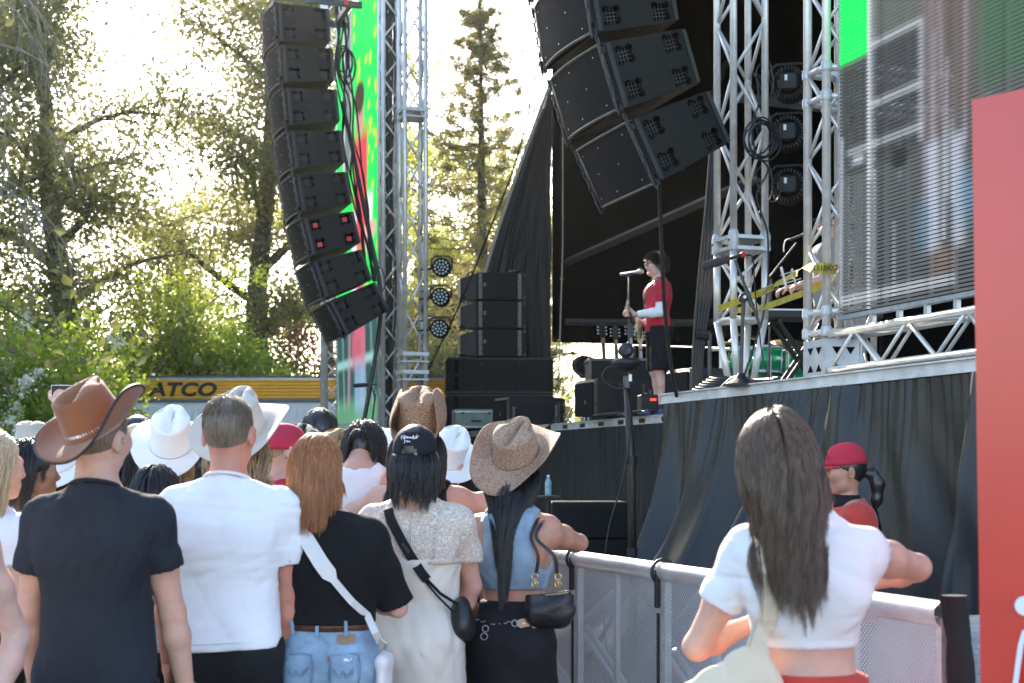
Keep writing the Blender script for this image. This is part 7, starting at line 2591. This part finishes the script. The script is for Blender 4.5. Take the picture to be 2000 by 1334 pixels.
bgD = attach(D_, 'belt_bag', 'black crossbody bag on a wide webbing strap over the lace dress', 'bag', (.185, -.06, 1.05))
pv = Vector((.185, -.06, 1.05))
pth = on_back(D_, D_.topfield, [(-.092, 1.435), (-.075, 1.39), (-.02, 1.29), (.01, 1.24)], .008) + on_back(D_, dfield, [(.03, 1.21), (.06, 1.17)], .007)[1:]
pts = [p - pv for p in pth]
MB().ribbon(pts, [(0, -1, .05)] * len(pts), .036, .004).build('webbing_strap', m_blk2, bgD)
p2 = pth[-1]
MB().path([p2 - pv, Vector((.11, -.135, 1.12)) - pv, Vector((.165, -.10, 1.08)) - pv], .006, 6).path([p2 + Vector((-.012, 0, 0)) - pv, Vector((.10, -.14, 1.11)) - pv, Vector((.155, -.11, 1.05)) - pv], .004, 6).build_each('strap_cord', m_blk, bgD)
MB().box(pts[len(pts) // 2] + Vector((0, -.006, 0)), (.042, .006, .012), R=roty(.9)).build('strap_slider', m_dsteel, bgD)
f = field_for([ell((0, 0, -.03), (.045, .075, .085), .02)], .007, .03)
f.add(ell((0, 0, -.03), (.043, .072, .085), .02)).add(ell((0.01, -.02, -.06), (.04, .06, .06), .02)).folds(((.004, 50, 30, 0),), 3)
V, F = f.mesh(); obj_from('bag_body', raw_mesh('bag_body', V, F, True), m_bleather, bgD)

# woman in straw hat and denim vest
E_ = Fig('woman in pale denim vest, long black hair and straw cowboy hat leaning on the barrier', 1003, 5.6, 1.67, -.25, 'f', sk_tan, head=(-.10, .10, .10), lean=(.0, .05))
E_.arm('l', E=(-.24, .02, 1.13), W=(-.19, .16, 1.0)).arm('r', S=np.array((.150, .0, 1.372)), E=E_.L(1172, 1075, 5.95), W=E_.L(1098, 1068, 6.15), d=(-.9, .5, 0), th=(.4, .8, .5), curl=.5)
E_.body(.008, .006, shoes=m_black)
E_.top('vest', m_denv, .008, .012, 1.135, 0, 0, .082, None, ((.003, 30, 14, 1),), 31)
sk_ = [(.03, .235, .19, 0, 0), (.5, .20, .165, 0, 0), (.8, .185, .155, 0, -.02), (.92, .182, .150, 0, -.03), (1.04, .150, .115, 0, -.005), (1.10, .138, .105, 0, 0)]
f = field_for([loft(sk_)], .01, .04)
f.add(loft(sk_)).add(ell((-.075, -.075, .91), (.095, .09, .11), .05)).add(ell((.075, -.075, .91), (.095, .09, .11), .05))
f.folds(((.005, 14, 5, 1), (.004, 9, 6, 0)), 33); f.cut((0, 0, 1.09), (0, 0, 1)); f.cut((0, 0, .05), (0, 0, -1))
E_.mesh_part('long_skirt', f, m_blk2); efield = f
mb = MB()
for i in range(14):        # chain belt and concho plates round the back of the waist
    x = -.125 + i * .0125
    y = E_.surf(efield, x, 1.02, True, .006) or -.13
    z = 1.012 - .012 * sin(i * .24)
    c0 = Vector((x, y, z))
    pts = [c0 + Vector((.0085 * cos(a), 0, .007 * sin(a))) if i % 2 else c0 + Vector((.0085 * cos(a), .006 * sin(a), 0.002)) for a in np.linspace(0, 2 * pi, 9)]
    mb.path(pts, .0022, 5, False)
for (x, z, r0) in ((-.075, .985, .013), (-.078, .955, .014), (.042, 1.008, .013)):
    y = E_.surf(efield, x, z, True, .009) or -.13
    mb.path([(x + r0 * cos(a), y, z + r0 * sin(a)) for a in np.linspace(0, 2 * pi, 13)], .0026, 5, False)
k_ = mb.build('chain_belt', m_steel, E_.root, True); k_['kind'] = 'stuff'
for i, x in enumerate((.078, .130)):
    y = E_.surf(efield, x, 1.01, True, .007) or -.13
    o = MB().lathe([(.0, .004), (.022, .003), (.024, 0), (.02, -.003)], 18, (0, 0, 0), R=rotx(pi / 2)).build('belt_plate', mat('tan_belt_leather', (.42, .28, .16), .6), E_.root)
    o.location = (x, y, 1.008 - .004 * i); o.scale = (1.25, 1, .85); o.rotation_euler = (0, 0, .45 * i + .3)
    o2 = MB().lathe([(0, .007), (.005, .006), (.007, .002)], 10, R=rotx(pi / 2)).build('stud', m_steel, o)
E_.set_hat(.065, (.66, .08, -.25))
hc = E_.hair_cap(h_black, .012, back=-.11)
E_.hair_fall(hc, h_black, 4200, (.46, .58), (.003, .014), gather=3.2, wave=.005, wfreq=1.3, clump=.55, K=70, spread=.10, rad=.0012, flow=(.0, -.16, -1))
cowboy_hat(E_, m_straw, crown_h=.118, brim=(.195, .225), curl=.065, curl_l=.045, dip=.045, pinch=1.0, crease=.03, band=(.004, .026, m_straw2), tilt=(.66, .08, -.25), up=.065, back=.018, wob=.012, seed=4, curlpow=1.8)
bgE = attach(E_, 'shoulder_bag', 'small black leather shoulder bag with gold rings on the straw hat woman\'s back', 'bag', (.175, -.13, 1.08))
pv = Vector((.175, -.13, 1.08))
f = field_for([ell((0, 0, 0), (.10, .05, .08), .02)], .006, .03)
f.add(cone((-.05, 0, -.02), (.06, .0, -.02), .05, .052, .02)).add(cone((-.055, 0, .03), (.065, .0, .03), .035, .035, .03)).add(cone((-.045, 0, -.05), (.05, 0, -.05), .038, .038, .03))
f.cut((0, 0, .052), (-.12, 0, 1)); f.folds(((.003, 45, 40, 0),), 5)
V, F = f.mesh(); V[:, 1] *= .8; obj_from('bag_body', raw_mesh('bag_body', V, F, True), m_bleather, bgE)
for x0_, sh_ in ((-.050, (.118, -.03, 1.42)), (.045, (.140, .01, 1.41))):
    q = Vector(sh_) - pv
    MB().ribbon(smooth_path([Vector((x0_ * .9, -.012, .13)), Vector((x0_ * .7, -.02, .20)), Vector((q.x - .01, -.005, .27)), Vector((q.x, .03, .325)), q + Vector((0, .02, .03))], 4), [(0, -1, .1)] * 17, .014, .004).build('bag_strap', m_bleather, bgE)
    mb = MB()
    for zz, rr_ in ((.118, .013), (.088, .013)):
        mb.path([(x0_ + rr_ * cos(a), -.012, zz + rr_ * sin(a)) for a in np.linspace(0, 2 * pi, 12)], .003, 5, False)
    mb.tube((x0_, -.012, .104), (x0_, -.012, .075), .004, 6)
    k_ = mb.build('gold_ring', m_gold, bgE, True); k_['kind'] = 'stuff'
MB().path([(.0, -.045, .046), (.05, -.048, .052), (.09, -.03, .058)], .003, 5).build('zip', m_gold, bgE)

# long haired woman in the white crop top at the right
G = Fig('woman with long brown hair and white crop top, one elbow on the barrier', 1572, 3.62, 1.70, -.08, 'f', sk_fair, head=(.10, .05, -.10), lean=(-.075, .02), wide=1.03)
G.arm('r', S=np.array((.155, .0, 1.378)), E=G.L(1826, 1118, 3.86), W=G.L(1650, 1150, 4.08), d=(-1, .35, -.05), th=(.3, .7, .6), curl=.6)
G.arm('l', E=G.L(1392, 1205, 3.66), W=G.L(1475, 1215, 3.86), d=(.7, .8, .1), th=(0, 0, 1), curl=.6)
G.body(.0075, .006, shoes=m_wstrap)
G.top('crop_top', m_crop, .007, .006, 1.135, (.50, .18), .007, .088, None, ((.0028, 26, 30, 1), (.0035, 12, 16, 0), (.0022, 8, 60, 1)), 41)
G.trousers('trousers', m_redp, .009, .014, 1.068, .045, .06, ((.006, 12, 30, 1), (.004, 20, 9, 0)), 42)
V, F = ring_at(G, G.botfield, 1.052, .035, .006, z_slope=-.06)
obj_from('waistband', raw_mesh('waistband', V, F, True), m_redp, G.root)
hc = G.hair_cap(h_brown, .007, back=-.10)
G.hair_fall(hc, h_brown, 9000, (.30, .46), (.002, .010), gather=2.8, wave=.012, wfreq=1.8, clump=.38, K=170, spread=.42, rad=.0008, flow=(.09, -.16, -1), stiff=.4, frizz=.0016)
tb = attach(G, 'tote_bag', 'natural canvas tote bag hanging from the left shoulder of the woman in the crop top', 'bag', (-.140, -.135, 1.12))
pv = Vector((-.140, -.135, 1.12))
f = field_for([cone((-.19, 0, -.36), (.13, 0, .03), .1, .1)], .007, .03)
tl_ = [(-.42, .15, .05, -.07, 0), (-.28, .165, .055, -.07, 0), (-.14, .150, .046, -.065, 0), (-.07, .120, .034, -.055, 0), (-.02, .075, .022, -.028, 0), (.03, .026, .012, 0, 0)]
f.add(loft(tl_)).folds(((.006, 26, 6, 1), (.003, 40, 12, 1)), 6)
V, F = f.mesh(); obj_from('bag_body', raw_mesh('bag_body', V, F, True), m_canvas, tb)
pth = on_back(G, G.topfield, [(-.112, 1.43), (-.105, 1.36), (-.10, 1.28), (-.105, 1.2), (-.115, 1.2)], .004, n=4) + [Vector((-.128, -.135, 1.17)), Vector((-.138, -.135, 1.14))]
MB().ribbon([p - pv for p in pth], [(0, -1, .08)] * len(pth), [.036] * len(pth), .004).build('bag_strap', m_canvas, tb)
pth2 = [p + Vector((-.014, .010, 0)) for p in pth]
MB().ribbon([p - pv for p in pth2], [(0, -1, .08)] * len(pth2), .028, .004).build('bag_strap', m_canvas, tb)

# ================================================================== behind the front row
def crowd(label, x, d, H, sex='f', sk=sk_fair, yaw=-.1, head=(0, 0, 0), top=None, sleeve=.6, bottom=m_blk2, hair=None, hlen=None, hatf=None, lean=(0, 0), h=.013, drape=None, neck=.08, arms=None, wave=0.0, n=1100, hem=.95, capthick=.012, group='crowd behind the front row', wide=1.0, drop=0.0, spread=.5, colr=0.0, hback=-.09):
    g = Fig(label, x, d, H, yaw, sex, sk, head, wide, group, lean=lean)
    if hatf is not None: g.set_hat(**hatf.k)
    if drop: g.HM = Matrix.Translation((0, 0, -drop)) @ g.HM
    if arms: arms(g)
    g.body(h, .008, shoes=None, hands='lr' if arms else 'lr')
    if top is not None: g.top('shirt', top, h * .85, .014, hem, sleeve, .02, neck, drape, ((.005, 20, 8, 1),), int(x) % 50, cuff_gap=False)
    g.trousers('trousers', bottom, h, waist=1.04)
    if hair is not None:
        hc = g.hair_cap(hair, capthick, back=hback, h=.009)
        if hlen: g.hair_fall(hc, hair, n, hlen, (.003, .014), wave=wave, wfreq=2.4, clump=.5, K=45, spread=spread, rad=.0018, steps=14)
    if hatf: hatf(g)
    return g
def raise_r(x, y, d):
    def f(g): g.arm('r', E=g.L(x + 18, y + 62, d - .05), W=g.L(x, y, d), d=(0, .2, 1), th=(-1, 0, 0), curl=.7)
    return f
# far left
crowd('person at the left edge of whom only a bare arm with a pearl bracelet shows', -140, 3.75, 1.72, 'f', sk_pale, -.05, wide=.92, top=m_wt, sleeve=0, hair=h_brown, hlen=(.3, .4), h=.009,
      arms=lambda g: g.arm('r', E=g.L(6, 1180, 3.8), W=g.L(8, 1320, 3.78)))
pb_ = bpy.context.scene.objects
g_ = crowd('woman with long straight blond hair in a white top at the left edge', -12, 4.95, 1.68, 'f', sk_fair, -.55, top=m_wt, sleeve=.35, bottom=m_drk, hair=h_blond, hlen=(.34, .46), h=.010, n=3200, hem=1.06, head=(-.3, 0, 0))
g_ = crowd('dark haired person with sunglasses pushed up on the head', 62, 5.7, 1.66, 'f', sk_dark, -.5, head=(-.55, .05, 0), top=m_wt, hair=h_black, hlen=(.14, .2), n=900, hback=-.1)
k_ = MB().path(smooth_path([(-.085, -.02, .07), (-.07, .06, .09), (0, .085, .095), (.07, .06, .09), (.085, -.02, .07), (.088, -.05, .03)], 4), .005, 6).build('sunglasses', m_black, g_.root, True); k_.matrix_local = g_.HM
def W_(m=None, **k):
    f = lambda g: cowboy_hat(g, m or m_wfelt, **k)
    f.k = k
    return f
crowd('person in a red banded white cowboy hat behind the navy shirted man', 112, 6.3, 1.66, 'f', sk_fair, top=m_wt, hair=h_dbrown, hlen=(.2, .3),
      hatf=W_(brim=(.19, .205), curl=.03, dip=.02, tilt=(.58, .10, 0), band=(.002, .008, m_redp)))
g_ = crowd('person in a cream flat brimmed hat holding up a phone at the far left', 62, 8.6, 1.80, 'm', sk_fair, top=m_gry, hair=h_dbrown, arms=raise_r(112, 790, 8.7),
      hatf=W_(m=m_bgfelt, brim=(.17, .18), curl=.01, dip=.0, tilt=(.1, 0, 0), band=(.004, .03, m_black), crown_h=.10))
ph = thing('phone', 'phone in a pale case held up above the crowd at the far left', 'phone', P(127, 766, 8.72), .1)
MB().box((0, 0, 0), (.16, .010, .08), bev=.004).build('phone_body', m_black, ph); MB().box((0, .007, 0), (.168, .006, .088)).build('phone_case', m_white, ph)
crowd('person with dark curly hair behind the brown hat', 270, 8.2, 1.84, 'm', sk_dark, top=m_navy, hair=h_black, capthick=.024, hlen=(.05, .08), wave=.012)
crowd('person in a tan wide brimmed hat between the brown hat and the white hat', 284, 7.2, 1.745, 'm', sk_fair, top=m_gry, hair=h_dbrown, hatf=W_(m=mat('tan_felt', (.50, .40, .26), .9, bump=.4, bscale=250), brim=(.18, .19), curl=.015, dip=.01, tilt=(.02, -.08, 0), crown_h=.10))
crowd('person with long straight black hair between the navy and white T-shirts', 264, 6.3, 1.66, 'f', sk_tan, top=m_wt, hair=h_black, hlen=(.3, .4), spread=.3)
crowd('woman in a white felt cowboy hat with thin black cord, light brown hair', 336, 5.95, 1.725, 'f', sk_fair, -.1, head=(0, .05, .08), top=m_blk, hair=h_dblond, hlen=(.3, .4), n=1500, spread=.3,
      hatf=W_(brim=(.185, .20), curl=.05, curl_l=.03, dip=.03, tilt=(.60, .12, .1), band=(.002, .008, m_black), crown_h=.125, pinch=.8, up=.055, back=.014))
crowd('short person with black hair between the navy T-shirt and the white T-shirt', 306, 5.6, 1.555, 'f', sk_tan, top=m_gry, hair=h_black, hlen=(.18, .26), n=1400)
crowd('woman in a big beige felt hat with curly blond hair and denim jacket', 474, 5.65, 1.78, 'f', sk_fair, -.1, head=(-.1, .05, .10), top=m_den2, sleeve=1.0, hair=h_dblond, hlen=(.28, .42), wave=.022, n=2600, wide=1.12, capthick=.02, spread=1.0,
      hatf=W_(m=m_bgfelt, brim=(.215, .215), curl=.055, curl_l=.02, dip=.02, tilt=(.55, -.05, .0), band=(.006, .022, m_bgfelt), crown_h=.128, pinch=.8, up=.055, back=.014))
g_ = crowd('person in a red baseball cap with a white emblem beside the beige hat', 556, 6.6, 1.765, 'm', sk_fair, -1.0, top=m_redt, hair=h_dblond, capthick=.001, hback=-.05)
cp = ball_cap(g_, mat('red_cap_twill', (.42, .02, .05), .85, bump=.4, bscale=300), up=.0, high=1.22)
def side_cap(a, z):      # point on the cap, a = azimuth from the back towards the left
    th = math.asin(min(1, max(0, z / .098)) ** (1 / .95)); w = cos(th) ** .82
    return Vector((-.089 * w * sin(a), -.113 * w * cos(a), z))
mb = MB()
for dz, a0, a1, r_ in ((.040, .75, 1.25, .0035), (.047, .85, 1.32, .0035), (.054, 1.0, 1.36, .003), (.030, .78, 1.05, .003)):
    mb.path([side_cap(a0 + (a1 - a0) * t, dz + .010 * sin(3.3 * t) - .006 * t) for t in np.linspace(0, 1, 8)], r_, 5)
mb.path([side_cap(.8, .042), side_cap(.76, .028), side_cap(.82, .018)], .003, 5).path([side_cap(1.0, .035), side_cap(1.02, .022), side_cap(.95, .014)], .003, 5)
k_ = mb.build('cap_emblem', m_white, cp, True); k_['kind'] = 'stuff'
crowd('person in a black felt cowboy hat beside the red cap', 588, 7.2, 1.72, 'm', sk_tan, top=m_blk, hair=h_black, hlen=(.1, .16), hatf=W_(m=m_kfelt, brim=(.185, .20), curl=.06, dip=.02, tilt=(.30, .22, .2), crown_h=.11))
crowd('tall person with short black hair in front of the far screen', 626, 7.9, 1.875, 'm', sk_tan, top=m_blk, hair=h_black, capthick=.016, hlen=(.04, .07))
g_ = crowd('person in a golden straw hat with an openwork crown behind the ginger woman', 652, 6.6, 1.675, 'f', sk_fair, top=m_gry, hair=h_black, hlen=(.2, .3), head=(0, 0, .1),
      hatf=W_(m=m_straw3, brim=(.18, .195), curl=.035, dip=.03, tilt=(.46, .20, 0), crown_h=.10, wob=.006, up=.055))
ho = [c for c in g_.root.children if c.name.startswith('hat')][0]
hm_ = None
for rrow in range(3):
    for i in range(22):
        a = 2 * pi * (i + .5 * (rrow % 2)) / 22
        t = .35 + .2 * rrow
        w = 1 - .13 * t - .02 * sin(pi * t)
        if hm_ is None:
            k_ = MB().lathe([(0, .002), (.007, .001), (.008, -.001)], 6, R=roty(pi / 2)).build('weave_hole', m_void, ho); hm_ = k_.data
        else: k_ = obj_from('weave_hole', hm_, None, ho)
        k_.location = ((.088 * w + .0005) * sin(a), (.108 * w + .0005) * cos(a), .10 * t); k_.rotation_euler = (0, 0, pi / 2 - a)
crowd('person with black hair bending forward in a white tank top', 702, 6.2, 1.86, 'f', sk_fair, top=m_wt, sleeve=0, hair=h_black, hlen=(.06, .1), lean=(-.0, .10), drop=.10, head=(0, -.35, 0))
crowd('person in a white hat mostly hidden by the brown straw hat', 752, 7.1, 1.70, 'f', sk_fair, .4, top=m_redt, hair=h_dbrown, hlen=(.2, .3), hatf=W_(brim=(.18, .20), curl=.09, dip=.02, tilt=(.1, .1, .4), band=(.004, .02, m_black)))
crowd('tall woman in a dark brown straw cowboy hat with steeply rolled brim and bare shoulders', 818, 5.95, 1.80, 'f', sk_fair, -.05, head=(0, .06, 0), top=m_blk, sleeve=0, hair=h_dbrown, hlen=(.3, .42), n=1800, wide=1.1, neck=.10, spread=.6,
      hatf=W_(m=m_straw2, brim=(.20, .225), curl=.150, dip=.05, tilt=(.34, .02, 0), crown_h=.135, pinch=.5, crease=.02, wob=.008, curlpow=1.4, flare=1.9, up=.05),
      arms=lambda g: g.arm('r', E=g.L(948, 985, 6.0), W=g.L(925, 1080, 5.95)).arm('l', E=g.L(705, 1000, 6.0), W=g.L(720, 1090, 5.9)))
crowd('person in a white cowboy hat tipped to the right beside the brown straw hat', 872, 6.8, 1.69, 'f', sk_fair, -.35, top=m_creamc, hair=h_dbrown, hlen=(.2, .3),
      hatf=W_(brim=(.185, .20), curl=.012, dip=.0, tilt=(.55, .62, 0), band=(.004, .012, m_black), crown_h=.125))
for i, (x, d, H, sx, hm, tm) in enumerate(((150, 9.6, 1.76, 'm', h_dbrown, m_gry), (215, 10.2, 1.7, 'f', h_blond, m_wt), (395, 9.0, 1.66, 'm', h_dbrown, m_navy), (480, 9.8, 1.66, 'm', h_black, m_redt), (770, 8.6, 1.74, 'm', h_black, m_blk), (20, 7.4, 1.62, 'f', h_black, m_blk))):
    crowd(('dark haired person in grey far back behind the brown hat', 'blond person far back in the crowd', 'dark haired person far back behind the white hat', 'black haired person far back behind the beige hat', 'black haired person far back behind the brown straw hat', 'black haired person at the left edge behind the blond woman')[i], x, d, H, sx, sk_fair, top=tm, hair=hm, hlen=(.1, .2), n=500, h=.016)

# security guard in the pit
S_ = Fig('security guard in a red cap and red and black jacket in the pit, looking left', 1652, 7.0, 1.66, 1.72, 'f', sk_tan, head=(-.15, .0, 0), group='staff and performers')
S_.body(.010, .0045, shoes=m_black)
S_.top('jacket', m_redp, .009, .022, .86, 1.0, .03, .062, loft([(.84, .19, .135, 0, 0), (1.3, .185, .13, 0, 0)]), ((.005, 20, 8, 1),), 3, cuff_gap=False)
S_.trousers('trousers', m_blk2)
V, F = ring_at(S_, S_.topfield, 1.452, .05, .004)
col = MB().lathe([(.070, -.035), (.073, -.03), (.064, .035), (.058, .035)], 24, (0, -.008, 1.47)).build('collar', m_blk2, S_.root, True)
for q in (-1, 1):
    p = on_back(S_, S_.topfield, [(q * .075, 1.44), (q * .09, 1.36), (q * .12, 1.25), (q * .15, 1.1)], .004)
    MB().ribbon(p, [(0, -1, .2)] * len(p), .06, .003).build('black_stripe', m_blk2, S_.root)
    p = on_back(S_, S_.topfield, [(q * .10, 1.445), (q * .13, 1.43), (q * .16, 1.41)], .004, back=False)
hc = S_.hair_cap(h_black, .004, back=-.07)
f = field_for([cone((0, -.13, -.02), (0, -.17, -.2), .05, .04)], .006, .03)
for a, b, r0, r1 in (((0, -.10, -.012), (0, -.135, -.015), .022, .026), ((0, -.135, -.015), (0, -.165, -.07), .03, .035), ((0, -.165, -.07), (0, -.16, -.15), .036, .028), ((0, -.16, -.15), (0, -.15, -.20), .026, .012)): f.add(cone(a, b, r0, r1, .02))
f.folds(((.004, 60, 12, 1),), 2)
V, F = f.mesh(); k_ = obj_from('ponytail', raw_mesh('ponytail', V, F, True), h_black, S_.root); k_.matrix_local = S_.HM
rc_ = mat('red_cap_cotton', (.47, .02, .045), .85, bump=.4, bscale=300)
cp = ball_cap(S_, rc_, up=.030, tilt=(-.08, 0), high=1.18, visor_len=.07)
for txt, z, sz, dx in (('team', .066, .017, 0), ('SECURITY', .046, .0165, 0)):
    for s0 in range(len(txt)):
        a = (s0 - (len(txt) - 1) / 2) * .14
        k_ = text_obj(txt[s0], sz, m_black, 'letter', .0006, parent=cp, bold=.0004)
        w = .985 if z < .06 else .93
        k_.location = (-.0835 * w * sin(a) * -1 * -1, .108 * w * cos(a) + .002, z); k_.rotation_euler = (pi / 2 - .12, 0, pi + a)
for q in (-1, 1):
    k_ = MB().lathe([(0, -.004), (.005, -.003), (.005, .003), (0, .004)], 8, (q * .084, .0, -.048)).build('earring', m_gold, S_.root, True); k_.matrix_local = S_.HM
    k_ = MB().lathe([(0, -.006), (.007, -.003), (.007, .003), (0, .006)], 8, (q * .088, -.004, -.014)).build('earplug', m_gold, S_.root, True); k_.matrix_local = S_.HM

# ================================================================== on the stage
Z0 = DECK + .003
N_ = Fig('singer in red T-shirt, white sleeves and black shorts at the microphone', 1284, 16.35, 1.86, radians(98), 'm', sk_pale, head=(-.02, .04, 0), group='staff and performers', z0=Z0, lean=(0, .015), wide=.95)
N_.arm('l', E=(-.235, .03, 1.11), W=(-.17, .245, 1.075), d=(-.35, .9, .12), th=(.2, .2, 1), curl=.75).arm('r', E=(.24, -.05, 1.12), W=(.12, .15, 1.00), d=(-.7, .6, -.2), th=(0, .3, 1), curl=.6)
N_.body(.009, .0042, mouth=1, shoes=m_black)
N_.top('tee', m_redt, .0075, .014, .90, .66, .026, .064, TEE, ((.006, 22, 7, 1), (.004, 12, 12, 0)), 51)
f = field_for(N_.arm_prims('l') + N_.arm_prims('r'), .008, .03)
for sd in 'lr':
    for p in N_.arm_prims(sd): f.add(p, .009)
f.folds(((.003, 8, 60, 1),), 8)
for sd in 'lr':
    a = N_.arms[sd]; dv = ang(a['W'] - a['E']); f.cut(a['W'] - dv * .012, dv, (a['W'] - .09, a['W'] + .09))
N_.mesh_part('white_sleeves', f, m_wt)
f = field_for(N_.leg_prims() + N_.torso(), .009, .06)
for p in N_.torso(): f.add(p, .016)
for m__ in (-1, 1): f.add(cone((m__ * .085, -.005, .92), (m__ * .10, .0, .50), .108, .098, .03))
f.folds(((.006, 20, 6, 1),), 9); f.cut((0, 0, .965), (0, 0, 1)); f.cut((0, 0, .485), (0, 0, -1))
N_.mesh_part('shorts', f, m_blk2)
hc = N_.hair_cap(h_black, .009, back=-.07)
N_.fuzz(h_black, hc, 5200, (.03, .075), up=.55, rad=.0013, longtop=1.3, crown=(.1, -.3, .9), zmin=-.3)
N_.hair_fall(hc, h_black, 900, (.05, .09), (.01, .03), wave=.006, clump=.4, K=40, rad=.0016, fwd=1.2, steps=8, name='loose_strands')
sg_ = MB()
for q in (-1, 1):
    sg_.box((q * .033, .112, .0), (.05, .006, .032), bev=.0025).tube((q * .060, .110, .010), (q * .084, .0, .006), .004, 6)
sg_.box((0, .114, .008), (.02, .006, .008))
k_ = sg_.build('sunglasses', m_black, N_.root); k_.matrix_local = N_.HM; k_['kind'] = 'stuff'
MB().box((-.03, .0, .0), (.02, .03, .06), bev=.004).path([(-.02, -.02, .0), (-.03, -.06, -.08), (.0, -.07, -.18), (.03, -.03, -.1), (.02, 0, 0)], .004, 5).build_stuff('belt_pack', m_black, N_.root).location = (-.12, -.13, .98)
MB().lathe([(0, .003), (.02, .002), (.022, 0)], 14, R=rotx(-pi / 2)).build('belt_badge', m_screw, N_.root).location = (-.165, .02, .945)
gt = guitar('cream electric guitar held by the singer, neck pointing at the camera', (0, 0, 0), 0, 0, m_cream, m_cream, True, 'guitars on stage')
gl = Matrix.Translation(N_.loc) @ Matrix.Rotation(N_.yaw, 4, 'Z')
gx = Vector((-.86, .36, .24)).normalized(); gn = Vector((.55, .80, -.05)); gn = (gn - gx * gn.dot(gx)).normalized()
R_ = Matrix((gn.cross(gx) * 1, -gn, gx)).transposed()
if R_.determinant() < 0: R_ = Matrix((-(gn.cross(gx)), -gn, gx)).transposed()
gt.matrix_world = gl @ (Matrix.Translation((.19, .15, .98)) @ R_.to_4x4() @ Matrix.Scale(.80, 4))
gs_ = thing('guitar_strap', 'black guitar strap across the singer\'s red T-shirt', 'strap', N_.loc, N_.yaw); gs_.scale = (N_.q,) * 3
pf_ = on_back(N_, N_.topfield, [(-.10, 1.45), (-.075, 1.38), (.0, 1.22), (.08, 1.08)], .006, back=False)
pbk = on_back(N_, N_.topfield, [(-.10, 1.45), (-.06, 1.36), (.02, 1.2), (.10, 1.06)], .006)
MB().ribbon(list(reversed(pbk))[:-2] + [Vector((-.10, -.03, 1.485)), Vector((-.10, .03, 1.48))] + pf_[2:], [(0, -1, .1)] * (len(pbk) - 2) + [(0, 0, 1)] * 2 + [(0, 1, .1)] * (len(pf_) - 2), .05, .004).build('strap', m_bleather, gs_)

K_ = Fig('keyboard player in a grey shirt and navy cap behind the truss towers', 1618, 13.0, 1.76, radians(100), 'm', sk_pale, head=(0, .1, 0), group='staff and performers', z0=Z0)
K_.arm('l', E=(-.24, .06, 1.13), W=(-.16, .30, 1.05), d=(0, 1, -.25), th=(1, .2, 0), curl=.7).arm('r', E=(.24, .06, 1.13), W=(.18, .30, 1.05), d=(0, 1, -.2), th=(-1, .2, 0), curl=.7)
K_.body(.011, .006, shoes=m_black); K_.top('shirt', m_gry, .010, .016, .86, .8, .03, .066, TEE, ((.005, 22, 7, 1),), 61); K_.trousers('trousers', m_blk2)
K_.hair_cap(h_dbrown, .002); ball_cap(K_, cloth('navy_twill', (.02, .035, .075)), up=.02)
T_ = Fig('drummer in a cream shirt half hidden behind the screen truss', 1612, 16.4, 1.76, radians(115), 'm', sk_pale, group='staff and performers', z0=Z0 - .42)
T_.arm('l', E=(-.25, .08, 1.14), W=(-.15, .30, 1.02), d=(.3, 1, .1), th=(.2, .2, 1), curl=.8).arm('r', E=(.25, .08, 1.14), W=(.18, .30, 1.05), d=(0, 1, .1), th=(0, .2, 1), curl=.8)
T_.body(.012, .008, legs=False); T_.top('shirt', m_creamc, .011, .016, .88, 1.0, .03, .07, TEE, ((.005, 22, 7, 1),), 63)
pr_ = []
for m__ in (-1, 1):
    pr_ += [cone((m__ * .09, -.02, .90), (m__ * .16, .42, .88), .10, .07, .05), cone((m__ * .16, .42, .88), (m__ * .17, .40, .47), .065, .05, .03), cone((m__ * .17, .36, .46), (m__ * .18, .55, .45), .05, .04, .03)]
V, F = solid(pr_ + [ell((0, -.01, .93), (.17, .13, .13), .05)], .012); obj_from('trousers', raw_mesh('trousers', V, F, True), m_blk2, T_.root)
T_.hair_cap(h_dbrown, .012)
dt_ = thing('drum_stool', 'round black stool under the drummer', 'stool', T_.loc + Vector((0, 0, .42)), 0)
MB().lathe([(.0, .33), (.17, .34), (.18, .37), (.17, .40), (0, .40)], 20).build('seat', m_bleather, dt_, True); MB().tube((0, 0, .0), (0, 0, .33), .025, 8).build('leg', m_steel, dt_)
ds_ = thing('drumstick', 'wooden drumstick in the drummer\'s hand', 'drumstick', P(1514, 690, 15.9))
MB().path([(0, 0, 0), (.17, .1, -.10), (.36, .2, -.22)], [.004, .007, .008], 6).build('stick', mat('pale_hickory', (.5, .34, .17), .5), ds_)
# ------------------------------------------------------------------ thin mist box, added to stand in for lens glare
hz = MB().box((0, 55, 14.5), (260, 150, 31)).build('glare_haze', None)
tag(hz, kind='stuff')
hm = bpy.data.materials.new('glare_haze')
hm.use_nodes = True
hm.node_tree.nodes.clear()
ho_ = hm.node_tree.nodes.new('ShaderNodeOutputMaterial')
hv = hm.node_tree.nodes.new('ShaderNodeVolumePrincipled')
hv.inputs['Color'].default_value = (1, .97, .92, 1)
hv.inputs['Density'].default_value = .00013
hv.inputs['Anisotropy'].default_value = .78
hm.node_tree.links.new(hv.outputs[0], ho_.inputs['Volume'])
hz.data.materials.append(hm)
